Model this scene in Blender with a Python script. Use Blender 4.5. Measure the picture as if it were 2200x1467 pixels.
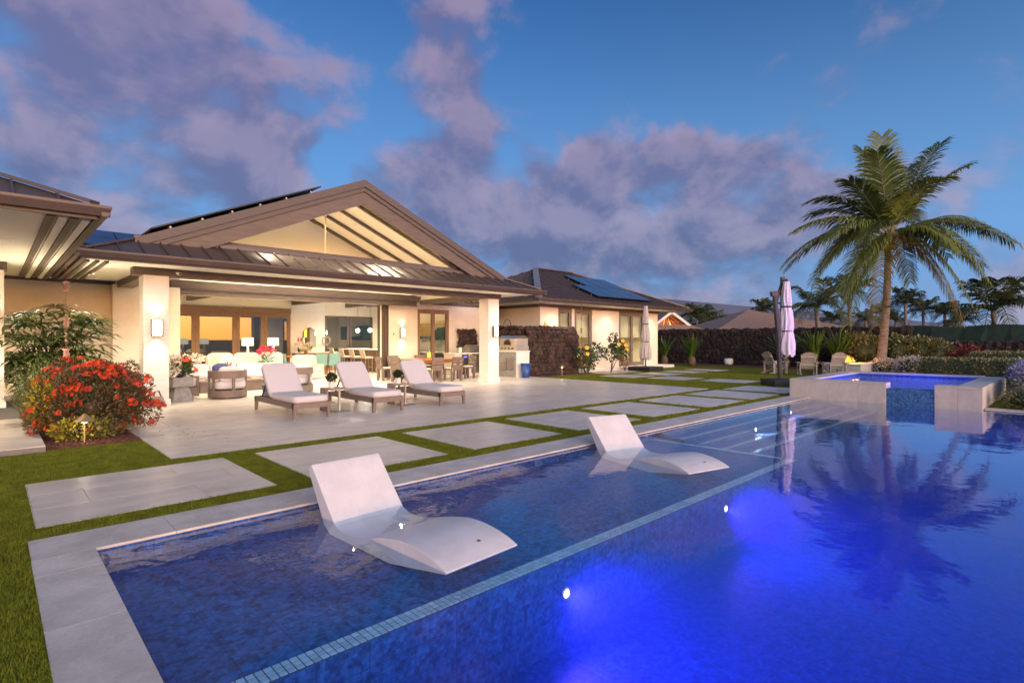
# Hawaiian style house with pool at dusk -- Blender 4.5, procedural only
import bpy, math, random
import numpy as np
from mathutils import Vector, Matrix
D = bpy.data
for o in list(D.objects): D.objects.remove(o, do_unlink=True)
scene = bpy.context.scene
C = scene.collection
PI = math.pi
R = math.radians

# ------------------------------------------------------------------ camera
cam = D.cameras.new('camera'); camo = D.objects.new('camera', cam); C.objects.link(camo)
camo.location = (0, 0, 1.5)
camo.rotation_euler = (R(90), 0, R(-43.73))
cam.sensor_width = 36.0
cam.lens = 36.0 * 1172 / 2200
cam.shift_y = -0.0016
cam.clip_start = 0.05
cam.clip_end = 60000
scene.camera = camo

# ------------------------------------------------------------------ colour management and sampling
vs = scene.view_settings
vs.view_transform = 'Standard'; vs.look = 'None'; vs.gamma = 1; vs.use_curve_mapping = False
vs.exposure = 0.2
cy = scene.cycles
cy.use_denoising = True
cy.max_bounces = 7; cy.diffuse_bounces = 3; cy.glossy_bounces = 4; cy.transmission_bounces = 4
cy.transparent_max_bounces = 16
cy.sample_clamp_indirect = 6.0
cy.volume_bounces = 1
cy.caustics_reflective = False; cy.caustics_refractive = False
try: cy.use_light_tree = True
except Exception: pass

# ------------------------------------------------------------------ world: dusk sky, sunset in -Y
SUN_EL = R(2.0); SUN_ROT = PI + R(14)
w = D.worlds.new('World'); scene.world = w; w.use_nodes = True
nt = w.node_tree; nt.nodes.clear()
def N(t, **k):
    n = nt.nodes.new(t)
    for a, b in k.items(): setattr(n, a, b)
    return n
def L(a, b): nt.links.new(a, b)
def setv(sock, v):
    if hasattr(v, 'is_output'): L(v, sock)
    else: sock.default_value = v
def MATH(op, a, b=None, c=None, clamp=False):
    n = N('ShaderNodeMath', operation=op); n.use_clamp = clamp
    setv(n.inputs[0], a)
    if b is not None: setv(n.inputs[1], b)
    if c is not None: setv(n.inputs[2], c)
    return n.outputs[0]
def VM(op, a, b=None, out=0):
    n = N('ShaderNodeVectorMath', operation=op); setv(n.inputs[0], a)
    if b is not None: setv(n.inputs[1], b)
    return n.outputs[out]
def MR(v, a, b, c=0.0, d=1.0, kind='SMOOTHSTEP'):
    n = N('ShaderNodeMapRange', interpolation_type=kind)
    for i, x in enumerate((v, a, b, c, d)): setv(n.inputs[i], x)
    return n.outputs[0]
def MIX(f, a, b, mode='MIX'):
    n = N('ShaderNodeMix', data_type='RGBA', blend_type=mode)
    setv(n.inputs[0], f); setv(n.inputs[6], a); setv(n.inputs[7], b)
    return n.outputs[2]
tc = N('ShaderNodeTexCoord'); dirv = VM('NORMALIZE', tc.outputs['Generated'])
sx = N('ShaderNodeSeparateXYZ'); L(dirv, sx.inputs[0]); dz = sx.outputs[2]
sky = N('ShaderNodeTexSky', sky_type='NISHITA')
sky.sun_disc = False; sky.sun_elevation = SUN_EL; sky.sun_rotation = SUN_ROT
sky.altitude = 50; sky.air_density = 1.0; sky.dust_density = 1.2; sky.ozone_density = 2.5
L(dirv, sky.inputs[0])
SKYGAIN = 1.0
def direction(px, py):      # compass direction of a place in the sky, seen from the terrace
    a = R(46.27); f = 1172.0
    u = (px - 1100) / f; v = (730 - py) / f
    d = Vector((math.cos(a) + u * math.sin(a), math.sin(a) - u * math.cos(a), v)); return d.normalized()
# cloud field: fbm on a slab above the place, banked in a few large masses
den = MATH('ADD', MATH('MAXIMUM', dz, 0.0), 0.16)
scl = N('ShaderNodeVectorMath', operation='SCALE'); L(dirv, scl.inputs[0]); L(MATH('DIVIDE', 1.0, den), scl.inputs['Scale'])
slab = scl.outputs[0]
def NOISE(vec, s, det=6, rough=0.55, lac=2.0, dist=0.0):
    n = N('ShaderNodeTexNoise'); L(vec, n.inputs['Vector'])
    n.inputs['Scale'].default_value = s; n.inputs['Detail'].default_value = det
    n.inputs['Roughness'].default_value = rough; n.inputs['Lacunarity'].default_value = lac
    n.inputs['Distortion'].default_value = dist
    return n.outputs[0]
warp = N('ShaderNodeTexNoise'); L(dirv, warp.inputs['Vector']); warp.inputs['Scale'].default_value = 3.2; warp.inputs['Detail'].default_value = 4
wv = N('ShaderNodeVectorMath', operation='SCALE'); L(VM('SUBTRACT', warp.outputs[1], (0.5, 0.5, 0.5)), wv.inputs[0]); wv.inputs['Scale'].default_value = 0.34
dirw = VM('NORMALIZE', VM('ADD', dirv, wv.outputs[0]))
def BILLOW(v): return NOISE(VM('MULTIPLY', v, (1.0, 1.0, 1.35)), 5.6, 8, 0.56, 2.05, 0.2)
billow = BILLOW(dirv)
slabn = NOISE(slab, 1.3, 3, 0.5)
blobs = None
for px, py, rad, amp in [(-100, 60, 17, .42), (60, 200, 13, .42), (200, 280, 12, .42), (380, 350, 11, .42), (520, 420, 9, .36), (100, 420, 16, .40), (330, 480, 12, .3),
                         (980, 70, 5, .20), (950, 180, 6, .25), (1040, 240, 5, .22), (520, 60, 7, .10), (640, 150, 7, .10),
                         (900, 380, 5, .34), (840, 450, 7, .3), (1010, 410, 5, .34), (1170, 340, 2.6, .3),
                         (1350, 360, 5, .34), (1480, 390, 6, .3), (1660, 410, 7, .40), (1740, 470, 6, .34), (1380, 470, 8, .36), (1540, 500, 9, .40), (1680, 540, 8, .38), (1240, 540, 8, .30), (1080, 520, 8, .28), (1480, 570, 9, .4),
                         (1880, 430, 5, .14), (1760, 210, 4, .12), (2220, 640, 5, .3), (2120, 660, 4, .2)]:
    amp = amp + (0.06 if py > 470 and 1000 < px < 1800 else 0.0)
    c = direction(px, py)
    dt = VM('DOT_PRODUCT', dirw, tuple(c), out=1)
    m = MR(dt, math.cos(R(rad * 1.2)), 1.0, 0.0, amp, 'LINEAR')
    blobs = m if blobs is None else MATH('MAXIMUM', blobs, m) if False else MATH('ADD', blobs, m)
blobs = MATH('MINIMUM', blobs, 0.42)
field = MATH('ADD', MATH('ADD', MATH('MULTIPLY', MATH('SUBTRACT', billow, 0.5), 1.5), MATH('MULTIPLY', MATH('SUBTRACT', slabn, 0.5), 0.35)), blobs)
cover = MATH('MULTIPLY', MR(field, 0.03, 0.42), 0.86)
# light and dark of the clouds: thin rims catch the afterglow, deep parts go slate
off = VM('ADD', dirv, (0.012, -0.02, 0.035))
billow2 = BILLOW(off)
relief = MR(MATH('SUBTRACT', billow, billow2), -0.115, 0.135)
deep = MR(field, 0.18, 0.62)
lowness = MR(dz, 0.04, 0.42)
lit = MATH('MULTIPLY', relief, MATH('SUBTRACT', 1.0, MATH('MULTIPLY', deep, 0.45)))
shade_col = MIX(lowness, (0.098, 0.120, 0.235, 1), (0.140, 0.140, 0.280, 1))
light_col = MIX(lowness, (0.390, 0.355, 0.480, 1), (0.350, 0.268, 0.385, 1))
cloud = MIX(lit, shade_col, light_col)
# afterglow in the west (where the sun has set behind the camera)
swd = Vector((math.sin(SUN_ROT), math.cos(SUN_ROT), 0.0)).normalized()
west = VM('DOT_PRODUCT', dirv, tuple(swd), out=1)
wmask = MR(west, -0.35, 0.9)
skyc = MIX(1.0, sky.outputs[0], MIX(wmask, (0.122, 0.222, 0.355, 1), (0.8, 0.7, 0.65, 1)), 'MULTIPLY')
HZ = MATH('MULTIPLY', MR(dz, 0.0, 0.62, 1.0, 0.0), MATH('SUBTRACT', 1.0, wmask))
clear = MIX(HZ, skyc, MIX(MR(dz, 0.0, 0.16), (0.19, 0.31, 0.53, 1), (0.165, 0.36, 0.70, 1)))
mixed = MIX(cover, clear, cloud)
adz = MATH('ABSOLUTE', dz)
g1 = MATH('MULTIPLY', MR(west, -0.1, 1.0), MATH('MULTIPLY', MR(adz, 0.0, 0.75, 1.0, 0.0), MR(adz, 0.0, 0.22)))
g2 = MATH('MULTIPLY', MR(west, 0.35, 1.0), MR(adz, 0.0, 0.28, 1.0, 0.0))
mixed = MIX(1.0, mixed, MIX(g1, (0, 0, 0, 1), (4.0, 3.75, 4.1, 1)), 'ADD')
mixed = MIX(1.0, mixed, MIX(g2, (0, 0, 0, 1), (5.5, 2.1, 0.25, 1)), 'ADD')
bg = N('ShaderNodeBackground'); L(mixed, bg.inputs[0]); bg.inputs[1].default_value = SKYGAIN
wo = N('ShaderNodeOutputWorld'); L(bg.outputs[0], wo.inputs[0])

# ------------------------------------------------------------------ the last of the sun: soft, low, from -Y
sun = D.lights.new('sun', 'SUN'); suno = D.objects.new('sun', sun); C.objects.link(suno)
sun.energy = 0.5; sun.angle = R(25); sun.color = (1.0, 0.80, 0.60)
el = R(9)
sd = Vector((math.sin(SUN_ROT) * math.cos(el), math.cos(SUN_ROT) * math.cos(el), math.sin(el)))
suno.rotation_euler = sd.to_track_quat('Z', 'Y').to_euler()
suno.location = sd * 60

# ================================================================== helpers
rng = random.Random(7)
class MB:
    def __init__(s): s.v = []; s.f = []
    def add(s, vs_, fs_):
        o = len(s.v); s.v += [tuple(v) for v in vs_]; s.f += [tuple(i + o for i in f) for f in fs_]; return s
    def hexa(s, b, t):
        return s.add(list(b) + list(t), [(3, 2, 1, 0), (4, 5, 6, 7), (0, 1, 5, 4), (1, 2, 6, 5), (2, 3, 7, 6), (3, 0, 4, 7)])
    def box(s, x0, x1, y0, y1, z0, z1):
        return s.hexa([(x0, y0, z0), (x1, y0, z0), (x1, y1, z0), (x0, y1, z0)], [(x0, y0, z1), (x1, y0, z1), (x1, y1, z1), (x0, y1, z1)])
    def obox(s, c, size, M):
        a, b, d = size[0] / 2, size[1] / 2, size[2] / 2; c = Vector(c)
        p = [c + M @ Vector(q) for q in ((-a, -b, -d), (a, -b, -d), (a, b, -d), (-a, b, -d), (-a, -b, d), (a, -b, d), (a, b, d), (-a, b, d))]
        return s.hexa(p[:4], p[4:])
    def bar(s, p0, p1, wdt, hgt, up=(0, 0, 1)):
        p0 = Vector(p0); p1 = Vector(p1); d = (p1 - p0); ln = d.length; d.normalize()
        u = Vector(up); sd_ = d.cross(u)
        if sd_.length < 1e-4: sd_ = d.cross(Vector((1, 0, 0)))
        sd_.normalize(); u = sd_.cross(d)
        a, b = sd_ * wdt / 2, u * hgt / 2
        return s.hexa([p0 - a - b, p0 + a - b, p1 + a - b, p1 - a - b], [p0 - a + b, p0 + a + b, p1 + a + b, p1 - a + b])
    def tube(s, pts, rs, n=8, cap=True):
        pts = [Vector(p) for p in pts]
        if not isinstance(rs, (list, tuple)): rs = [rs] * len(pts)
        rings = []; ref = Vector((0, 0, 1))
        for i, p in enumerate(pts):
            d = (pts[min(i + 1, len(pts) - 1)] - pts[max(i - 1, 0)]).normalized()
            a = d.cross(ref)
            if a.length < 0.05: a = d.cross(Vector((1, 0, 0)))
            a.normalize(); b = d.cross(a)
            rings.append([p + (a * math.cos(2 * PI * k / n) + b * math.sin(2 * PI * k / n)) * rs[i] for k in range(n)])
        vs_ = [v for r in rings for v in r]; fs_ = []
        for i in range(len(rings) - 1):
            for k in range(n): fs_.append((i * n + k, i * n + (k + 1) % n, (i + 1) * n + (k + 1) % n, (i + 1) * n + k))
        if cap: fs_ += [tuple(range(n))[::-1], tuple(range((len(rings) - 1) * n, len(rings) * n))]
        return s.add(vs_, fs_)
    def cyl(s, p0, p1, r0, r1=None, n=14): return s.tube([p0, p1], [r0, r0 if r1 is None else r1], n)
    def lathe(s, prof, c=(0, 0, 0), n=20, cap=True):
        vs_ = []; fs_ = []
        for r_, z_ in prof:
            for k in range(n): vs_.append((c[0] + r_ * math.cos(2 * PI * k / n), c[1] + r_ * math.sin(2 * PI * k / n), c[2] + z_))
        for i in range(len(prof) - 1):
            for k in range(n): fs_.append((i * n + k, i * n + (k + 1) % n, (i + 1) * n + (k + 1) % n, (i + 1) * n + k))
        if cap: fs_ += [tuple(range(n))[::-1], tuple(range((len(prof) - 1) * n, len(prof) * n))]
        return s.add(vs_, fs_)
    def prism(s, poly, axis, a, b):     # polygon in the two other axes, extruded from a to b
        def P(q, t): return {'x': (t, q[0], q[1]), 'y': (q[0], t, q[1]), 'z': (q[0], q[1], t)}[axis]
        n = len(poly); vs_ = [P(q, a) for q in poly] + [P(q, b) for q in poly]
        fs_ = [tuple(range(n))[::-1], tuple(range(n, 2 * n))] + [(k, (k + 1) % n, n + (k + 1) % n, n + k) for k in range(n)]
        return s.add(vs_, fs_)
    def quad(s, a, b, c, d): return s.add([a, b, c, d], [(0, 1, 2, 3)])
    def slab(s, pts, th):               # thick sheet under a planar polygon
        pts = [Vector(p) for p in pts]; nrm = (pts[1] - pts[0]).cross(pts[2] - pts[0]).normalized()
        n = len(pts); lo = [p - nrm * th for p in pts]
        return s.add(list(pts) + lo, [tuple(range(n)), tuple(range(n, 2 * n))[::-1]] + [(k, n + k, n + (k + 1) % n, (k + 1) % n) for k in range(n)])
    def ball(s, c, r, nu=10, nv=7, sq=(1, 1, 1)):
        prof = [(max(1e-3, math.sin(PI * i / nv)) * r, -math.cos(PI * i / nv) * r) for i in range(nv + 1)]
        o = len(s.v); s.lathe(prof, (0, 0, 0), nu)
        for i in range(o, len(s.v)):
            x, y, z = s.v[i]; s.v[i] = (c[0] + x * sq[0], c[1] + y * sq[1], c[2] + z * sq[2])
        return s
    def pillow(s, c, size, M, n=8, p=3.2):      # cushion: superellipsoid block
        o = len(s.v); c = Vector(c)
        prof = []
        nu, nv = n * 3, n
        for j in range(nv + 1):
            ph = -PI / 2 + PI * j / nv
            for i in range(nu):
                th = 2 * PI * i / nu
                f = lambda t: math.copysign(abs(t) ** (2 / p), t)
                v = Vector((f(math.cos(ph)) * f(math.cos(th)) * size[0] / 2, f(math.cos(ph)) * f(math.sin(th)) * size[1] / 2, f(math.sin(ph)) * size[2] / 2))
                prof.append(c + M @ v)
        fs_ = []
        for j in range(nv):
            for i in range(nu): fs_.append((j * nu + i, j * nu + (i + 1) % nu, (j + 1) * nu + (i + 1) % nu, (j + 1) * nu + i))
        return s.add(prof, fs_)
    def mesh(s, name, smooth=False):
        m = D.meshes.new(name); m.from_pydata(s.v, [], s.f); m.validate()
        if smooth: m.polygons.foreach_set('use_smooth', [True] * len(m.polygons))
        m.update(); return m
I3 = Matrix.Identity(3)
def RX(a): return Matrix.Rotation(a, 3, 'X')
def RY(a): return Matrix.Rotation(a, 3, 'Y')
def RZ(a): return Matrix.Rotation(a, 3, 'Z')
def obj(name, mb, m, parent=None, loc=(0, 0, 0), rot=(0, 0, 0), smooth=False, bevel=0, seg=2, auto=0):
    me = mb if isinstance(mb, bpy.types.Mesh) else mb.mesh(name, smooth)
    if m is not None and len(me.materials) == 0: me.materials.append(M_[m] if isinstance(m, str) else m)
    if auto:
        me.polygons.foreach_set('use_smooth', [True] * len(me.polygons)); me.set_sharp_from_angle(angle=R(auto))
    o = D.objects.new(name, me); C.objects.link(o); o.location = loc; o.rotation_euler = rot
    if parent is not None: o.parent = parent
    if bevel:
        b = o.modifiers.new('bevel', 'BEVEL'); b.width = bevel; b.segments = seg; b.limit_method = 'ANGLE'
        b.harden_normals = False
    return o
def thing(name, label, cat, loc=(0, 0, 0), rz=0, group=None):
    o = D.objects.new(name, None); C.objects.link(o); o.empty_display_size = 0.1
    o.location = loc; o.rotation_euler = (0, 0, rz); o['label'] = label; o['category'] = cat
    if group: o['group'] = group
    return o
def tag(o, label, cat, group=None):
    o['label'] = label; o['category'] = cat
    if group: o['group'] = group
    return o
def struct(name, mb, m, **k):
    o = obj(name, mb, m, **k); o['kind'] = 'structure'; return o
def stuff(o): o['kind'] = 'stuff'; return o
def tree_copy(root, loc=None, rz=None, label=None, parent=None):
    r = root.copy(); C.objects.link(r)
    if parent is not None: r.parent = parent
    if loc is not None: r.location = loc
    if rz is not None: r.rotation_euler = (0, 0, rz)
    if label: r['label'] = label
    for ch in list(root.children): tree_copy(ch, parent=r)
    return r
def lamp(kind, parent, loc, power, col, rot=(0, 0, 0), size=0.05, spot=None, blend=0.6, size_y=None):
    l = D.lights.new('light', kind); o = D.objects.new('light', l); C.objects.link(o)
    l.energy = power; l.color = col; o.location = loc; o.rotation_euler = rot; o.parent = parent
    if kind == 'AREA':
        l.size = size
        l.shape = 'DISK'
    else: l.shadow_soft_size = size
    if kind == 'SPOT': l.spot_size = spot; l.spot_blend = blend
    return o
def np_mesh(name, V, F):        # V (n,3) F (m,k) arrays, uniform face size
    V = np.asarray(V, np.float32); F = np.asarray(F, np.int32); k = F.shape[1]
    m = D.meshes.new(name); m.vertices.add(len(V)); m.vertices.foreach_set('co', V.ravel())
    m.loops.add(F.size); m.loops.foreach_set('vertex_index', F.ravel())
    m.polygons.add(len(F)); m.polygons.foreach_set('loop_start', np.arange(0, F.size, k, dtype=np.int32))
    try: m.polygons.foreach_set('loop_total', np.full(len(F), k, dtype=np.int32))
    except Exception: pass
    m.update(calc_edges=True); m.validate(); return m

# ================================================================== materials
M_ = {}
def mat(name, col, rough=0.6, metal=0.0, var=0.10, scale=6.0, bump=0.0, bscale=60.0, rnd=0.0, island=0.0, spec=0.5,
        emit=None, es=0.0, col2=None, stretch=None, coat=0.0, sub=0.0, fine=0.0, vein=0.0):
    global nt
    m = D.materials.new(name); m.use_nodes = True; nt = m.node_tree; nt.nodes.clear()
    out = N('ShaderNodeOutputMaterial'); p = N('ShaderNodeBsdfPrincipled'); L(p.outputs[0], out.inputs[0])
    p.inputs['Roughness'].default_value = rough; p.inputs['Metallic'].default_value = metal
    p.inputs['Specular IOR Level'].default_value = spec
    tcn = N('ShaderNodeTexCoord'); vec = tcn.outputs['Object']
    if stretch:
        mp = N('ShaderNodeMapping'); mp.inputs['Scale'].default_value = stretch; L(vec, mp.inputs[0]); vec = mp.outputs[0]
    c = (*col, 1)
    lo = tuple(x * (1 - var) for x in col) + (1,); hi = tuple(min(1, x * (1 + var)) for x in col) + (1,)
    if col2: hi = (*col2, 1)
    if rnd:
        oi = N('ShaderNodeObjectInfo')
        sc_ = N('ShaderNodeVectorMath', operation='SCALE'); sc_.inputs[0].default_value = (37.0, 11.0, 23.0); L(oi.outputs['Random'], sc_.inputs['Scale'])
        vec = VM('ADD', vec, sc_.outputs[0])
    f = NOISE(vec, scale, 5, 0.6)
    f = MR(f, 0.32, 0.68)
    base_ = MIX(f, lo, hi)
    if fine:
        g_ = MR(NOISE(vec, scale * 14, 4, 0.7), 0.3, 0.7)
        base_ = MIX(1.0, base_, MIX(g_, (1 - fine,) * 3 + (1,), (1 + fine,) * 3 + (1,)), 'MULTIPLY')
    if vein:
        v_ = MR(MATH('ABSOLUTE', MATH('SUBTRACT', NOISE(vec, scale * 0.9, 6, 0.65, 2.0, 1.6), 0.5)), 0.0, 0.022, 1.0, 0.0)
        v_ = MATH('MULTIPLY', v_, MR(NOISE(vec, scale * 0.7, 2), 0.45, 0.65))
        base_ = MIX(MATH('MULTIPLY', v_, vein), base_, tuple(min(1, x * 1.5) for x in col) + (1,))
    if rnd:
        base_ = MIX(1.0, base_, MIX(oi.outputs['Random'], (1 - rnd,) * 3 + (1,), (1 + rnd,) * 3 + (1,)), 'MULTIPLY')
    if island:
        g = N('ShaderNodeNewGeometry')
        base_ = MIX(1.0, base_, MIX(g.outputs['Random Per Island'], (1 - island,) * 3 + (1,), (1 + island, 1 + island, 1 + island * 0.6, 1)), 'MULTIPLY')
    L(base_, p.inputs['Base Color'])
    if bump:
        b = N('ShaderNodeBump'); b.inputs['Strength'].default_value = bump; b.inputs['Distance'].default_value = 0.02
        L(NOISE(vec, bscale, 4, 0.6), b.inputs['Height']); L(b.outputs[0], p.inputs['Normal'])
    if emit: p.inputs['Emission Color'].default_value = (*emit, 1); p.inputs['Emission Strength'].default_value = es
    if coat: p.inputs['Coat Weight'].default_value = coat
    if sub:
        tr = N('ShaderNodeBsdfTranslucent'); L(base_, tr.inputs[0])
        mx = N('ShaderNodeMixShader'); mx.inputs[0].default_value = sub; L(p.outputs[0], mx.inputs[1]); L(tr.outputs[0], mx.inputs[2]); L(mx.outputs[0], out.inputs[0])
    M_[name] = m
    return p
def noden(m): 
    global nt
    nt = m.node_tree
def SCHLICK(f0, normal=None):      # reflectance that is the same from both sides of a thin sheet
    g = N('ShaderNodeNewGeometry')
    c = MATH('ABSOLUTE', VM('DOT_PRODUCT', normal if normal is not None else g.outputs['Normal'], g.outputs['Incoming'], out=1))
    p = MATH('POWER', MATH('SUBTRACT', 1.0, c, clamp=True), 5.0)
    return MATH('ADD', f0, MATH('MULTIPLY', p, 1.0 - f0), clamp=True)
def glass(name, tint=(0.75, 0.8, 0.78), refl=0.10, rough=0.0, fres=1.5):
    global nt
    m = D.materials.new(name); m.use_nodes = True; nt = m.node_tree; nt.nodes.clear()
    out = N('ShaderNodeOutputMaterial')
    t = N('ShaderNodeBsdfTransparent'); t.inputs[0].default_value = (*tint, 1)
    g = N('ShaderNodeBsdfGlossy'); g.inputs['Roughness'].default_value = rough; g.inputs[0].default_value = (0.95, 0.97, 0.96, 1)
    mx = N('ShaderNodeMixShader'); L(SCHLICK(refl), mx.inputs[0]); L(t.outputs[0], mx.inputs[1]); L(g.outputs[0], mx.inputs[2])
    L(mx.outputs[0], out.inputs[0]); M_[name] = m
def water(name, tint, rip, scale=3.0, stretch=(1, 1, 1)):
    global nt
    m = D.materials.new(name); m.use_nodes = True; nt = m.node_tree; nt.nodes.clear()
    out = N('ShaderNodeOutputMaterial')
    tcn = N('ShaderNodeTexCoord'); mp = N('ShaderNodeMapping'); L(tcn.outputs['Object'], mp.inputs[0]); mp.inputs['Scale'].default_value = stretch
    mp.inputs['Rotation'].default_value = (0, 0, R(40))
    n1 = NOISE(mp.outputs[0], scale, 3, 0.5, 2.0, 0.4); n2 = NOISE(mp.outputs[0], scale * 5.0, 2, 0.5)
    h = MATH('ADD', n1, MATH('MULTIPLY', n2, 0.16))
    b = N('ShaderNodeBump'); b.inputs['Strength'].default_value = rip; b.inputs['Distance'].default_value = 0.02; L(h, b.inputs['Height'])
    t = N('ShaderNodeBsdfTransparent'); t.inputs[0].default_value = (*tint, 1)
    g = N('ShaderNodeBsdfGlossy'); g.inputs['Roughness'].default_value = 0.015; g.inputs[0].default_value = (1, 1, 1, 1); L(b.outputs[0], g.inputs['Normal'])
    mx = N('ShaderNodeMixShader'); L(SCHLICK(0.02, b.outputs[0]), mx.inputs[0]); L(t.outputs[0], mx.inputs[1]); L(g.outputs[0], mx.inputs[2])
    L(mx.outputs[0], out.inputs[0]); M_[name] = m
def mosaic(name, plane, cols, cell=0.026, sheet=0.30, rough=0.55, seam=0.6):
    # glass mosaic: small chips with their own tone, laid in sheets whose seams show
    global nt
    m = D.materials.new(name); m.use_nodes = True; nt = m.node_tree; nt.nodes.clear()
    out = N('ShaderNodeOutputMaterial'); p = N('ShaderNodeBsdfPrincipled'); L(p.outputs[0], out.inputs[0])
    p.inputs['Roughness'].default_value = rough
    tcn = N('ShaderNodeTexCoord'); s3 = N('ShaderNodeSeparateXYZ'); L(tcn.outputs['Object'], s3.inputs[0])
    a, b_ = {'XY': (0, 1), 'XZ': (0, 2), 'YZ': (1, 2)}[plane]
    cb = N('ShaderNodeCombineXYZ'); L(s3.outputs[a], cb.inputs[0]); L(s3.outputs[b_], cb.inputs[1])
    u = cb.outputs[0]
    sc_ = N('ShaderNodeVectorMath', operation='SCALE'); L(u, sc_.inputs[0]); sc_.inputs['Scale'].default_value = 1 / cell
    wn = N('ShaderNodeTexWhiteNoise', noise_dimensions='2D'); L(VM('FLOOR', sc_.outputs[0]), wn.inputs['Vector'])
    blot = NOISE(u, 14.0, 4, 0.65, 2.0, 0.8)
    f = MATH('ADD', MATH('MULTIPLY', wn.outputs[0], 0.45), MATH('MULTIPLY', MR(blot, 0.3, 0.7), 0.55))
    cr = N('ShaderNodeValToRGB'); L(f, cr.inputs[0]); cr.color_ramp.elements[0].position = 0.15; cr.color_ramp.elements[1].position = 0.85
    cr.color_ramp.elements[0].color = (*cols[0], 1); cr.color_ramp.elements[1].color = (*cols[1], 1)
    def grid(step, wd):
        s4 = N('ShaderNodeVectorMath', operation='SCALE'); L(u, s4.inputs[0]); s4.inputs['Scale'].default_value = 1 / step
        s5 = N('ShaderNodeSeparateXYZ'); L(VM('FRACTION', s4.outputs[0]), s5.inputs[0])
        return MATH('MAXIMUM', MATH('LESS_THAN', s5.outputs[0], wd / step), MATH('LESS_THAN', s5.outputs[1], wd / step))
    g1 = grid(sheet, 0.007); g2 = grid(cell, 0.0028)
    c1 = MIX(MATH('MULTIPLY', g1, seam), cr.outputs[0], (0.006, 0.012, 0.035, 1))
    c1 = MIX(MATH('MULTIPLY', g2, 0.35), c1, (0.02, 0.03, 0.06, 1))
    L(c1, p.inputs['Base Color']); M_[name] = m

# surfaces
mat('stucco', (0.72, 0.65, 0.54), 0.85, var=0.05, scale=2.0, bump=0.25, bscale=120, fine=0.04)
mat('column_stone', (0.77, 0.72, 0.65), 0.75, var=0.05, scale=3.0, bump=0.9, bscale=14, stretch=(0.6, 0.6, 9.0), fine=0.04)
mat('trim_white', (0.74, 0.70, 0.64), 0.6, var=0.03)
mat('soffit', (0.80, 0.74, 0.61), 0.8, var=0.03, scale=1.5)
mat('ceiling', (0.82, 0.76, 0.61), 0.8, var=0.02, scale=1.0)
mat('bronze', (0.078, 0.055, 0.042), 0.5, var=0.14, scale=5, stretch=(1, 1, 7), bump=0.06, bscale=40)
mat('wood_trim', (0.112, 0.078, 0.056), 0.55, var=0.2, scale=5, stretch=(0.6, 6, 6), bump=0.08, bscale=30)
mat('door_wood', (0.20, 0.115, 0.065), 0.5, var=0.2, scale=5, stretch=(6, 6, 0.7))
mat('roof_metal', (0.098, 0.076, 0.068), 0.42, metal=0.35, var=0.07, scale=1.2, rnd=0.03)
mat('gutter', (0.080, 0.056, 0.045), 0.45, metal=0.2, var=0.08, scale=2)
mat('tile', (0.60, 0.535, 0.470), 0.36, var=0.12, scale=2.2, stretch=(0.8, 1.9, 1), rnd=0.07, bump=0.05, bscale=30, fine=0.05)
mat('tile_bed', (0.16, 0.15, 0.14), 0.9)
mat('coping', (0.54, 0.485, 0.440), 0.55, var=0.15, scale=3.0, rnd=0.05, bump=0.16, bscale=26, fine=0.07, vein=0.30)
mat('coping_edge', (0.46, 0.34, 0.28), 0.6)
mat('spa_stone', (0.47, 0.43, 0.40), 0.55, var=0.09, scale=3.5, rnd=0.04, bump=0.18, bscale=11, stretch=(1, 1.6, 1), fine=0.06, vein=0.25)
mat('turf', (0.115, 0.132, 0.011), 0.95, var=0.25, scale=14, bump=0.5, bscale=220, spec=0.1)
mat('turf_blade', (0.140, 0.158, 0.013), 0.75, var=0.25, scale=6, island=0.35, spec=0.2)
mat('terrain', (0.06, 0.06, 0.03), 0.95, var=0.3, scale=0.05)
mat('mulch', (0.10, 0.035, 0.02), 0.95, var=0.5, scale=30, bump=0.9, bscale=60, island=0.3)
mosaic('mosaic_floor', 'XY', ((0.004, 0.020, 0.095), (0.026, 0.13, 0.45)))
mosaic('mosaic_xz', 'XZ', ((0.004, 0.020, 0.095), (0.026, 0.13, 0.45)))
mosaic('mosaic_yz', 'YZ', ((0.004, 0.020, 0.095), (0.026, 0.13, 0.45)))
mosaic('mosaic_shelf', 'XY', ((0.003, 0.028, 0.125), (0.022, 0.15, 0.50)))
mosaic('mosaic_spill', 'YZ', ((0.008, 0.035, 0.13), (0.06, 0.20, 0.50)))
mat('step_tile', (0.30, 0.45, 0.55), 0.2, var=0.05, scale=3, island=0.15)
mat('stripe_tile', (0.40, 0.58, 0.70), 0.2, var=0.05, scale=3, rnd=0.15, island=0.15)
mat('stripe_grout', (0.035, 0.06, 0.09), 0.8)
water('pool_water', (0.86, 0.94, 1.0), 0.15, 2.2, (1, 1, 1))
water('spa_water', (0.9, 0.95, 1.0), 1.0, 6.0)
glass('glass', (0.85, 0.88, 0.85), 0.06)
glass('glass_west', (0.6, 0.62, 0.6), 0.12)
glass('glass_coated', (0.55, 0.6, 0.55), 0.32)
glass('glass_clear', (0.93, 0.95, 0.94), 0.02)
mat('white_resin', (0.58, 0.57, 0.60), 0.38, var=0.06, scale=5, spec=0.4, fine=0.03)
mat('cushion', (0.52, 0.50, 0.52), 0.95, var=0.05, scale=60, bump=0.12, bscale=500, spec=0.2)
mat('cushion_cream', (0.70, 0.62, 0.50), 0.95, var=0.05, scale=40, bump=0.1, bscale=400, spec=0.2)
mat('taupe_frame', (0.165, 0.125, 0.105), 0.55, var=0.12, scale=8, stretch=(1, 6, 1))
mat('taupe_light', (0.27, 0.21, 0.175), 0.5, var=0.12, scale=8)
mat('navy', (0.055, 0.065, 0.17), 0.9, var=0.1, scale=60)
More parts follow.
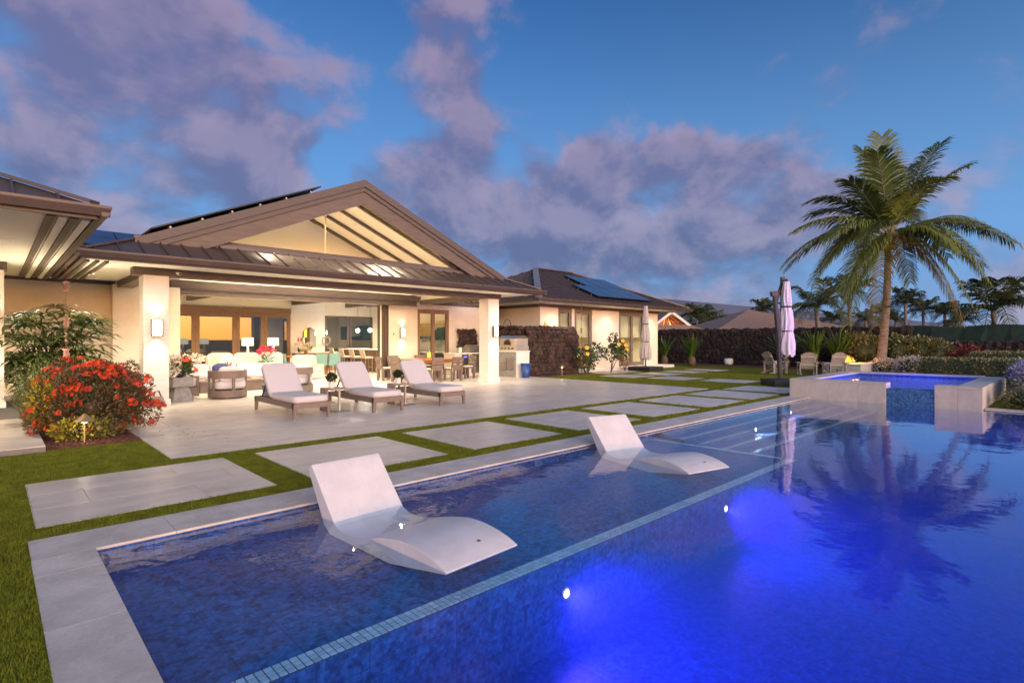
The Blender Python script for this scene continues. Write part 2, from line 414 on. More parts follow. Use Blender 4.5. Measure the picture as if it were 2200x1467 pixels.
mat('teal', (0.20, 0.42, 0.42), 0.9, var=0.06, scale=60)
mat('teal_print', (0.08, 0.33, 0.33), 0.9, var=0.3, scale=25, col2=(0.5, 0.62, 0.58))
mat('steel', (0.55, 0.54, 0.52), 0.28, metal=0.9, var=0.05, scale=3)
mat('steel_dark', (0.06, 0.06, 0.065), 0.35, metal=0.6, var=0.05)
mat('concrete', (0.24, 0.235, 0.23), 0.85, var=0.18, scale=9, bump=0.15, bscale=50)
mat('lava', (0.055, 0.034, 0.028), 0.95, var=0.55, scale=7, bump=0.9, bscale=26, rnd=0.45)
mat('lava_dark', (0.024, 0.016, 0.016), 0.95, var=0.55, scale=7, bump=0.9, bscale=26, island=0.5)
mat('lava_core', (0.010, 0.007, 0.006), 1.0)
mat('blue_bin', (0.012, 0.055, 0.22), 0.4)
mat('solar', (0.012, 0.045, 0.115), 0.22, var=0.05, spec=0.35)
mat('solar_frame', (0.015, 0.015, 0.018), 0.4, metal=0.5)
mat('pot_white', (0.66, 0.62, 0.58), 0.5, var=0.03)
mat('umbrella_cloth', (0.62, 0.565, 0.575), 0.95, var=0.05, scale=12, bump=0.1, bscale=200, sub=0.15)
mat('umbrella_cloth_grey', (0.50, 0.47, 0.44), 0.95, var=0.05, scale=12, bump=0.1, bscale=200, sub=0.15)
mat('dark_metal', (0.022, 0.020, 0.021), 0.55, var=0.1)
mat('black', (0.012, 0.012, 0.013), 0.6)
mat('grey_poly', (0.30, 0.265, 0.235), 0.6, var=0.12, scale=4, stretch=(8, 8, 1))
mat('orange_wood', (0.36, 0.13, 0.035), 0.45, var=0.15, scale=6, stretch=(6, 6, 1))
mat('table_wood', (0.42, 0.21, 0.07), 0.35, var=0.15, scale=6, stretch=(1, 8, 1))
mat('brass', (0.45, 0.33, 0.17), 0.4, metal=0.7)
mat('copper', (0.27, 0.145, 0.12), 0.5, metal=0.4, var=0.25, scale=20)
mat('surf', (0.55, 0.30, 0.13), 0.35)
mat('mirror', (0.8, 0.8, 0.8), 0.02, metal=1.0, var=0.0)
mat('blue_glaze', (0.015, 0.055, 0.17), 0.12, var=0.2, scale=4, col2=(0.18, 0.17, 0.17), coat=0.6)
mat('shingle', (0.26, 0.165, 0.12), 0.9, var=0.3, scale=9, bump=0.4, bscale=40, rnd=0.1)
mat('shingle_dark', (0.075, 0.05, 0.05), 0.9, var=0.2, scale=2)
mat('lumber', (0.40, 0.17, 0.085), 0.8, var=0.2, scale=6)
mat('mesh_green', (0.012, 0.034, 0.028), 0.85, var=0.25, scale=2.5, sub=0.2)
mat('galv', (0.30, 0.30, 0.30), 0.45, metal=0.6)
mat('hill', (0.055, 0.075, 0.13), 1.0, var=0.12, scale=0.0006, spec=0.0)  # blue of the distant haze is put into the base colour
# foliage
mat('leaf_bush', (0.095, 0.092, 0.040), 0.55, var=0.35, scale=3.0, island=0.5, sub=0.2)
mat('leaf_red', (0.16, 0.045, 0.022), 0.55, var=0.35, scale=3.0, island=0.5, sub=0.2)
mat('leaf_yellow', (0.30, 0.27, 0.02), 0.5, var=0.2, scale=4, island=0.35, sub=0.2)
mat('ixora', (0.60, 0.035, 0.012), 0.6, var=0.2, scale=9, rnd=0.3, island=0.35, col2=(0.64, 0.075, 0.012), sub=0.1)
mat('leaf_rhapis', (0.075, 0.125, 0.030), 0.42, var=0.3, scale=3.0, rnd=0.35, sub=0.15)
mat('leaf_grass', (0.125, 0.155, 0.045), 0.6, var=0.25, scale=2.0, island=0.4, sub=0.2)
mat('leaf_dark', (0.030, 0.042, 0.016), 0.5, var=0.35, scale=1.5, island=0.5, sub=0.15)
mat('leaf_hib', (0.045, 0.085, 0.020), 0.4, var=0.3, scale=3, island=0.45, sub=0.2)
mat('petal_yellow', (0.72, 0.40, 0.06), 0.6, var=0.15, scale=20, island=0.2)
mat('leaf_ti', (0.060, 0.115, 0.022), 0.42, var=0.3, scale=2, rnd=0.2, island=0.4, sub=0.25)
mat('leaf_hedge', (0.155, 0.165, 0.080), 0.65, var=0.3, scale=3, island=0.5, sub=0.15)
mat('leaf_silver', (0.36, 0.34, 0.37), 0.7, var=0.3, scale=3, island=0.4, sub=0.1)
mat('leaf_shrub', (0.13, 0.135, 0.05), 0.5, var=0.35, scale=2, island=0.55, sub=0.15)
mat('leaf_croton', (0.16, 0.014, 0.020), 0.5, var=0.4, scale=4, island=0.5, sub=0.15)
mat('frond', (0.120, 0.155, 0.034), 0.45, var=0.3, scale=1.0, rnd=0.30, island=0.25, sub=0.25)
mat('frond_old', (0.19, 0.145, 0.028), 0.5, var=0.3, scale=1.5, rnd=0.25, island=0.25, sub=0.3)
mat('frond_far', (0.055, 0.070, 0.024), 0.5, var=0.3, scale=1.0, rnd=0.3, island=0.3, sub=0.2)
mat('rachis', (0.24, 0.20, 0.085), 0.5, var=0.15)
mat('palm_bark', (0.15, 0.122, 0.11), 0.9, var=0.35, scale=4, stretch=(1, 1, 5), bump=0.5, bscale=12)
mat('stem', (0.10, 0.065, 0.04), 0.8, var=0.25)
mat('flower_white', (0.78, 0.74, 0.64), 0.6, island=0.15)
mat('flower_red', (0.62, 0.05, 0.02), 0.45, island=0.25)
mat('flower_pink', (0.62, 0.02, 0.10), 0.5, island=0.2)
# things that give off light
def emis(name, col, s):
    global nt
    m = D.materials.new(name); m.use_nodes = True; nt = m.node_tree; nt.nodes.clear()
    out = N('ShaderNodeOutputMaterial'); e = N('ShaderNodeEmission'); e.inputs[0].default_value = (*col, 1); e.inputs[1].default_value = s
    L(e.outputs[0], out.inputs[0]); M_[name] = m
WARM = (1.0, 0.82, 0.58)
emis('sconce_glow', (1.0, 0.80, 0.52), 9.0)
emis('shade_glow', (1.0, 0.86, 0.62), 2.2)
emis('down_glow', (1.0, 0.86, 0.62), 30.0)
emis('pendant_glow', (1.0, 0.97, 0.92), 40.0)
emis('pool_lamp', (0.80, 0.62, 1.0), 14.0)
emis('pool_lamp_warm', (1.0, 0.85, 0.78), 16.0)
emis('spa_lamp', (0.35, 0.35, 1.0), 14.0)
emis('flame', (1.0, 0.34, 0.045), 3.2)
emis('candle', (1.0, 0.55, 0.12), 1.6)
emis('under_glow', (1.0, 0.85, 0.55), 6.0)
emis('blue_led', (0.1, 0.12, 1.0), 5.0)

# ================================================================== ground, lawn, terrace, pool
PX0, PX1, PX2, PY0, PY1 = 0.55, 15.42, 15.52, -6.0, 4.92      # pool: left, spa face, far end, near side, house side
WZ = -0.03
def ring(outer, hole, z):
    X0, X1, Y0, Y1 = outer; a, b, c, d = hole
    mb = MB()
    for x0, x1, y0, y1 in ((X0, X1, d, Y1), (X0, X1, Y0, c), (X0, a, c, d), (b, X1, c, d)):
        mb.quad((x0, y0, z), (x1, y0, z), (x1, y1, z), (x0, y1, z))
    return mb
struct('terrain', ring((-9000, 12000, -9000, 12000), (-0.5, 22, -7.5, 6.0), -0.40), 'terrain')
struct('lawn', ring((-25, 33.2, -20, 40), (PX0, PX2, PY0, PY1), -0.012), 'turf')
# lava rock garden bed sheets
struct('garden_bed', MB().box(0.56, 1.64, 9.72, 18.98, -0.12, 0.012), 'mulch')
struct('garden_bed', MB().prism([(16.1, 15.02), (21.2, 14.75), (22.3, 15.3), (22.2, 16.3), (16.1, 16.3)], 'z', -0.1, -0.004), 'mulch')
struct('garden_bed', MB().prism([(26.5, 6.0), (20.9, 6.0), (20.9, -8.0), (33.0, -8.0), (33.0, 17.0), (30.4, 17.5), (30.0, 10.8)], 'z', -0.1, -0.008), 'mulch')

# terrace of large stone tiles in running bond
def tile_mesh(lx, ly, h=0.03, key={}):
    k = (round(lx, 3), round(ly, 3), h)
    if k not in key:
        b = 0.0012; mb = MB()
        mb.hexa([(0, 0, -h), (lx, 0, -h), (lx, ly, -h), (0, ly, -h)], [(0, 0, -b), (lx, 0, -b), (lx, ly, -b), (0, ly, -b)])
        mb.f.pop(1)
        mb.hexa([(0, 0, -b), (lx, 0, -b), (lx, ly, -b), (0, ly, -b)], [(b, b, 0), (lx - b, b, 0), (lx - b, ly - b, 0), (b, ly - b, 0)])
        mb.f.pop(5 + 0); 
        me = mb.mesh('tile'); me.materials.append(M_['tile']); key[k] = me
    return key[k]
def tiled(parent, x0, x1, y0, y1, tx, ty, z, shift=0.5, joint=0.004, name='tile', ox=0.0):
    ny = max(1, round((y1 - y0) / ty)); dy = (y1 - y0) / ny
    for j in range(ny):
        xs = [x0]; x = x0 + (tx * shift if j % 2 else tx) + ox
        while x < x1 - 0.12: xs.append(x); x += tx
        xs.append(x1)
        for a, b in zip(xs, xs[1:]):
            t = obj(name, tile_mesh(b - a - joint, dy - joint), None, parent, (a + joint / 2, y0 + j * dy + joint / 2, z))
patio = struct('patio', MB().prism([(1.65, 7.95), (16.0, 7.95), (16.0, 18.98), (1.65, 18.98)], 'z', -0.12, -0.008), 'tile_bed')
tiled(patio, 1.65, 16.0, 7.95, 18.98, 1.22, 0.613, 0.0)
floor_in = struct('floor', MB().box(3.2, 16.5, 18.99, 26.2, -0.10, 0.001), 'tile')
pav = [(0.26, 2.15, 5.77, 7.58)] + [(2.53 + 2.272 * k, 4.36 + 2.272 * k, 5.77, 7.60) for k in range(7)]
pav += [(18.3, 20.0, 12.25, 13.9), (20.55, 22.15, 12.1, 13.8), (22.95, 24.35, 12.15, 13.85), (25.2, 26.55, 12.15, 13.85),
        (18.6, 20.3, 10.25, 11.85), (18.9, 20.35, 8.1, 9.78), (20.8, 22.3, 6.3, 7.7)]
for a, b, c, d in pav:
    s = struct('paver', MB().box(a, b, c, d, -0.12, -0.008), 'tile_bed')
    tiled(s, a, b, c, d, 1.26, 0.61, 0.0, 0.33)
for a, b, c, d in [(19.6, 22.2, 14.35, 15.5), (22.35, 23.9, 14.9, 15.9), (16.0, 19.3, 14.9, 15.0)][:2]:
    s = struct('paver', MB().box(a, b, c, d, -0.12, -0.008), 'tile_bed'); tiled(s, a, b, c, d, 1.26, 0.61, 0.0, 0.33)
pad = struct('terrace_step', MB().box(-7, 0.54, 9.62, 18.98, -0.12, 0.07), 'tile_bed')
tiled(pad, -2.5, 0.54, 9.62, 13.3, 1.22, 0.613, 0.078)

# coping stones round the pool
cop = struct('pool_coping', MB().box(0.21, PX1 - 0.01, 4.94, 5.42, -0.2, -0.022).box(0.21, 0.53, PY0, 4.94, -0.2, -0.022)
             .box(PX2 + 0.02, PX2 + 0.4, PY0, 1.46, -0.2, -0.022), 'tile_bed')
def cstone(x0, x1, y0, y1):
    mb = MB().box(x0 - (x0 + x1) / 2, x1 - (x0 + x1) / 2, y0 - (y0 + y1) / 2, y1 - (y0 + y1) / 2, -0.022, 0.0)
    obj('coping_stone', mb, 'coping', cop, ((x0 + x1) / 2, (y0 + y1) / 2, 0), )
xs = [0.2] + [1.06 + 0.92 * k for k in range(16)]
xs = [x for x in xs if x < 15.2] + [15.42]
for a, b in zip(xs, xs[1:]): cstone(a + 0.002, b - 0.002, 4.92, 5.43)
ys = [4.918, 4.56, 3.67, 2.78, 1.89, 1.0, 0.11, -0.78, -1.67, -2.6, -3.5, -4.4, -5.3, PY0]
for a, b in zip(ys, ys[1:]): cstone(0.2, 0.55, b + 0.002, a - 0.002)
for k in range(8): cstone(PX2, PX2 + 0.42, 1.46 - 0.9 * (k + 1) + 0.002, 1.46 - 0.9 * k - 0.002)

# pool shell
LY, LZ, LX, FZ = 2.70, -0.15, 8.02, -0.80
pool = struct('pool', MB().quad((PX0, PY0, FZ), (PX2, PY0, FZ), (PX2, PY1, FZ), (PX0, PY1, FZ)), 'mosaic_floor')
obj('sun_shelf', MB().quad((PX0, LY, LZ), (LX, LY, LZ), (LX, PY1, LZ), (PX0, PY1, LZ)), 'mosaic_shelf', pool)
obj('shelf_wall', MB().quad((PX0, LY, FZ), (LX, LY, FZ), (LX, LY, LZ), (PX0, LY, LZ)), 'mosaic_xz', pool)
obj('shelf_wall', MB().quad((LX, LY, FZ), (LX, PY1, FZ), (LX, PY1, LZ), (LX, LY, LZ)), 'mosaic_yz', pool)
obj('pool_wall', MB().quad((PX0, PY1, FZ), (PX2, PY1, FZ), (PX2, PY1, -0.02), (PX0, PY1, -0.02)), 'mosaic_xz', pool)
obj('pool_wall', MB().quad((PX0, PY0, FZ), (PX0, PY1, FZ), (PX0, PY1, -0.02), (PX0, PY0, -0.02)), 'mosaic_yz', pool)
obj('pool_wall', MB().quad((PX2, PY0, FZ), (PX2, PY1, FZ), (PX2, PY1, -0.02), (PX2, PY0, -0.02)), 'mosaic_yz', pool)
obj('pool_wall', MB().quad((PX0, PY0, FZ), (PX2, PY0, FZ), (PX2, PY0, -0.02), (PX0, PY0, -0.02)), 'mosaic_xz', pool)
steps = [(4.74, -0.06), (4.40, -0.10), (4.08, -0.14), (3.74, -0.18), (3.40, -0.22)]
prev = PY1
for y, z in steps:
    obj('step', MB().quad((LX + 0.01, y, z), (PX1, y, z), (PX1, prev, z), (LX + 0.01, prev, z)), 'mosaic_shelf', pool)
    obj('step_riser', MB().quad((LX + 0.01, y, FZ), (PX1, y, FZ), (PX1, y, z), (LX + 0.01, y, z)), 'mosaic_xz', pool)
    prev = y
# light blue mosaic lines on the shelf edge and the step edges
obj('grout_line', MB().box(PX0 + 0.002, LX, LY + 0.002, LY + 0.137, LZ - 0.02, LZ + 0.003), 'stripe_grout', pool)
T = 0.043
tm = MB().box(-0.018, 0.018, -0.0165, 0.0165, -0.004, 0.003).mesh('mosaic_tile'); tm.materials.append(M_['stripe_tile'])
rest = MB(); cnt = 0
for i in range(int((LX - PX0) / T)):
    for j in range(3):
        x = PX0 + T * (i + 0.5); y = LY + 0.006 + T * (j + 0.5) * 0.97
        if cnt < 300: obj('mosaic_tile', tm, None, pool, (x, y, LZ + 0.004)); cnt += 1
        else: rest.box(x - 0.018, x + 0.018, y - 0.0165, y + 0.0165, LZ, LZ + 0.007)
for i in range(int((PY1 - LY - 0.18) / T)):
    for j in range(2):
        y = LY + 0.19 + T * (i + 0.5); x = LX - 0.02 - T * (j + 0.5)
        rest.box(x - 0.018, x + 0.018, y - 0.018, y + 0.018, LZ, LZ + 0.007)
far = rest; rest = MB()
for y0, z in steps:
    for i in range(int((PX1 - LX - 0.05) / T)):
        for j in range(2):
            x = LX + 0.04 + T * (i + 0.5); y = y0 + 0.03 + 0.043 * (j + 0.5)
            rest.box(x - 0.018, x + 0.018, y - 0.017, y + 0.017, z, z + 0.006)
stuff(obj('mosaic_tiles_far', far, 'stripe_tile', pool)); stuff(obj('step_edge_tiles', rest, 'step_tile', pool))
# water
pw = struct('pool_water', MB().add([(PX0, PY0, WZ), (PX2, PY0, WZ), (PX2, 1.48, WZ), (PX1, 1.48, WZ), (PX1, PY1, WZ), (PX0, PY1, WZ)], [(0, 1, 2, 3, 4, 5)]), 'pool_water')

# the body of deep water scatters the light of the lamps
wb = D.materials.new('water_body'); wb.use_nodes = True; nt = wb.node_tree; nt.nodes.clear()
wo_ = N('ShaderNodeOutputMaterial'); wvp = N('ShaderNodeVolumePrincipled'); L(wvp.outputs[0], wo_.inputs['Volume'])
wvp.inputs['Color'].default_value = (0.10, 0.20, 0.95, 1); wvp.inputs['Density'].default_value = 0.30; wvp.inputs['Anisotropy'].default_value = 0.2
M_['water_body'] = wb
obj('water_body', MB().box(PX0 + 0.003, PX1 - 0.003, PY0 + 0.003, LY - 0.003, FZ + 0.003, WZ - 0.002), 'water_body', pw)

# underwater lights in shelf wall and steps; unseen fill lights added in outer walls
BLUE = (0.15, 0.07, 1.0)
def pool_light(loc, face, label, glow='pool_lamp', power=40, col=BLUE, spot=R(150), tilt=0.0):
    t = thing('pool_light', label, 'pool light', loc, 0, 'underwater pool lights')
    ax = Vector(face).normalized(); q = ax.to_track_quat('Z', 'Y'); m = q.to_matrix()
    ringm = MB().lathe([(0.040, -0.002), (0.052, 0.004), (0.050, 0.014), (0.034, 0.016), (0.032, 0.008)], n=20)
    ln = MB().lathe([(0.0, 0.0), (0.032, 0.008), (0.026, 0.016), (0.001, 0.020)], n=16, cap=False)
    for mb_, nm, mt in ((ringm, 'trim_ring', 'steel'), (ln, 'lens', glow)):
        mb_.v = [tuple(m @ Vector(v)) for v in mb_.v]; obj(nm, mb_, mt, t, smooth=True)
    d = (ax + Vector((0, 0, tilt))).normalized()
    lamp('SPOT', t, tuple(ax * 0.05), power, col, (-d).to_track_quat('Z', 'Y').to_euler() if False else d.to_track_quat('-Z', 'Y').to_euler(), 0.06, spot, 1.0)
    return t
PW = 205
pool_light((3.14, LY - 0.001, -0.41), (0, -1, 0), 'glowing violet pool light in the shelf wall closest to the camera', power=PW, tilt=-0.05)
pool_light((5.80, LY - 0.001, -0.34), (0, -1, 0), 'starry violet pool light in the shelf wall below the farther floating lounger', power=PW, tilt=-0.05)
pool_light((9.97, 4.079, -0.115), (0, -1, 0.05), 'warm white starry light in the pool steps', 'pool_lamp_warm', 25, (0.5, 0.75, 1.0))
pool_light((12.6, 4.399, -0.08), (0, -1, 0.05), 'small blue light in the pool steps near the spa corner', 'spa_lamp', 25, (0.25, 0.3, 1.0))
pool_light((0.56, 0.6, -0.45), (1, 0, 0), 'unseen fill light added in the short end wall on the coping side nearest the viewer', power=PW * 0.8)  # end and long wall lights are out of view, added to even the glow
pool_light((PX2 - 0.001, -0.6, -0.45), (-1, 0, 0), 'unseen fill light added in the far end wall right of the spa', power=PW)
for x_, nm in ((2.4, 'left one'), (6.6, 'middle one'), (11.0, 'right one')): pool_light((x_, PY0 + 0.001, -0.45), (0, 1, 0), 'unseen fill light added in the long wall opposite the sun shelf, ' + nm, power=PW * 1.5, tilt=-0.25)

# raised spa with spillway
spa = thing('spa', 'raised stone spa with glowing blue water and mosaic spillway at the pool end', 'spa', (PX1, 1.48, 0))
SX, SY, SZ = 5.2, 3.92, 0.47          # local frame: x depth from the face, y from the right corner
NY0, NY1 = 0.83, 1.75                  # spillway notch
core = MB().box(0.03, SX - 0.03, SY - 0.42, SY - 0.03, -0.9, SZ - 0.045).box(0.03, SX - 0.03, 0.03, 0.42, -0.9, SZ - 0.045).box(SX - 0.42, SX - 0.03, 0.43, SY - 0.43, -0.9, SZ - 0.045)
core.box(0.03, 0.42, 0.43, NY0 - 0.01, -0.9, SZ - 0.045).box(0.03, 0.42, NY1 + 0.01, SY - 0.43, -0.9, SZ - 0.045)
obj('core', core, 'spa_stone', spa)
obj('spillway', MB().box(0.02, 0.43, NY0 - 0.02, NY1 + 0.02, -0.9, 0.345), 'mosaic_spill', spa)
def panel(x0, x1, y0, y1, z0, z1, nm='side_panel'):
    cx_, cy_ = (x0 + x1) / 2, (y0 + y1) / 2
    obj(nm, MB().box(x0 - cx_, x1 - cx_, y0 - cy_, y1 - cy_, z0, z1), 'spa_stone', spa, (cx_, cy_, 0), bevel=0.003)
for a, b in zip([NY1, 2.35, 2.98, 3.52], [2.35, 2.98, 3.52, SY]): panel(0.0, 0.03, a + 0.002, b - 0.002, -0.3, SZ - 0.045)
for a, b in ((0, 0.42), (0.42, NY0)): panel(0.0, 0.03, a + 0.002, b - 0.002, -0.3, SZ - 0.045)
for k in range(6): panel(0.03 + k * 0.86 + 0.002, 0.03 + (k + 1) * 0.86 - 0.002, SY - 0.03, SY, -0.1, SZ - 0.045); panel(0.03 + k * 0.86 + 0.002, 0.03 + (k + 1) * 0.86 - 0.002, 0.0, 0.03, -0.1, SZ - 0.045)
panel(0.03, 0.43, NY1, NY1 + 0.03, 0.3, SZ - 0.045); panel(0.03, 0.43, NY0 - 0.03, NY0, 0.3, SZ - 0.045)
for a, b in zip([NY1, 2.5, 3.2], [2.5, 3.2, SY]): panel(-0.012, 0.45, a + 0.002, b - 0.002, SZ - 0.045, SZ, 'rim_stone')
panel(-0.012, 0.45, 0.0, NY0 - 0.002, SZ - 0.045, SZ, 'rim_stone')
for k in range(5):
    a, b = 0.452 + k * 0.86, 0.45 + (k + 1) * 0.86 - 0.002
    panel(a, b, SY - 0.45, SY, SZ - 0.045, SZ, 'rim_stone'); panel(a, b, 0.0, 0.45, SZ - 0.045, SZ, 'rim_stone')
for a, b in zip([0.452, 1.2, 2.0, 2.8], [1.198, 1.998, 2.798, SY - 0.452]): panel(SX - 0.45, SX, a, b, SZ - 0.045, SZ, 'rim_stone')
obj('spa_water', MB().add([(0.022, NY0, 0.365), (0.43, NY0, 0.365), (0.43, 0.43, 0.365), (SX - 0.43, 0.43, 0.365), (SX - 0.43, SY - 0.43, 0.365), (0.43, SY - 0.43, 0.365), (0.43, NY1, 0.365), (0.022, NY1, 0.365)], [tuple(range(8))]), 'spa_water', spa)
obj('spa_floor', MB().quad((0.4, 0.4, 0.004), (SX - 0.4, 0.4, 0.004), (SX - 0.4, SY - 0.4, 0.004), (0.4, SY - 0.4, 0.004)), 'mosaic_floor', spa)
for yy in (0.425, SY - 0.425):
    obj('spa_lining', MB().quad((0.425, yy, 0.004), (SX - 0.425, yy, 0.004), (SX - 0.425, yy, SZ - 0.05), (0.425, yy, SZ - 0.05)), 'mosaic_xz', spa)
obj('spa_lining', MB().quad((SX - 0.425, 0.425, 0.004), (SX - 0.425, SY - 0.425, 0.004), (SX - 0.425, SY - 0.425, SZ - 0.05), (SX - 0.425, 0.425, SZ - 0.05)), 'mosaic_yz', spa)
VIO = (0.08, 0.05, 1.0)
pool_light((PX1 + 2.6, 1.48 + 0.43, 0.18), (0, 1, 0), 'light under the water in the right wall of the spa', 'spa_lamp', 1100, VIO, R(160), 0.1)
pool_light((PX1 + 2.6, 1.48 + SY - 0.43, 0.18), (0, -1, 0), 'light under the water in the left wall of the spa', 'spa_lamp', 1100, VIO, R(160), 0.1)

# turf blades where the lawn is near enough to see them
rs = np.random.RandomState(3)
def blades(nm, rects, dens, holes, hmin, hmax, wd):
    P_ = []
    for x0, x1, y0, y1 in rects:
        n = int((x1 - x0) * (y1 - y0) * dens); P_.append(np.column_stack([rs.uniform(x0, x1, n), rs.uniform(y0, y1, n)]))
    P_ = np.vstack(P_); keep = np.ones(len(P_), bool)
    for x0, x1, y0, y1 in holes: keep &= ~((P_[:, 0] > x0) & (P_[:, 0] < x1) & (P_[:, 1] > y0) & (P_[:, 1] < y1))
    P_ = P_[keep]; n = len(P_)
    a = rs.uniform(0, 2 * PI, n); h = rs.uniform(hmin, hmax, n); ln = rs.uniform(0, 0.018, n); b = rs.uniform(0, 2 * PI, n); ww = wd * rs.uniform(0.7, 1.3, n)
    V = np.zeros((n, 3, 3), np.float32)
    V[:, 0, 0] = P_[:, 0] - np.cos(a) * ww; V[:, 0, 1] = P_[:, 1] - np.sin(a) * ww; V[:, 0, 2] = -0.012
    V[:, 1, 0] = P_[:, 0] + np.cos(a) * ww; V[:, 1, 1] = P_[:, 1] + np.sin(a) * ww; V[:, 1, 2] = -0.012
    V[:, 2, 0] = P_[:, 0] + np.cos(b) * ln; V[:, 2, 1] = P_[:, 1] + np.sin(b) * ln; V[:, 2, 2] = -0.012 + h
    me = np_mesh(nm, V.reshape(-1, 3), np.arange(3 * n).reshape(-1, 3)); me.materials.append(M_['turf_blade'])
    o = obj(nm, me, None); o['label'] = 'short green artificial grass blades round the stone pavers'; o['category'] = 'grass'; return stuff(o)
HO = [(a + 0.010, b - 0.010, c + 0.010, d - 0.010) for a, b, c, d in pav] + [(1.660, 16.1, 7.960, 30), (-9, 0.545, 9.61, 30), (0.5, 1.7, 9.71, 30), (0.212, 16, -9, 5.422)]
blades('grass_blades', [(-1.6, 0.2, 1.9, 5.6), (-1.6, 4.6, 5.43, 7.96)], 20000, HO, 0.012, 0.026, 0.0018)
bl2 = blades('grass_blades', [(-1.6, 1.7, 7.96, 9.8), (4.6, 10.0, 5.43, 7.96)], 9000, HO, 0.014, 0.028, 0.0026); bl2['label'] = 'green artificial grass between the flower bed and the farther pavers'
bl3 = blades('grass_blades', [(10.0, 15.42, 5.43, 7.96), (16.0, 24.0, 6.0, 15.0)], 1200, HO, 0.015, 0.03, 0.006); bl3['label'] = 'green lawn grass round the far pavers beyond the terrace'

# ================================================================== main house
HB = Vector((7.87, 14.6, 0))
house = thing('house', 'large open pavilion house with gabled metal roof and two cream columns', 'house', tuple(HB))
def hp(name, mb, m, parent=None, **k):
    if parent is None: return obj(name, mb, m, house, loc=tuple(-HB), **k)
    return obj(name, mb, m, parent, **k)
S = 0.43; EZ = 3.27; EL, ER, EF = 1.26, 14.48, 13.50; RX_ = 7.87; RZ_ = EZ + (RX_ - EL) * S
def zl(x): return EZ + (x - EL) * S
def zr(x): return EZ + (ER - x) * S
for x0 in (2.48, 12.76):
    c = hp('column', MB().box(x0, x0 + 0.5, 14.55, 15.05, 0.14, 2.96), 'column_stone', bevel=0.006)
    hp('column_base', MB().box(x0 - 0.03, x0 + 0.53, 14.52, 15.08, 0, 0.14), 'trim_white', c, bevel=0.005)
# beams
hp('beam', MB().box(2.30, 13.42, 14.60, 14.96, 2.962, 3.138), 'wood_trim')
hp('beam', MB().box(2.56, 2.92, 15.06, 18.6, 2.962, 3.138), 'wood_trim')
hp('beam', MB().box(12.84, 13.20, 15.06, 18.95, 2.962, 3.138), 'wood_trim')
hp('beam', MB().box(3.9, 12.6, 18.78, 18.98, 2.87, 3.30), 'wood_trim')
hp('beam_trim', MB().box(3.9, 12.6, 18.755, 18.778, 3.02, 3.06), 'bronze')
hp('ridge_beam', MB().box(7.70, 8.04, 14.7, 18.98, RZ_ - 0.44, RZ_ - 0.2), 'ceiling')
# soffits
hp('soffit', MB().box(1.38, 14.36, 13.56, 14.6, 3.14, 3.17), 'soffit')
hp('soffit', MB().box(1.38, 2.9, 14.61, 18.6, 3.14, 3.17), 'soffit')
hp('soffit', MB().box(12.86, 14.36, 14.61, 19.0, 3.14, 3.17), 'soffit')
# gutters
def gutter(p0, p1, out, par=None):
    p0 = Vector(p0); p1 = Vector(p1); out = Vector(out); mb = MB()
    prof = [(0.0, -0.13), (0.075, -0.13), (0.115, -0.03), (0.115, 0.005), (0.10, 0.005), (0.10, -0.02), (0.0, -0.02)]
    vs_ = [p0 + out * a + Vector((0, 0, b)) for a, b in prof] + [p1 + out * a + Vector((0, 0, b)) for a, b in prof]
    n = len(prof); mb.add(vs_, [tuple(range(n)), tuple(range(n, 2 * n))[::-1]] + [(k, n + k, n + (k + 1) % n, (k + 1) % n) for k in range(n)])
    return mb
hp('gutter', gutter((EL - 0.10, EF - 0.005, EZ), (ER + 0.10, EF - 0.005, EZ), (0, -1, 0)), 'gutter')
hp('gutter', gutter((EL - 0.005, EF - 0.10, EZ - 0.002), (EL - 0.005, 18.95, EZ - 0.002), (-1, 0, 0)), 'gutter')
hp('gutter', gutter((ER + 0.005, EF - 0.10, EZ - 0.002), (ER + 0.005, 18.95, EZ - 0.002), (1, 0, 0)), 'gutter')
hp('fascia', MB().box(EL + 0.03, ER - 0.03, 13.50, 13.555, 3.10, 3.255), 'bronze')
for x0, x1 in ((1.29, 1.375), (14.365, 14.45)): hp('fascia', MB().box(x0, x1, 13.56, 18.95, 3.10, 3.255), 'bronze')
for k in range(3): hp('fascia_strip', MB().box(1.40 + 0.16 * k, 1.47 + 0.16 * k, 14.0, 18.55, 3.10, 3.138), 'bronze' if k % 2 else 'wood_trim')
# roof
GF = 14.45
TOP = 14.66; tx = TOP - EF
roof = hp('roof', MB().slab([(EL, EF, EZ), (ER, EF, EZ), (ER - tx, TOP, EZ + tx * S), (EL + tx, TOP, EZ + tx * S)], 0.06)
          .slab([(EL, EF, EZ), (EL + tx, TOP, EZ + tx * S), (EL + tx, 26.2, EZ + tx * S), (EL, 26.2, EZ)], 0.06)
          .slab([(ER, EF, EZ), (ER, 26.2, EZ), (ER - tx, 26.2, EZ + tx * S), (ER - tx, TOP, EZ + tx * S)], 0.06)
          .slab([(EL + tx, GF, EZ + tx * S), (RX_, GF, RZ_), (RX_, 26.2, RZ_), (EL + tx, 26.2, EZ + tx * S)], 0.12)
          .slab([(ER - tx, GF, EZ + tx * S), (ER - tx, 26.2, EZ + tx * S), (RX_, 26.2, RZ_), (RX_, GF, RZ_)], 0.12), 'roof_metal')
n_ = 30
for k in range(n_ + 1):
    x = EL + 0.25 + (ER - EL - 0.5) * k / n_
    y1 = min(TOP, EF + min(x - EL, ER - x))
    if y1 - EF < 0.1: continue
    hp('seam', MB().bar((x, EF + 0.02, EZ + 0.02 * S + 0.018), (x, y1, EZ + (y1 - EF) * S + 0.018), 0.022, 0.045), 'roof_metal', roof)
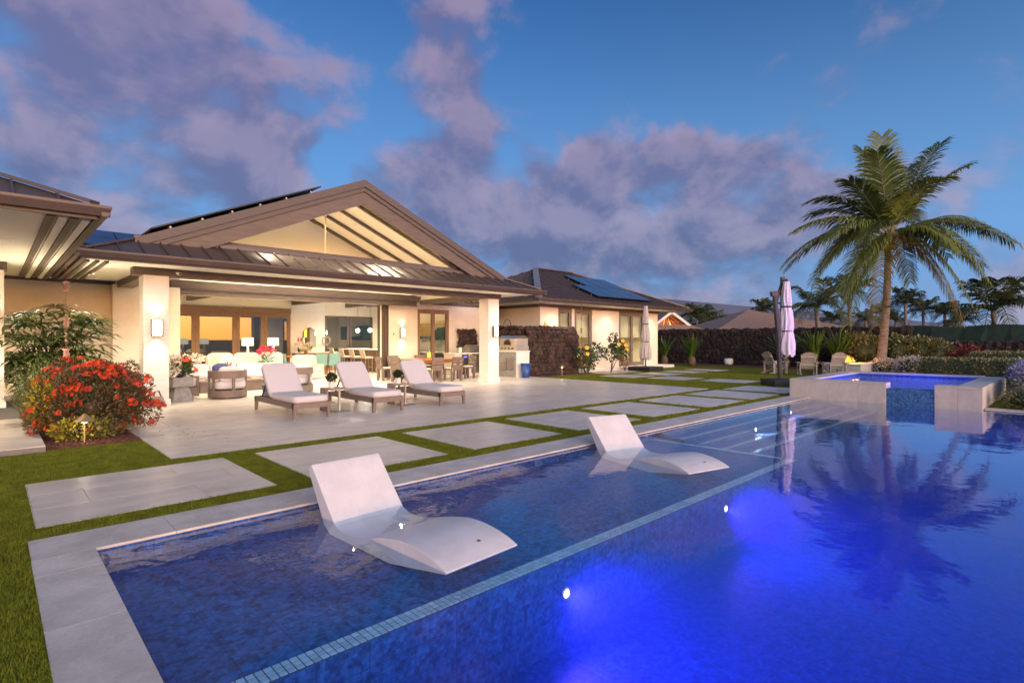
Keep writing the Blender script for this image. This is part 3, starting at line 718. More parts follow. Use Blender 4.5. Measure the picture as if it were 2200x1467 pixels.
for sgn, xa in ((1, EL), (-1, ER)):
    hp('hip_cap', MB().bar((xa + sgn * 0.05, EF + 0.05, EZ + 0.05), (xa + sgn * tx, TOP, EZ + tx * S + 0.03), 0.14, 0.035), 'roof_metal', roof)
hp('flashing', MB().box(EL + tx - 0.1, ER - tx + 0.1, TOP - 0.05, TOP + 0.05, EZ + tx * S - 0.02, EZ + tx * S + 0.07), 'roof_metal', roof)
# gable: rake boards in three layers, band under the opening
def rake(y0, y1, t0, t1, xl=2.3, mname='bronze', nm='rake_board'):
    for f, xe in ((zl, xl), (zr, 2 * RX_ - xl)):
        z = f(xe)
        poly = [(xe, z - t0), (RX_, RZ_ - t0), (RX_, RZ_ - t1), (xe, z - t1)]
        if f is zr: poly = poly[::-1]
        hp(nm, MB().prism(poly, 'y', y0, y1), mname)
rake(GF - 0.06, GF, -0.035, 0.17)
rake(GF - 0.02, GF + 0.03, 0.172, 0.30)
rake(GF + 0.03, GF + 0.20, 0.302, 0.66, 2.5, 'wood_trim')
hp('gable_band', MB().box(3.0, 12.74, TOP + 0.055, TOP + 0.24, EZ + tx * S - 0.05, 3.93), 'bronze')
hp('gable_band', MB().box(3.05, 12.69, TOP + 0.03, TOP + 0.052, 3.80, 3.86), 'roof_metal')
# vaulted ceiling with rafters
CT = 0.20
hp('ceiling', MB().slab([(2.7, 14.6, zl(2.7) - CT), (RX_, 14.6, RZ_ - CT), (RX_, 19.0, RZ_ - CT), (2.7, 19.0, zl(2.7) - CT)], 0.02)
   .slab([(13.04, 14.6, zr(13.04) - CT), (13.04, 19.0, zr(13.04) - CT), (RX_, 19.0, RZ_ - CT), (RX_, 14.6, RZ_ - CT)], 0.02), 'ceiling')
for y in (15.55, 16.6, 17.65, 18.7):
    for f, xe in ((zl, 2.75), (zr, 12.99)):
        hp('rafter', MB().bar((xe, y, f(xe) - CT - 0.08), (RX_ + (0.16 if f is zr else -0.16), y, RZ_ - 0.16 * S - CT - 0.08), 0.085, 0.09), 'wood_trim')
hp('gable_wall', MB().prism([(2.56, 3.30), (13.18, 3.30), (13.18, zr(13.18) - CT - 0.03), (RX_, RZ_ - CT - 0.03), (2.56, zl(2.56) - CT - 0.03)], 'y', 19.0, 19.14), 'ceiling')
for x0, x1 in ((2.72, 2.84), (12.92, 13.02)): hp('side_wall', MB().box(x0, x1, 14.97, 18.97, 3.175, 3.7), 'ceiling')
# walls on the line of the pocket doors
def wall(x0, x1, y0, y1, z0, z1, m='stucco', nm='wall'): return hp(nm, MB().box(x0, x1, y0, y1, z0, z1), m)
wall(-8, 2.46, 19.0, 19.2, 0, 3.05); wall(2.462, 4.1, 18.62, 19.2, 0, 3.05)
wall(11.42, 12.77, 19.0, 19.2, 0, 2.87); wall(14.40, 16.5, 19.0, 19.2, 0, 3.05); wall(12.772, 14.398, 19.0, 19.2, 2.78, 3.05)
wall(4.10, 11.42, 19.05, 19.2, 2.875, 3.30)
hp('wall_trim', MB().box(-8, 2.56, 18.93, 18.998, 3.052, 3.138), 'wood_trim')
hp('wall_trim', MB().box(13.21, 16.5, 18.93, 18.998, 2.98, 3.138), 'wood_trim')
hp('wall_trim', MB().box(11.40, 11.44, 18.98, 18.999, 0, 2.87), 'trim_white'); hp('wall_trim', MB().box(11.04, 11.075, 18.97, 19.02, 0, 2.87), 'trim_white')
for k in range(5):
    d = hp('pocket_door', MB().box(11.085 + 0.064 * k, 11.14 + 0.064 * k, 18.97 + 0.02 * (k % 2), 19.30, 0.01, 2.868), 'bronze')
# window beside the sconce wall
wf = hp('window', MB().box(12.775, 12.90, 19.02, 19.14, 0.02, 2.775).box(14.27, 14.395, 19.02, 19.14, 0.02, 2.775).box(13.52, 13.66, 19.02, 19.14, 0.02, 2.775)
        .box(12.902, 13.518, 19.02, 19.14, 2.60, 2.775).box(13.662, 14.268, 19.02, 19.14, 2.60, 2.775).box(12.902, 13.518, 19.02, 19.14, 0.02, 0.12).box(13.662, 14.268, 19.02, 19.14, 0.02, 0.12), 'door_wood')
hp('pane', MB().box(12.90, 13.52, 19.075, 19.085, 0.12, 2.60), 'glass', wf); hp('pane', MB().box(13.66, 14.27, 19.075, 19.085, 0.12, 2.60), 'glass', wf)
# great room
hp('side_wall', MB().box(3.9, 4.095, 19.21, 26.25, 0, 3.40), 'stucco'); hp('side_wall', MB().box(16.3, 16.5, 19.21, 26.25, 0, 3.40), 'stucco')
hp('room_ceiling', MB().box(3.9, 16.5, 19.21, 26.45, 3.402, 3.44), 'ceiling')
for x in (6.0, 10.45, 13.2): hp('room_beam', MB().box(x, x + 0.22, 19.22, 26.24, 3.16, 3.40), 'wood_trim')
BY = 26.26
def bwall(x0, x1, z0, z1, m='stucco'): return hp('back_wall', MB().box(x0, x1, BY, BY + 0.2, z0, z1), m)
bwall(3.9, 4.95, 0, 3.40); bwall(10.42, 12.13, 0, 3.40, 'trim_white'); bwall(14.8, 16.5, 0, 3.40); bwall(4.952, 10.418, 2.98, 3.40, 'ceiling'); bwall(12.132, 14.798, 2.72, 3.40)
hp('door_header', MB().box(4.952, 10.418, BY - 0.06, BY + 0.16, 2.72, 2.978), 'door_wood')
for a, b in ((4.96, 6.36), (6.37, 7.98), (7.99, 9.20), (9.21, 10.41)):
    fw = 0.15
    df = hp('sliding_door', MB().box(a, a + fw, BY, BY + 0.07, 0, 2.715).box(b - fw, b, BY, BY + 0.07, 0, 2.715).box(a + fw, b - fw, BY, BY + 0.07, 2.55, 2.715).box(a + fw, b - fw, BY, BY + 0.07, 0, 0.14), 'door_wood')
    hp('pane', MB().box(a + fw, b - fw, BY + 0.03, BY + 0.04, 0.14, 2.55), 'glass_west', df)
for a, b in ((12.14, 13.42), (13.5, 14.79)):
    df = hp('room_window', MB().box(a, a + 0.08, BY, BY + 0.07, 0.9, 2.715).box(b - 0.08, b, BY, BY + 0.07, 0.9, 2.715).box(a + 0.08, b - 0.08, BY, BY + 0.07, 2.63, 2.715).box(a + 0.08, b - 0.08, BY, BY + 0.07, 0.9, 0.97), 'wood_trim')
    hp('pane', MB().box(a + 0.08, b - 0.08, BY + 0.03, BY + 0.04, 0.97, 2.63), 'glass_coated', df)
bwall(12.132, 14.798, 0, 0.898)

# ---- bedroom wing on the left
WB = Vector((-3, 16, 0))
wing = thing('bedroom_wing', 'low wing with hipped metal roof and deep cream soffit left of the pavilion', 'house', tuple(WB))
def wp(name, mb, m, parent=None, **k):
    return obj(name, mb, m, wing, loc=tuple(-WB), **k) if parent is None else obj(name, mb, m, parent, **k)
WX, WY, WL = 1.06, 9.06, -9.0
wr = wp('roof', MB().slab([(WL, WY, EZ), (WX, WY, EZ), (WX - 4, WY + 4, EZ + 4 * S), (WL, WY + 4, EZ + 4 * S)], 0.06)
        .slab([(WX, WY, EZ), (WX, 19, EZ), (WX - 4, 19, EZ + 4 * S), (WX - 4, WY + 4, EZ + 4 * S)], 0.06), 'roof_metal')
for k in range(20):
    x = WX - 0.42 - 0.44 * k; y1 = WY + min(4, WX - x)
    wp('seam', MB().bar((x, WY + 0.02, EZ + 0.026), (x, y1, EZ + (y1 - WY) * S + 0.018), 0.022, 0.045), 'roof_metal', wr)
wp('hip_cap', MB().bar((WX - 0.05, WY + 0.05, EZ + 0.06), (WX - 4, WY + 4, EZ + 4 * S + 0.03), 0.16, 0.05), 'roof_metal', wr)
wp('gutter', gutter((WL, WY - 0.005, EZ), (WX + 0.10, WY - 0.005, EZ), (0, -1, 0)), 'gutter')
wp('gutter', gutter((WX + 0.005, WY - 0.10, EZ - 0.002), (WX + 0.005, 18.9, EZ - 0.002), (1, 0, 0)), 'gutter')
wp('fascia', MB().box(WL, WX - 0.03, WY, WY + 0.055, 3.10, 3.255), 'bronze')
wp('fascia', MB().box(WX - 0.055, WX - 0.002, WY + 0.06, 18.9, 3.10, 3.255), 'bronze')
wp('soffit', MB().box(WL, WX - 0.06, WY + 0.06, 18.98, 3.14, 3.17), 'soffit')
for k, mm in enumerate(('soffit', 'wood_trim', 'soffit', 'wood_trim')):
    wp('soffit_strip', MB().box(WX - 0.17 - 0.12 * k, WX - 0.08 - 0.12 * k, WY + 0.2, 18.9, 3.10 + 0.01 * (k % 2), 3.138), mm)
wc = wp('column', MB().box(-0.30, 0.21, 15.6, 16.1, 0.09, 2.96), 'column_stone')
wp('column_base', MB().box(-0.33, 0.24, 15.57, 16.13, 0.08, 0.22), 'trim_white', wc)
wp('beam', MB().box(WL, 0.26, 15.65, 16.05, 2.962, 3.138), 'wood_trim')

# ---- guest wing on the right
GB = Vector((22, 16.5, 0))
guest = thing('guest_wing', 'cream guest wing with hipped standing seam roof and glass doors', 'house', tuple(GB))
def gp(name, mb, m, parent=None, **k):
    return obj(name, mb, m, guest, loc=tuple(-GB), **k) if parent is None else obj(name, mb, m, parent, **k)
GX0, GX1, GY0, GY1 = 16.2, 28.7, 15.35, 24.85
gz = 3.22; gh = (GY1 - GY0) / 2
gr = gp('roof', MB().slab([(GX0, GY0, gz), (GX1, GY0, gz), (GX1 - gh, GY0 + gh, gz + gh * S), (GX0 + gh, GY0 + gh, gz + gh * S)], 0.06)
        .slab([(GX0, GY1, gz), (GX0, GY0, gz), (GX0 + gh, GY0 + gh, gz + gh * S)], 0.06)
        .slab([(GX1, GY0, gz), (GX1, GY1, gz), (GX1 - gh, GY0 + gh, gz + gh * S)], 0.06)
        .slab([(GX1, GY1, gz), (GX0, GY1, gz), (GX0 + gh, GY0 + gh, gz + gh * S), (GX1 - gh, GY0 + gh, gz + gh * S)], 0.06), 'roof_metal')
k = 0; x = GX0 + 0.3
while x < GX1 - 0.2:
    y1 = GY0 + min(gh, x - GX0, GX1 - x)
    gp('seam', MB().bar((x, GY0 + 0.02, gz + 0.026), (x, y1, gz + (y1 - GY0) * S + 0.018), 0.03, 0.05), 'roof_metal', gr); x += 0.41
y = GY0 + 0.3
while y < GY1 - 0.2:
    x1 = GX0 + min(gh, y - GY0, GY1 - y)
    gp('seam', MB().bar((GX0 + 0.02, y, gz + 0.026), (x1, y, gz + (x1 - GX0) * S + 0.018), 0.03, 0.05), 'roof_metal', gr); y += 0.41
gp('hip_cap', MB().bar((GX0 + 0.05, GY0 + 0.05, gz + 0.06), (GX0 + gh, GY0 + gh, gz + gh * S + 0.05), 0.30, 0.06), 'galv', gr)
gp('hip_cap', MB().bar((GX1 - 0.05, GY0 + 0.05, gz + 0.06), (GX1 - gh, GY0 + gh, gz + gh * S + 0.05), 0.24, 0.05), 'roof_metal', gr)
gp('ridge_cap', MB().bar((GX0 + gh, GY0 + gh, gz + gh * S + 0.05), (GX1 - gh, GY0 + gh, gz + gh * S + 0.05), 0.24, 0.05), 'roof_metal', gr)
gp('gutter', gutter((GX0 - 0.1, GY0 - 0.005, gz), (GX1 + 0.1, GY0 - 0.005, gz), (0, -1, 0)), 'gutter')
gp('gutter', gutter((GX0 - 0.005, GY0 - 0.1, gz - 0.002), (GX0 - 0.005, GY1, gz - 0.002), (-1, 0, 0)), 'gutter')
gp('gutter', gutter((GX1 + 0.005, GY0 - 0.1, gz - 0.002), (GX1 + 0.005, GY1, gz - 0.002), (1, 0, 0)), 'gutter')
gp('soffit', MB().box(GX0 + 0.04, GX1 - 0.04, GY0 + 0.04, GY1 - 0.1, 3.09, 3.12), 'soffit')
gw = [(17.5, 18.70), (19.67, 19.85), (21.19, 23.41), (25.77, 27.12)]
for a, b in gw: gp('wall', MB().box(a, b, 16.5, 16.7, 0.0, 2.955), 'stucco')
gp('wall', MB().box(18.702, 19.668, 16.5, 16.7, 0, 0.6), 'stucco')
gp('wall', MB().box(17.5, 17.7, 16.702, 24, 0, 2.955), 'stucco'); gp('wall', MB().box(26.92, 27.12, 16.702, 24, 0, 2.955), 'stucco')
gp('wall', MB().box(17.702, 26.918, 23.8, 24.0, 0, 2.955), 'stucco')
gp('wall_trim', MB().box(17.44, 27.18, 16.45, 16.75, 2.957, 3.088), 'wood_trim'); gp('wall_trim', MB().box(17.44, 17.75, 16.752, 24, 2.957, 3.088), 'wood_trim')
gp('plinth', MB().box(19.4, 27.6, 15.75, 16.498, -0.05, 0.13), 'trim_white')
def gdoor(a, b, z0, z1, mull=None, nm='glass_door'):
    fw = 0.17; mb = MB().box(a, a + fw, 16.53, 16.62, z0, z1).box(b - fw, b, 16.53, 16.62, z0, z1).box(a + fw, b - fw, 16.53, 16.62, z1 - 0.2, z1).box(a + fw, b - fw, 16.53, 16.62, z0, z0 + 0.2)
    if mull: mb.box(mull - 0.09, mull + 0.09, 16.53, 16.62, z0 + 0.2, z1 - 0.2)
    d = gp(nm, mb, 'taupe_frame')
    for p, q in ([(a + fw, b - fw)] if not mull else [(a + fw, mull - 0.09), (mull + 0.09, b - fw)]):
        gp('pane', MB().box(p, q, 16.57, 16.58, z0 + 0.2, z1 - 0.2), 'glass_guest', d)
mat('shade_cloth', (0.80, 0.79, 0.72), 0.9, var=0.03, scale=30, sub=0.55)
glass('glass_guest', (0.92, 0.94, 0.88), 0.05)
gdoor(18.702, 19.668, 0.602, 2.953, None, 'window'); gdoor(19.852, 21.188, 0.13, 2.953); gdoor(23.412, 25.768, 0.13, 2.953, 24.62)
gp('room_floor', MB().box(17.71, 26.91, 16.71, 23.79, -0.02, 0.12), 'tile')
gp('room_ceiling', MB().box(17.71, 26.91, 16.71, 23.79, 2.90, 2.95), 'ceiling')
for a, b in ((18.75, 19.62), (19.9, 21.14), (23.46, 24.58), (24.66, 25.72)): gp('roller_shade', MB().box(a, b, 16.74, 16.75, 1.62, 2.88), 'shade_cloth')
gp('partition', MB().box(21.5, 26.9, 20.6, 20.7, 0.13, 2.89), 'cushion_cream')

# ================================================================== fixtures on the buildings
def sconce(x, y, z, label):
    t = thing('wall_sconce', label, 'wall lamp', (x, y, z), 0, 'lit wall sconces')
    obj('back_plate', MB().box(-0.10, 0.10, -0.012, 0.0, -0.18, 0.18), 'dark_metal', t)
    fr = MB()
    for sx_ in (-1, 1): fr.box(sx_ * 0.105 - 0.007, sx_ * 0.105 + 0.007, -0.10, -0.012, -0.19, 0.19)
    fr.box(-0.097, 0.097, -0.10, -0.012, 0.178, 0.19).box(-0.097, 0.097, -0.10, -0.012, -0.19, -0.178)
    obj('cage', fr, 'dark_metal', t)
    obj('diffuser', MB().box(-0.092, 0.092, -0.088, -0.016, -0.172, 0.172), 'sconce_glow', t, bevel=0.008)
    lamp('SPOT', t, (0, -0.07, -0.20), 42, WARM, (R(4), 0, 0), 0.03, R(95), 0.9)
    lamp('SPOT', t, (0, -0.07, 0.20), 14, WARM, (R(176), 0, 0), 0.03, R(100), 0.9)
    return t
sconce(2.73, 14.545, 1.77, 'glowing box sconce on the left cream column of the pavilion')
sconce(13.05, 14.545, 1.80, 'glowing box sconce on the right cream column of the pavilion')
sconce(12.02, 18.995, 1.78, 'glowing box sconce on the wall behind the outdoor dining table')
def downlight(x, y, z, p, label, rot=(0, 0, 0), spot=R(130), group='recessed ceiling downlights', col=WARM):
    t = thing('downlight', label, 'ceiling light', (x, y, z), 0, group); t.rotation_euler = rot
    obj('trim_ring', MB().lathe([(0.052, 0.0), (0.075, -0.004), (0.078, 0.0), (0.075, 0.004), (0.052, 0.004)], n=18), 'trim_white', t)
    obj('lens', MB().lathe([(0.001, 0.001), (0.05, 0.001), (0.05, 0.006), (0.001, 0.006)], n=16), 'down_glow', t)
    lamp('SPOT', t, (0, 0, -0.02), p * LG, col, (0, 0, 0), 0.05, spot, 1.0)
    return t
LW = 70; LG = 6.8; CV = 55.0
ang = math.atan(S)
for i, (x, y) in enumerate(((5.4, 15.05), (5.4, 16.1), (5.4, 18.2), (9.15, 15.05), (10.2, 16.1), (9.0, 17.15), (11.6, 17.15), (6.9, 17.15), (4.3, 17.15))):
    f = zl if x < RX_ else zr
    downlight(x, y, f(x) - CT - 0.026, LW, 'lit recessed spot in the vaulted ceiling, ' + ('left' if x < RX_ else 'right') + ' slope, ' +
              {0: 'front bay', 1: 'second bay', 2: 'rear bay', 3: 'front bay', 4: 'second bay', 5: 'third bay near the ridge', 6: 'third bay near the beam', 7: 'third bay near the ridge', 8: 'third bay near the beam'}[i],
              (0, ang if x > RX_ else -ang, 0))
for i, x in enumerate((1.9, 5.9, 9.8, 13.7)):
    downlight(x, 14.08, 3.137, 22, 'recessed soffit spot under the front eave, ' + ('over the red bush', 'above the tub chairs', 'above the sun loungers', 'by the right column')[i])
downlight(13.8, 16.8, 3.137, 40, 'recessed soffit spot above the barbecue counter')
downlight(0.2, 12.2, 3.137, 45, 'recessed soffit spot of the bedroom wing near its front corner')
downlight(0.3, 17.2, 3.137, 45, 'recessed soffit spot of the bedroom wing above the fan palm')
downlight(1.8, 17.0, 3.09, 40, 'recessed soffit spot between the two roofs above the planting')
for i, (x, y) in enumerate(((5.4, 20.6), (8.6, 20.6), (5.4, 24.4), (8.6, 24.4), (12.2, 24.6), (14.6, 21.0), (11.9, 21.2), (14.8, 24.6))):
    downlight(x, y, 3.398, 75, 'great room ceiling spot over the ' + ('left end of the cream sofa', 'sofa table lamps', 'left glass doors', 'right glass doors', 'sideboard', 'kitchen front', 'bar entrance', 'kitchen back')[i])
for i, x in enumerate((18.3, 22.3, 26.2)): downlight(x, 15.9, 3.088, 16, 'soffit spot of the guest wing ' + ('near the outdoor shower', 'between its two glass doors', 'by the closed grey umbrella')[i])
for i, x in enumerate((20.2, 24.6)): downlight(x, (17.5, 17.7)[i], 2.895, 150, 'ceiling spot inside the guest wing behind ' + ('the single glass door', 'the double glass door')[i])

# solar arrays
def solar(label, o, ux, uv, nx, ny, pw, ph, lift, skip=()):
    o = Vector(o); ux = Vector(ux).normalized(); uv = Vector(uv).normalized(); nn = ux.cross(uv).normalized()
    if nn.z < 0: nn = -nn
    t = thing('solar_array', label, 'solar panels', tuple(o))
    for i in range(nx):
        for j in range(ny):
            if (i, j) in skip: continue
            a = ux * (i * (pw + 0.015)) + uv * (j * (ph + 0.015)) + nn * lift
            fr = obj('panel_frame', MB().slab([a, a + ux * pw, a + ux * pw + uv * ph, a + uv * ph], 0.035), 'solar_frame', t)
            q = [a + ux * 0.015 + uv * 0.015, a + ux * (pw - 0.015) + uv * 0.015, a + ux * (pw - 0.015) + uv * (ph - 0.015), a + ux * 0.015 + uv * (ph - 0.015)]
            q = [p + nn * 0.002 for p in q]
            obj('panel', MB().slab(q, 0.001), 'solar', fr)
    for j in range(ny):
        for fr_ in (0.25, 0.75):
            a = uv * ((j + fr_) * (ph + 0.015)) + nn * (lift - 0.06)
            x0 = min([i for i in range(nx) if (i, j) not in skip]); x1 = max([i for i in range(nx) if (i, j) not in skip]) + 1
            obj('rail', MB().bar(a + ux * (x0 * (pw + 0.015)), a + ux * (x1 * (pw + 0.015)), 0.04, 0.04, nn), 'galv', t)
            for k in range(x0, x1 + 1):
                b = a + ux * (k * (pw + 0.015) * 0.98 + 0.05); obj('foot', MB().bar(b, b - nn * (lift - 0.06), 0.05, 0.05, ux), 'galv', t)
solar('blue solar panels on the front slope of the guest wing roof', (20.75, 15.85, gz + 0.5 * S), (1, 0, 0), (0, 1, S), 4, 2, 1.16, 1.72, 0.14, ((0, 1),))
solar('dark solar array raised over the left slope of the pavilion roof', (2.75, 14.75, zl(2.75)), (0, 1, 0), (1, 0, S), 5, 3, 1.05, 1.45, 0.15)
solar('blue solar panels on the rear roof seen between the two left roofs', (2.3, 24.0, 4.75), (1, 0, 0), (0, 1, S), 2, 2, 1.1, 1.0, 0.12)
rear = thing('rear_wing', 'rear roof of the house rising behind the left corner of the pavilion', 'house', (0, 26, 0))
obj('roof', MB().slab([(-2, -2.2, 4.66), (4.7, -2.2, 4.66), (3.6, -0.4, 5.44), (-2, -0.4, 5.44)], 0.08), 'roof_metal', rear)
obj('wall', MB().box(-2, 3.6, 0.3, 6, 0, 4.7), 'stucco', rear)

# security camera, ceiling fan, thermostat
t = thing('security_camera', 'small white security camera on the beam beside the left column', 'camera', (3.15, 14.59, 3.05))
obj('mount', MB().lathe([(0.03, 0), (0.03, 0.01), (0.012, 0.014), (0.012, 0.05)], n=12), 'trim_white', t, rot=(R(90), 0, 0)); obj('camera_body', MB().cyl((0, -0.05, -0.01), (0.03, -0.16, -0.03), 0.034), 'trim_white', t, smooth=False); obj('lens', MB().cyl((0.03, -0.161, -0.03), (0.031, -0.166, -0.031), 0.026), 'black', t)
t = thing('ceiling_fan', 'ceiling fan hanging on a long rod from the ridge of the vaulted ceiling', 'ceiling fan', (7.87, 17.0, RZ_ - 0.44))
obj('canopy', MB().lathe([(0.02, -0.16), (0.07, -0.12), (0.10, -0.02), (0.10, 0.0)], n=16), 'trim_white', t, smooth=True)
obj('rod', MB().cyl((0, 0, -0.15), (0, 0, -1.75), 0.014), 'brass', t)
obj('motor', MB().lathe([(0.05, -1.75), (0.13, -1.78), (0.14, -1.90), (0.06, -1.96), (0.01, -1.97)], n=16), 'brass', t, smooth=True)
for k in range(3):
    a = R(120 * k + 15); mb = MB(); mb.obox((math.cos(a) * 0.5, math.sin(a) * 0.5, -1.86), (0.78, 0.13, 0.012), RZ(a) @ RX(R(12))); obj('blade', mb, 'door_wood', t)
t = thing('thermostat', 'small white wall control left of the dining wall sconce', 'control', (11.60, 18.995, 1.74))
obj('housing', MB().box(-0.07, 0.07, -0.02, 0, -0.05, 0.05), 'trim_white', t, bevel=0.006); obj('display', MB().box(-0.005, 0.055, -0.022, -0.0205, -0.03, 0.03), 'black', t)
# rain chains
def rain_chain(x, y, z0, z1, cups, label):
    t = thing('rain_chain', label, 'rain chain', (x, y, z1))
    z = z0 - z1; lk = MB(); k = 0
    n = int((z0 - z1) / 0.062)
    for i in range(n):
        c = z - 0.031 - i * 0.062; pts = []
        for j in range(9):
            a = 2 * PI * j / 8; r_ = Vector((0.020 * math.cos(a), 0, 0.038 * math.sin(a)))
            pts.append((RZ(R(90) * (i % 2)) @ r_) + Vector((0, 0, c)))
        lk.tube(pts, 0.0045, 5, False)
    obj('chain_links', lk, 'copper', t)
    for cz in cups:
        c = MB()
        prof = [(0.015, -0.10), (0.034, -0.09), (0.044, -0.02), (0.034, 0.05), (0.06, 0.10)]
        c.lathe(prof, (0, 0, cz - z1), 8); 
        for i in range(len(c.v)):
            x_, y_, z_ = c.v[i]; a = math.atan2(y_, x_); s = 1 + 0.25 * math.cos(4 * a); c.v[i] = (x_ * s, y_ * s, z_)
        obj('cup', c, 'copper', t)
rain_chain(1.15, 14.7, 3.10, 0.95, (2.62, 1.87, 1.22), 'copper rain chain with star shaped cups above the red flowering bush')
rain_chain(18.85, 15.28, 3.08, 0.3, (2.5, 1.9, 1.3, 0.7), 'rain chain at the guest wing gutter beside the lava rock wall')

# strip light on header beam; three hidden strips added to brighten the vaulted ceiling
def cove(x, y, z, L_, along, label, p):
    t = thing('cove_light', label, 'cove light', (x, y, z), 0, 'cove light strips on the beams')
    a, b = (L_ / 2, 0.03) if along == 'x' else (0.03, L_ / 2)
    obj('channel', MB().box(-a, a, -b, b, 0.0, 0.02), 'trim_white', t); obj('strip', MB().box(-a * 0.98 if along == 'x' else -0.012, a * 0.98 if along == 'x' else 0.012, -0.012 if along == 'x' else -b * 0.98, 0.012 if along == 'x' else b * 0.98, 0.021, 0.027), 'cove_fill' if p else 'cove_soft', t)
emis('cove_fill', (1.0, 0.78, 0.46), CV); emis('cove_soft', (1.0, 0.80, 0.50), 5.0)
cove(8.25, 18.86, 3.302, 8.4, 'x', 'warm light strip on top of the long door header beam', 0)
cove(8.0, 15.02, 3.80, 6.6, 'x', 'hidden fill light strip added behind the gable band', 1)
cove(3.15, 16.9, 3.70, 3.4, 'y', 'hidden fill light strip added along the left edge of the vaulted ceiling', 1)
cove(12.6, 16.9, 3.70, 3.4, 'y', 'hidden fill light strip added along the right edge of the vaulted ceiling', 1)
def uplight(x, y, z, p, label, aim=(0, 0, 1)):
    t = thing('uplight', label, 'garden light', (x, y, z), 0, 'garden uplights'); obj('housing', MB().lathe([(0.045, 0.0), (0.05, 0.10), (0.045, 0.11), (0.042, 0.095)], n=14), 'dark_metal', t); obj('lens', MB().lathe([(0.001, 0.09), (0.041, 0.09)], n=14, cap=False), 'under_glow', t)
    lamp('SPOT', t, (0, 0, 0.12), p, WARM, Vector(aim).to_track_quat('-Z', 'Y').to_euler(), 0.05, R(125), 1.0)
uplight(0.72, 14.3, 0.012, 380, 'garden uplight in the bed below the left soffit', (-0.3, 0.1, 1)); uplight(1.45, 15.4, 0.012, 320, 'garden uplight near the cream wall behind the left column', (0.2, 0.4, 1)); uplight(1.3, 13.9, 0.012, 160, 'garden uplight in front of the lady palm', (-0.25, 0.8, 0.6))

# ================================================================== furniture: pool and terrace
def extrude_profile(prof, w_, bev=0.012):
    return MB().prism(prof, 'x', -w_ / 2, w_ / 2)
def spline(pts, n=4):
    out = []
    for i in range(len(pts) - 1):
        p = [Vector(pts[max(0, min(len(pts) - 1, k))]) for k in (i - 1, i, i + 1, i + 2)]
        for j in range(n):
            t_ = j / n; out.append(tuple(0.5 * ((2 * p[1]) + (-p[0] + p[2]) * t_ + (2 * p[0] - 5 * p[1] + 4 * p[2] - p[3]) * t_ ** 2 + (-p[0] + 3 * p[1] - 3 * p[2] + p[3]) * t_ ** 3)))
    return out + [tuple(pts[-1])]
def floating_lounger(loc, rz, label):
    t = thing('pool_lounger', label, 'pool lounger', loc, rz, 'white loungers standing in the shallow shelf')
    top = [(1.085, 0.480), (1.070, 0.512), (1.035, 0.524), (1.000, 0.506), (0.66, 0.14), (0.59, 0.090), (0.50, 0.068), (0.36, 0.070), (0.20, 0.096), (0.02, 0.142), (-0.15, 0.180), (-0.30, 0.203), (-0.45, 0.204), (-0.60, 0.186), (-0.72, 0.158), (-0.82, 0.122)]
    bot = [(-0.82, 0.108), (-0.50, 0.055), (-0.18, 0.002), (0.70, 0.002), (0.80, 0.06)]
    obj('shell', MB().prism(spline(top) + bot, 'x', -0.345, 0.345), 'white_resin', t, auto=30, bevel=0.012, seg=3)
    obj('drain_cap', MB().lathe([(0.001, 0.0), (0.013, 0.0), (0.016, -0.01)], (0.10, -0.66, 0.178), 12), 'steel_dark', t, rot=(0, 0, 0))
    return t
floating_lounger((2.46, 3.72, LZ + 0.002), R(3), 'white moulded lounger in the shallow water nearest the camera')
floating_lounger((6.30, 3.82, LZ + 0.002), R(-14), 'white moulded lounger in the shallow water farther from the camera')

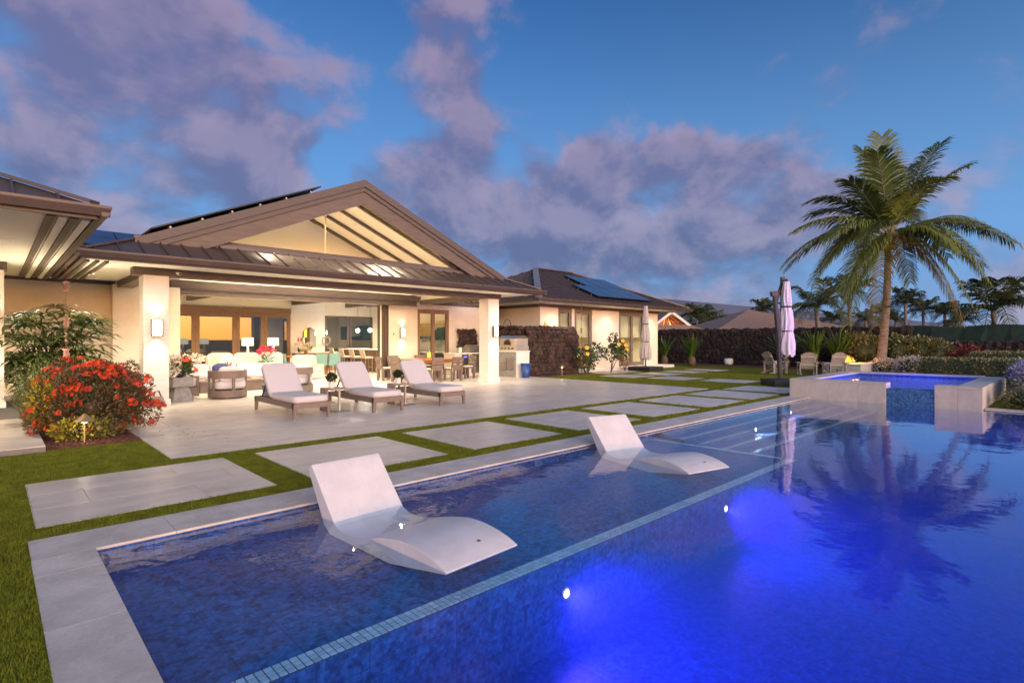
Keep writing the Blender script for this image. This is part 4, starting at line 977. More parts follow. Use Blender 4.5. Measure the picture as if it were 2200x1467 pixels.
def sun_lounger(x, y, label):
    t = thing('sun_lounger', label, 'sun lounger', (x, y, 0), 0, 'sun loungers on the terrace')
    fr = MB().box(0, 0.05, 0.0, 2.1, 0.20, 0.30).box(0.67, 0.72, 0.0, 2.1, 0.20, 0.30).box(0.05, 0.67, 0.0, 0.05, 0.20, 0.30).box(0.05, 0.67, 2.05, 2.1, 0.20, 0.30).box(0.05, 0.67, 0.95, 1.0, 0.22, 0.28)
    obj('frame', fr, 'taupe_frame', t, bevel=0.004)
    for lx in (0.0, 0.66):
        for ly in (0.0, 2.02):
            s = 1 if lx == 0 else -1
            bx = lx + (0.0 if lx == 0 else 0.06)
            obj('leg', MB().hexa([(bx, ly + 0.01, 0), (bx + s * 0.045, ly + 0.01, 0), (bx + s * 0.045, ly + 0.06, 0), (bx, ly + 0.06, 0)] if s > 0 else [(bx - 0.045, ly + 0.01, 0), (bx, ly + 0.01, 0), (bx, ly + 0.06, 0), (bx - 0.045, ly + 0.06, 0)],
                                 [(bx, ly, 0.30), (bx + 0.075, ly, 0.30), (bx + 0.075, ly + 0.075, 0.30), (bx, ly + 0.075, 0.30)] if s > 0 else [(bx - 0.075, ly, 0.30), (bx, ly, 0.30), (bx, ly + 0.075, 0.30), (bx - 0.075, ly + 0.075, 0.30)]), 'taupe_frame', t)
    seat = obj('seat_cushion', MB().pillow((0.36, 0.62, 0.365), (0.70, 1.25, 0.14), I3, 10, 9), 'cushion', t, smooth=True)
    a = R(50)
    c = Vector((0.36, 1.24, 0.34)) + Vector((0, math.cos(a), math.sin(a))) * 0.40
    obj('back_cushion', MB().pillow(c, (0.70, 0.84, 0.12), RX(a), 10, 9), 'cushion', t, smooth=True)
    bf = MB(); c2 = c + Vector((0, math.sin(a), -math.cos(a))) * 0.075
    bf.obox(c2, (0.62, 0.80, 0.02), RX(a)); obj('back_panel', bf, 'taupe_frame', t)
    obj('prop_bar', MB().bar((0.10, 1.72, 0.62), (0.10, 1.95, 0.27), 0.025, 0.025).bar((0.62, 1.72, 0.62), (0.62, 1.95, 0.27), 0.025, 0.025), 'dark_metal', t) if False else None
    for xx in (0.10, 0.62): obj('prop_bar', MB().bar((xx, 1.66, 0.64), (xx, 1.93, 0.28), 0.025, 0.025), 'dark_metal', t)
    return t
sun_lounger(4.10, 10.19, 'pale cushioned sun lounger on the left, nearest the round tub chairs')
sun_lounger(5.69, 10.06, 'pale cushioned sun lounger in the middle, between the two side tables')
sun_lounger(7.36, 10.03, 'pale cushioned sun lounger on the right, nearest the outdoor dining table')
def side_table(x, y, label):
    t = thing('side_table', label, 'side table', (x, y, 0), 0, 'small metal side tables between the loungers')
    obj('table_top', MB().box(-0.20, 0.20, -0.28, 0.28, 0.455, 0.485), 'taupe_light', t, bevel=0.004)
    obj('side_leg', MB().box(-0.20, -0.17, -0.06, 0.28, 0.0, 0.453), 'taupe_light', t, bevel=0.003)
    obj('post', MB().box(0.02, 0.055, -0.14, -0.10, 0.02, 0.453), 'steel', t)
    obj('base', MB().hexa([(-0.16, -0.30, 0), (0.22, -0.30, 0), (0.22, 0.08, 0), (-0.16, 0.08, 0)], [(-0.13, -0.27, 0.025), (0.19, -0.27, 0.025), (0.19, 0.05, 0.025), (-0.13, 0.05, 0.025)]), 'steel', t)
    obj('shelf', MB().box(-0.165, 0.015, 0.0, 0.26, 0.16, 0.18), 'taupe_light', t)
side_table(5.28, 10.95, 'taupe side table between the left and middle loungers')
side_table(6.92, 10.98, 'taupe side table between the middle and right loungers')

# leafy volumes -------------------------------------------------------------
def leaf_cloud(nm, m, n, sampler, size, aspect=0.45, up=0.3, seed=1, curl=0.25):
    r_ = np.random.RandomState(seed); P_ = sampler(r_, n); n = len(P_[0]); pos, out = P_
    d = out + r_.normal(0, 0.55, (n, 3)); d[:, 2] += up; d /= np.linalg.norm(d, axis=1)[:, None] + 1e-9
    q = r_.normal(0, 1, (n, 3)); sd_ = np.cross(d, q); sd_ /= np.linalg.norm(sd_, axis=1)[:, None] + 1e-9
    nn = np.cross(sd_, d); ln = size * r_.uniform(0.6, 1.3, n)[:, None]; wd = ln * aspect
    V = np.zeros((n, 4, 3), np.float32)
    V[:, 0] = pos; V[:, 1] = pos + d * ln * 0.5 + sd_ * wd * 0.5 + nn * ln * curl * 0.3; V[:, 2] = pos + d * ln; V[:, 3] = pos + d * ln * 0.5 - sd_ * wd * 0.5 + nn * ln * curl * 0.3
    me = np_mesh(nm, V.reshape(-1, 3), np.arange(4 * n).reshape(-1, 4)); me.materials.append(M_[m]); return me
def ell_sampler(blobs, shell=0.65):
    def f(r_, n):
        w_ = np.array([b[1][0] * b[1][1] * b[1][2] for b in blobs]) ** 0.7; w_ /= w_.sum()
        idx = r_.choice(len(blobs), n, p=w_); v = r_.normal(0, 1, (n, 3)); v /= np.linalg.norm(v, axis=1)[:, None]
        rr = r_.uniform(shell ** 3, 1, n)[:, None] ** (1 / 3); lump = 1 + 0.10 * np.sin(v[:, :1] * 9 + idx[:, None]) * np.sin(v[:, 1:2] * 8) 
        c = np.array([b[0] for b in blobs])[idx]; ra = np.array([b[1] for b in blobs])[idx]
        p = c + v * ra * rr * lump; k = p[:, 2] > 0.02; return p[k], v[k]
    return f
def box_sampler(x0, x1, y0, y1, z0, z1, wob=0.05):
    def f(r_, n):
        p = np.column_stack([r_.uniform(x0, x1, n), r_.uniform(y0, y1, n), r_.uniform(z0, z1, n)]); o = np.zeros((n, 3))
        fc = r_.randint(0, 5, n); a = np.array([(y1 - y0) * (z1 - z0), (y1 - y0) * (z1 - z0), (x1 - x0) * (z1 - z0), (x1 - x0) * (z1 - z0), 1.3 * (x1 - x0) * (y1 - y0)])
        fc = r_.choice(5, n, p=a / a.sum())
        for k, (ax, val, sg) in enumerate(((0, x0, -1), (0, x1, 1), (1, y0, -1), (1, y1, 1), (2, z1, 1))):
            s = fc == k; p[s, ax] = val - sg * np.abs(r_.normal(0, wob, s.sum())); o[s, ax] = sg
        p += 0.04 * np.sin(p[:, [1, 2, 0]] * 7); return p, o
    return f
def potted(x, y, z, label):
    t = thing('potted_plant', label, 'potted plant', (x, y, z), 0, 'small potted plants on the side tables')
    obj('pot', MB().lathe([(0.062, 0), (0.066, 0.006), (0.066, 0.135), (0.060, 0.135), (0.058, 0.11), (0.001, 0.11)], n=20), 'pot_white', t, smooth=False)
    obj('foliage', leaf_cloud('foliage', 'leaf_dark', 420, ell_sampler([((0, 0, 0.21), (0.09, 0.09, 0.08))], 0.2), 0.055, 0.4, 0.5, 5), None, t)
potted(5.22, 10.98, 0.486, 'small green plant in a white pot on the left side table')
potted(6.86, 11.01, 0.486, 'small green plant in a white pot on the right side table')

# round tub chairs
def band(mb, r0, r1, a0, a1, z0, z1, n=20, sy=1.0):
    for k in range(n):
        a, b = a0 + (a1 - a0) * k / n, a0 + (a1 - a0) * (k + 1) / n
        q = [(r0 * math.cos(a), sy * r0 * math.sin(a)), (r1 * math.cos(a), sy * r1 * math.sin(a)), (r1 * math.cos(b), sy * r1 * math.sin(b)), (r0 * math.cos(b), sy * r0 * math.sin(b))]
        mb.hexa([(x, y, z0) for x, y in q], [(x, y, z1) for x, y in q])
    return mb
def weld(me):
    import bmesh
    bm = bmesh.new(); bm.from_mesh(me); bmesh.ops.remove_doubles(bm, verts=bm.verts, dist=1e-4)
    kill = [f for f in bm.faces if all(len(e.link_faces) > 2 for e in f.edges)]; bm.to_mesh(me); bm.free(); return me
def tub_chair(x, y, rz, label):
    t = thing('tub_chair', label, 'armchair', (x, y, 0), rz, 'round outdoor tub chairs')
    obj('base_ring', weld(band(MB(), 0.40, 0.46, R(150), R(390), 0.03, 0.21).mesh('base_ring')), 'taupe_frame', t)
    obj('base_front', MB().box(-0.398, 0.398, 0.21, 0.25, 0.03, 0.21), 'taupe_frame', t)
    obj('back_band', weld(band(MB(), 0.41, 0.46, R(150), R(390), 0.52, 0.71).mesh('back_band')), 'taupe_frame', t)
    for a in (152, 205, 270, 335, 388):
        a = R(a); obj('upright', MB().obox((0.433 * math.cos(a), 0.433 * math.sin(a), 0.365), (0.045, 0.06, 0.31), RZ(a)), 'taupe_frame', t)
    obj('plinth', MB().lathe([(0.36, 0.0), (0.36, 0.03)], n=24), 'black', t)
    obj('seat_cushion', MB().pillow((0, 0.0, 0.34), (0.76, 0.72, 0.26), I3, 9, 4), 'cushion', t, smooth=True)
    obj('back_cushion', MB().pillow((0.0, -0.26, 0.62), (0.62, 0.17, 0.40), RX(R(-8)), 8, 4), 'cushion', t, smooth=True)
    return t
tub_chair(4.48, 15.42, R(2), 'round taupe tub chair with its back to the pool, beside the left column')
tub_chair(6.42, 15.75, R(28), 'round taupe tub chair partly hidden behind the left sun lounger')
def cushion(x, y, z, size, rot, m, label):
    o = obj('cushion', MB().pillow((0, 0, 0), size, I3, 8, 3.0), m, None, (x, y, z), rot, smooth=True); tag(o, label, 'cushion', 'loose cushions'); return o
cushion(4.30, 15.35, 0.70, (0.46, 0.14, 0.40), (R(-14), 0, R(20)), 'navy', 'navy blue cushion in the round tub chair beside the left column')
cushion(6.30, 15.95, 0.66, (0.48, 0.15, 0.38), (R(-18), R(8), R(30)), 'navy', 'navy cushion in the tub chair behind the left sun lounger')

def sofa(nm, x0, x1, y0, y1, back, label, cush='cushion', base='taupe_frame', bh=0.72, n=3, arms=True):
    t = thing(nm, label, 'sofa', (x0, y0, 0), 0); W, Dp = x1 - x0, y1 - y0
    obj('base', MB().box(0, W, 0, Dp, 0.05, 0.28), base, t, bevel=0.006)
    if back == 'y':
        for k in range(n): 
            obj('seat_cushion', MB().pillow((W * (k + 0.5) / n, Dp * 0.42, 0.37), (W / n - 0.01, Dp * 0.82, 0.18), I3, 8, 7), cush, t, smooth=True)
            obj('back_cushion', MB().pillow((W * (k + 0.5) / n, Dp - 0.18, (0.40 + bh) / 2), (W / n - 0.01, 0.24, bh - 0.36), RX(R(-8)), 8, 5), cush, t, smooth=True)
        obj('back_rail', MB().box(0, W, Dp - 0.05, Dp, 0.282, bh - 0.10), base, t)
        if arms:
            for xx in (0, W - 0.06): obj('arm', MB().box(xx, xx + 0.06, 0, Dp - 0.052, 0.282, 0.56), base, t, bevel=0.004)
    else:
        for k in range(n):
            obj('seat_cushion', MB().pillow((W * 0.55, Dp * (k + 0.5) / n, 0.37), (W * 0.85, Dp / n - 0.01, 0.18), I3, 8, 7), cush, t, smooth=True)
            obj('back_cushion', MB().pillow((0.16, Dp * (k + 0.5) / n, (0.40 + bh) / 2), (0.22, Dp / n - 0.01, bh - 0.36), I3, 8, 5), cush, t, smooth=True)
        obj('arm', MB().box(0, W, 0, 0.05, 0.53, 0.57).box(W - 0.06, W, 0, 0.05, 0.282, 0.529).box(0, 0.06, 0, 0.05, 0.282, 0.529), base, t)
    return t
sofa('outdoor_sofa', 3.06, 3.90, 15.75, 18.45, 'x', 'outdoor sofa with open end arm behind the left column', n=3)
sofa('outdoor_sofa', 4.15, 6.70, 18.35, 19.25, 'y', 'long pale outdoor sofa behind the fire table', n=3)
ft = thing('fire_table', 'low brown fire table with glowing coals between the outdoor sofas', 'fire table', (5.1, 17.45, 0))
obj('base', MB().box(-0.85, 0.85, -0.38, 0.38, 0.0, 0.30), 'taupe_frame', ft, bevel=0.005)
obj('table_top', MB().box(-0.9, 0.9, -0.42, -0.22, 0.302, 0.345).box(-0.9, 0.9, 0.22, 0.42, 0.302, 0.345).box(-0.9, -0.62, -0.218, 0.218, 0.302, 0.345).box(0.62, 0.9, -0.218, 0.218, 0.302, 0.345), 'taupe_light', ft)
mb = MB(); r2 = random.Random(5)
for k in range(140): mb.ball((r2.uniform(-0.6, 0.6), r2.uniform(-0.2, 0.2), 0.33 + r2.uniform(0, 0.03)), r2.uniform(0.015, 0.03), 6, 4)
stuff(obj('glass_pebbles', mb, 'copper', ft))
# concrete pedestal table and flowers at the left column
ct = thing('pedestal_table', 'flared grey concrete side table right of the left column', 'side table', (3.38, 15.28, 0))
obj('top_block', MB().box(-0.22, 0.22, -0.22, 0.22, 0.36, 0.58), 'concrete', ct, bevel=0.006)
obj('flared_base', MB().hexa([(-0.23, -0.23, 0), (0.23, -0.23, 0), (0.23, 0.23, 0), (-0.23, 0.23, 0)], [(-0.14, -0.14, 0.36), (0.14, -0.14, 0.36), (0.14, 0.14, 0.36), (-0.14, 0.14, 0.36)]), 'concrete', ct, bevel=0.005)
def petals(n, R_, size, m, seed, c=(0, 0, 0), sq=(1, 1, 1), asp=0.7):
    return leaf_cloud('petals', m, n, ell_sampler([(c, (R_ * sq[0], R_ * sq[1], R_ * sq[2]))], 0.5), size, asp, 0.1, seed)
fl = thing('flower_arrangement', 'tropical bouquet with red anthuriums on the concrete table by the left column', 'flowers', (3.36, 15.26, 0.581))
obj('vase', MB().lathe([(0.06, 0), (0.09, 0.03), (0.10, 0.10), (0.08, 0.15), (0.075, 0.15), (0.09, 0.10), (0.001, 0.02)], n=18), 'black', fl, smooth=True)
obj('foliage', leaf_cloud('foliage', 'leaf_hib', 220, ell_sampler([((0, 0, 0.28), (0.22, 0.22, 0.18))], 0.2), 0.14, 0.4, 0.3, 8), None, fl)
obj('white_blooms', petals(160, 0.13, 0.09, 'flower_white', 4, (-0.12, -0.05, 0.38), (1, 1, 1.2)), None, fl)
obj('white_blooms', petals(120, 0.10, 0.08, 'flower_white', 14, (-0.16, -0.1, 0.16)), None, fl)
for k, (a, b, c_) in enumerate(((0.05, -0.15, 0.45), (0.30, -0.10, 0.20), (0.26, -0.16, 0.10), (0.22, 0.0, 0.36))):
    mb = MB(); pts = [(0.09 * math.cos(t_) * (1 + 0.25 * math.cos(t_)), 0.075 * math.sin(t_), 0.015 * math.cos(2 * t_)) for t_ in [2 * PI * i / 12 for i in range(12)]]
    mb.add([Vector(p) + Vector((0, 0, 0)) for p in pts] + [(-0.02, 0, 0.0)], [(i, (i + 1) % 12, 12) for i in range(12)]); obj('anthurium', mb, 'flower_red', fl, (a, b, c_), (R(60 + 12 * k), R(20 * k), R(40 * k)))
oc = thing('orchid', 'spray of white orchids behind the concrete table', 'flowers', (4.05, 17.9, 0.0))
obj('pot', MB().lathe([(0.12, 0), (0.16, 0.3), (0.17, 0.42), (0.15, 0.42), (0.001, 0.36)], n=18), 'pot_white', oc, smooth=True)
obj('foliage', leaf_cloud('foliage', 'leaf_hib', 40, ell_sampler([((0, 0, 0.5), (0.12, 0.12, 0.08))], 0.1), 0.3, 0.25, 0.4, 3), None, oc)
mb = MB()
for k in range(4):
    a = R(-30 + 40 * k); pts = [(0, 0, 0.4), (0.08 * math.cos(a), 0.08 * math.sin(a), 0.8), (0.3 * math.cos(a), 0.2 * math.sin(a), 1.0), (0.5 * math.cos(a), 0.3 * math.sin(a), 0.92)]
    obj('stem', MB().tube(pts, 0.006, 5), 'leaf_hib', oc)
obj('blooms', petals(220, 1, 0.09, 'flower_white', 6, (0.18, 0.0, 0.95), (0.36, 0.22, 0.10)), None, oc)
gs = thing('garden_stool', 'glazed blue ceramic garden stool behind the left sun lounger', 'stool', (5.42, 15.05, 0))
obj('body', MB().lathe([(0.13, 0), (0.15, 0.02), (0.19, 0.14), (0.20, 0.24), (0.18, 0.36), (0.14, 0.44), (0.13, 0.455)], n=24), 'blue_glaze', gs, smooth=True)
obj('rim_band', MB().lathe([(0.195, 0.30), (0.203, 0.31), (0.203, 0.325), (0.193, 0.335)], n=24), 'concrete', gs)
bg_ = thing('bag', 'brown cloth bag with handles at the foot of the left column', 'bag', (2.72, 14.40, 0), R(10))
obj('body', MB().hexa([(-0.17, -0.08, 0), (0.17, -0.08, 0), (0.17, 0.08, 0), (-0.17, 0.08, 0)], [(-0.10, -0.02, 0.24), (0.12, -0.02, 0.22), (0.12, 0.03, 0.22), (-0.10, 0.03, 0.24)]), 'taupe_light', bg_, bevel=0.02)
for k in (-1, 1): obj('handle', MB().tube([(-0.07, 0.01 * k, 0.22), (-0.05, 0.02 * k, 0.33), (0.03, 0.02 * k, 0.35), (0.08, 0.01 * k, 0.21)], 0.010, 6), 'stem', bg_)

# outdoor dining
dt = thing('dining_table', 'wooden outdoor dining table with a hurricane candle on it', 'table', (12.15, 17.3, 0))
obj('table_top', MB().box(-1.05, 1.05, -0.8, 0.8, 0.74, 0.785), 'table_wood', dt, bevel=0.004)
for yy in (-0.68, 0.68): obj('apron', MB().box(-0.95, 0.95, yy - 0.02, yy + 0.02, 0.64, 0.738), 'orange_wood', dt)
for a in (-0.9, 0.9):
    for b in (-0.66, 0.66): obj('leg', MB().box(a - 0.05, a + 0.05, b - 0.05, b + 0.05, 0, 0.738), 'taupe_frame', dt)
def dining_chair(x, y, rz, label):      # local: faces +y
    t = thing('dining_chair', label, 'chair', (x, y, 0), rz, 'taupe chairs round the outdoor dining table')
    for a in (-0.21, 0.21):
        obj('leg', MB().box(a - 0.035, a + 0.035, -0.24, -0.17, 0, 0.40), 'taupe_frame', t); obj('leg', MB().box(a - 0.03, a + 0.03, 0.18, 0.24, 0, 0.40), 'taupe_frame', t)
    obj('seat', MB().box(-0.25, 0.25, -0.24, 0.26, 0.402, 0.44), 'taupe_frame', t, bevel=0.004)
    bk = [(0.442, 0.60), (0.625, 0.70), (0.725, 0.88)]
    for k, (z0, z1) in enumerate(bk):
        l0, l1 = -0.23 - (z0 - 0.44) * 0.2, -0.23 - (z1 - 0.44) * 0.2
        obj('back_slat', MB().hexa([(-0.25, l0 - 0.02, z0), (0.25, l0 - 0.02, z0), (0.25, l0 + 0.015, z0), (-0.25, l0 + 0.015, z0)], [(-0.25, l1 - 0.02, z1), (0.25, l1 - 0.02, z1), (0.25, l1 + 0.015, z1), (-0.25, l1 + 0.015, z1)]), 'taupe_frame', t)
    for a in (-0.235, 0.235): obj('back_post', MB().hexa([(a - 0.015, -0.255, 0.44), (a + 0.015, -0.255, 0.44), (a + 0.015, -0.215, 0.44), (a - 0.015, -0.215, 0.44)], [(a - 0.015, -0.335, 0.86), (a + 0.015, -0.335, 0.86), (a + 0.015, -0.30, 0.86), (a - 0.015, -0.30, 0.86)]), 'taupe_frame', t)
    obj('seat_pad', MB().pillow((0, 0.02, 0.465), (0.46, 0.44, 0.05), I3, 7, 6), 'cushion_cream', t, smooth=True)
    for a in (-0.22, 0.22): obj('pad_tie', MB().tube([(a, -0.27, 0.47), (a * 1.05, -0.285, 0.40), (a * 0.95, -0.28, 0.31)], 0.006, 5), 'cushion_cream', t)
dining_chair(11.42, 16.02, 0, 'taupe dining chair with its back to the pool, left one of the near pair')
dining_chair(12.32, 16.02, 0, 'taupe dining chair with its back to the pool, right one of the near pair')
dining_chair(10.62, 16.85, R(-78), 'taupe dining chair at the left table end, nearer the pool')
dining_chair(10.60, 17.85, R(-95), 'taupe dining chair at the left table end, nearer the sconce wall')
dining_chair(13.55, 16.75, R(85), 'taupe dining chair at the right table end beside the right column')
dining_chair(11.5, 18.55, R(180), 'taupe dining chair on the far side of the table, left one')
dining_chair(12.8, 18.55, R(180), 'taupe dining chair on the far side of the table, right one')
hc = thing('hurricane_candle', 'glass hurricane vase with a lit yellow candle on the dining table', 'candle', (12.15, 17.3, 0.786))
obj('candle', MB().cyl((0, 0, 0.02), (0, 0, 0.22), 0.075), 'candle', hc)
obj('glass_vase', MB().lathe([(0.09, 0.0), (0.13, 0.10), (0.14, 0.18), (0.09, 0.34), (0.11, 0.42)], n=20, cap=False), 'glass_clear', hc, smooth=True)
tr_ = thing('tray', 'wooden serving tray under the hurricane candle', 'tray', (12.15, 17.3, 0.786)); obj('tray_base', MB().box(-0.35, 0.35, -0.16, 0.16, 0.0, 0.012).box(-0.35, 0.35, -0.16, -0.145, 0.012, 0.03).box(-0.35, 0.35, 0.145, 0.16, 0.012, 0.03), 'orange_wood', tr_)
tr_.location.z = 0.786; hc.location.z = 0.799

# barbecue counter
bc = thing('barbecue_counter', 'cream counter with grill and small fridge left of the right column', 'counter', (14.7, 18.3, 0))
obj('cabinet', MB().box(-0.8, -0.42, -0.32, 0.4, 0, 0.90).box(-0.42, -0.02, -0.2, 0.4, 0, 0.90).box(-0.02, 0.85, -0.32, 0.4, 0, 0.90), 'stucco', bc)
obj('counter_top', MB().box(-0.85, 0.88, -0.36, 0.42, 0.902, 0.95), 'trim_white', bc, bevel=0.004)
fg = obj('fridge', MB().box(-0.40, -0.04, -0.31, -0.202, 0.05, 0.86), 'steel_dark', bc); obj('fridge_light', MB().box(-0.30, -0.12, -0.314, -0.311, 0.76, 0.80), 'blue_led', fg)
gl = thing('gas_grill', 'stainless gas grill with domed hood built into the counter', 'grill', (15.15, 18.0, 0))
obj('front_panel', MB().box(-0.38, 0.38, -0.06, -0.02, 0.62, 0.90), 'steel', gl); obj('door', MB().box(-0.36, 0.36, -0.05, -0.022, 0.10, 0.60), 'steel', gl)
for k in range(4): obj('knob', MB().cyl((-0.25 + 0.16 * k, -0.061, 0.76), (-0.25 + 0.16 * k, -0.10, 0.76), 0.03), 'steel_dark', gl)
hood = [(-0.30, 0.0)] + [(0.27 - 0.30 - 0.29 * math.cos(a) + 0.02, 0.30 * math.sin(a)) for a in [PI * i / 12 for i in range(1, 12)]] + [(0.30, 0.0)]
mb = MB().prism([(0.30 + q[0], 0.952 + q[1] * 1.1) for q in hood], 'x', -0.37, 0.37); obj('hood', mb, 'steel', gl, (0, 0, 0)); obj('handle', MB().tube([(-0.3, -0.05, 1.08), (0.3, -0.05, 1.08)], 0.014, 8), 'steel', gl)
pc = thing('pressure_cooker', 'steel electric cooker pot with black lid on the barbecue counter', 'pot', (14.35, 18.2, 0.951))
obj('body', MB().lathe([(0.13, 0), (0.15, 0.02), (0.15, 0.22), (0.16, 0.23)], n=20), 'steel', pc); obj('lid', MB().lathe([(0.162, 0.231), (0.16, 0.26), (0.10, 0.31), (0.03, 0.33), (0.02, 0.36), (0.001, 0.36)], n=20), 'black', pc, smooth=True)
# pizza oven counter
oc2 = thing('oven_counter', 'stone counter with steel drawers carrying the pizza oven', 'counter', (15.13, 15.58, 0))
obj('cabinet', MB().box(0.02, 0.75, 0.02, 1.9, 0, 1.01), 'concrete', oc2); obj('counter_top', MB().box(-0.01, 0.79, -0.01, 1.93, 1.012, 1.06), 'trim_white', oc2, bevel=0.004)
obj('side_panel', MB().box(0.02, 0.75, 0.0, 0.018, 0.0, 1.01), 'trim_white', oc2)
for k in range(2): obj('drawer_front', MB().box(-0.002, 0.018, 0.55 + 0.02, 0.95, 0.30 + 0.25 * k, 0.53 + 0.25 * k), 'steel', oc2)
obj('steel_door', MB().box(-0.002, 0.018, 0.17, 0.54, 0.30, 0.78), 'steel', oc2)
po = thing('pizza_oven', 'boxy stainless pizza oven with arched glass door beside the right column', 'oven', (15.13, 15.60, 1.061))
obj('lower_box', MB().box(0.0, 0.74, 0.0, 1.05, 0.0, 0.20), 'steel', po, bevel=0.006); obj('body', MB().box(0.04, 0.72, 0.03, 1.0, 0.202, 0.50), 'steel', po, bevel=0.006)
obj('hood', MB().hexa([(-0.02, -0.02, 0.502), (0.76, -0.02, 0.502), (0.76, 1.06, 0.502), (-0.02, 1.06, 0.502)], [(0.10, 0.10, 0.61), (0.64, 0.10, 0.61), (0.64, 0.94, 0.61), (0.10, 0.94, 0.61)]), 'steel', po)
arch = [(0.28, 0.22)] + [(0.52 + 0.24 * math.cos(a), 0.28 + 0.20 * math.sin(a)) for a in [PI - PI * i / 10 for i in range(11)]] + [(0.76, 0.22)]
obj('arched_door', MB().prism(arch, 'x', 0.025, 0.039), 'brass', po); arch2 = [(0.52 + (q[0] - 0.52) * 0.8, 0.235 + (q[1] - 0.22) * 0.8) for q in arch]; obj('door_glass', MB().prism(arch2, 'x', 0.018, 0.0245), 'black', po)
for k in range(4): obj('knob', MB().cyl((-0.002, 0.2 + 0.2 * k, 0.10), (-0.03, 0.2 + 0.2 * k, 0.10), 0.035), 'steel_dark', po)
bn = thing('bin', 'tapered blue plastic bin beside the pizza oven counter', 'bin', (15.36, 15.27, 0))
obj('body', MB().lathe([(0.14, 0), (0.15, 0.01), (0.195, 0.54), (0.185, 0.54), (0.14, 0.02), (0.001, 0.02)], n=24), 'blue_bin', bn, smooth=True); obj('rim', MB().lathe([(0.193, 0.53), (0.212, 0.535), (0.212, 0.565), (0.193, 0.57)], n=24), 'blue_bin', bn)

# umbrellas (closed)
def umbrella(x, y, rz, label, cloth, canopy, post_h, base):
    t = thing('umbrella', label, 'umbrella', (x, y, 0), rz, 'closed cantilever umbrellas')
    for a, b in ((0, 0), (1, 0), (0, 1), (1, 1)):
        s = base / 2; obj('base_weight', MB().box(-s + a * s + 0.01, a * s - 0.01, -s + b * s + 0.01, b * s - 0.01, 0.0, 0.20), 'black', t, bevel=0.02)
    ax, ay, zb, zt, rr = canopy
    if post_h:
        obj('mast', MB().tube([(-0.10, -0.02, 0.2), (-0.14, -0.02, 1.5), (-0.28, -0.02, 2.95)], [0.075, 0.075, 0.07], 10), 'dark_metal', t, smooth=False)
        obj('mast_cap', MB().obox((-0.29, -0.02, 3.02), (0.20, 0.16, 0.16), RY(R(-6))), 'dark_metal', t)
        obj('rail', MB().box(ax - 0.10, ax + 0.02, ay + 0.13, ay + 0.22, 1.2, post_h), 'dark_metal', t)
        obj('crank', MB().tube([(-0.1, -0.1, 0.95), (-0.02, -0.2, 0.9), (0.1, -0.2, 1.02)], 0.022, 6), 'galv', t)
        obj('arm', MB().bar((-0.22, 0.05, 2.7), (ax - 0.05, ay + 0.1, post_h - 0.1), 0.06, 0.09), 'dark_metal', t)
    else:
        obj('pole', MB().cyl((ax, ay, 0.2), (ax, ay, zt + 0.1), 0.035), 'dark_metal', t)
    # folded cloth: three gathered tiers with pleats
    mb = MB(); n = 48; rows = 40
    ring = []
    for i in range(rows + 1):
        f = i / rows; z = zt + (zb - zt) * f
        tier = f * 3 % 1.0 if f < 0.999 else 1.0; env = (0.085 + 0.095 * f) * (0.72 + 0.28 * math.sin(PI * min(1, 0.15 + 0.8 * tier))) + 0.030 * tier * f
        env *= rr
        for k in range(n):
            a = 2 * PI * k / n; pl = 1 + 0.18 * math.cos(8 * a + 2.2 * math.sin(3 * f * 3)) * (0.4 + 0.6 * tier) + 0.07 * math.cos(13 * a + 5 * f) + 0.10 * math.sin(2 * a + 4 * f)
            ring.append((ax + env * pl * math.cos(a), ay + env * pl * math.sin(a), z + (0.05 * math.cos(8 * a) * tier)))
    mb.v = ring; mb.f = [(i * n + k, i * n + (k + 1) % n, (i + 1) * n + (k + 1) % n, (i + 1) * n + k) for i in range(rows) for k in range(n)]
    obj('canopy', mb, cloth, t, smooth=True)
    obj('finial', MB().ball((ax, ay, zt + 0.05), 0.05, 8, 6), 'dark_metal', t)
    for zz in (zb + (zt - zb) * 0.66, zb + (zt - zb) * 0.33): obj('strap', MB().lathe([(0.135 * rr, -0.02), (0.14 * rr, 0.0), (0.135 * rr, 0.02)], (ax, ay, zz), 16), 'dark_metal', t)
    return t
umbrella(18.95, 6.85, R(-44), 'closed lilac white umbrella with leaning dark mast beside the spa', 'umbrella_cloth', (0.12, 0.0, 0.98, 3.42, 1.30), 3.60, 1.05)
umbrella(23.15, 14.75, R(0), 'closed grey umbrella in front of the guest wing glass doors', 'umbrella_cloth_grey', (0.0, 0.0, 0.55, 3.15, 1.25), 0, 1.25)

# fire pit and adirondack chairs
fp = thing('fire_pit', 'long stone fire pit bench with burning flames beyond the spa', 'fire pit', (28.3, 7.35, 0))
obj('stone_base', MB().box(-1.2, 1.35, -0.75, 0.75, 0, 0.40), 'spa_stone', fp, bevel=0.01); obj('stone_base', MB().box(-1.25, 1.4, -0.8, 0.8, 0.402, 0.45), 'spa_stone', fp, bevel=0.006)
obj('burner', MB().box(-0.8, 0.8, -0.22, 0.22, 0.452, 0.475), 'black', fp)
r3 = random.Random(11)
for k in range(24):
    x_ = r3.uniform(-0.75, 0.75); y_ = r3.uniform(-0.15, 0.15); h_ = r3.uniform(0.08, 0.34); w_ = r3.uniform(0.015, 0.04)
    obj('flame', MB().lathe([(0.001, 0), (w_, h_ * 0.2), (w_ * 0.8, h_ * 0.45), (w_ * 0.3, h_ * 0.8), (0.001, h_)], n=7), 'flame', fp, (x_, y_, 0.476), (r3.uniform(-.2, .2), r3.uniform(-.2, .2), 0), smooth=True)
lamp('POINT', fp, (0, -0.1, 0.85), 160, (1.0, 0.42, 0.10), size=0.25)
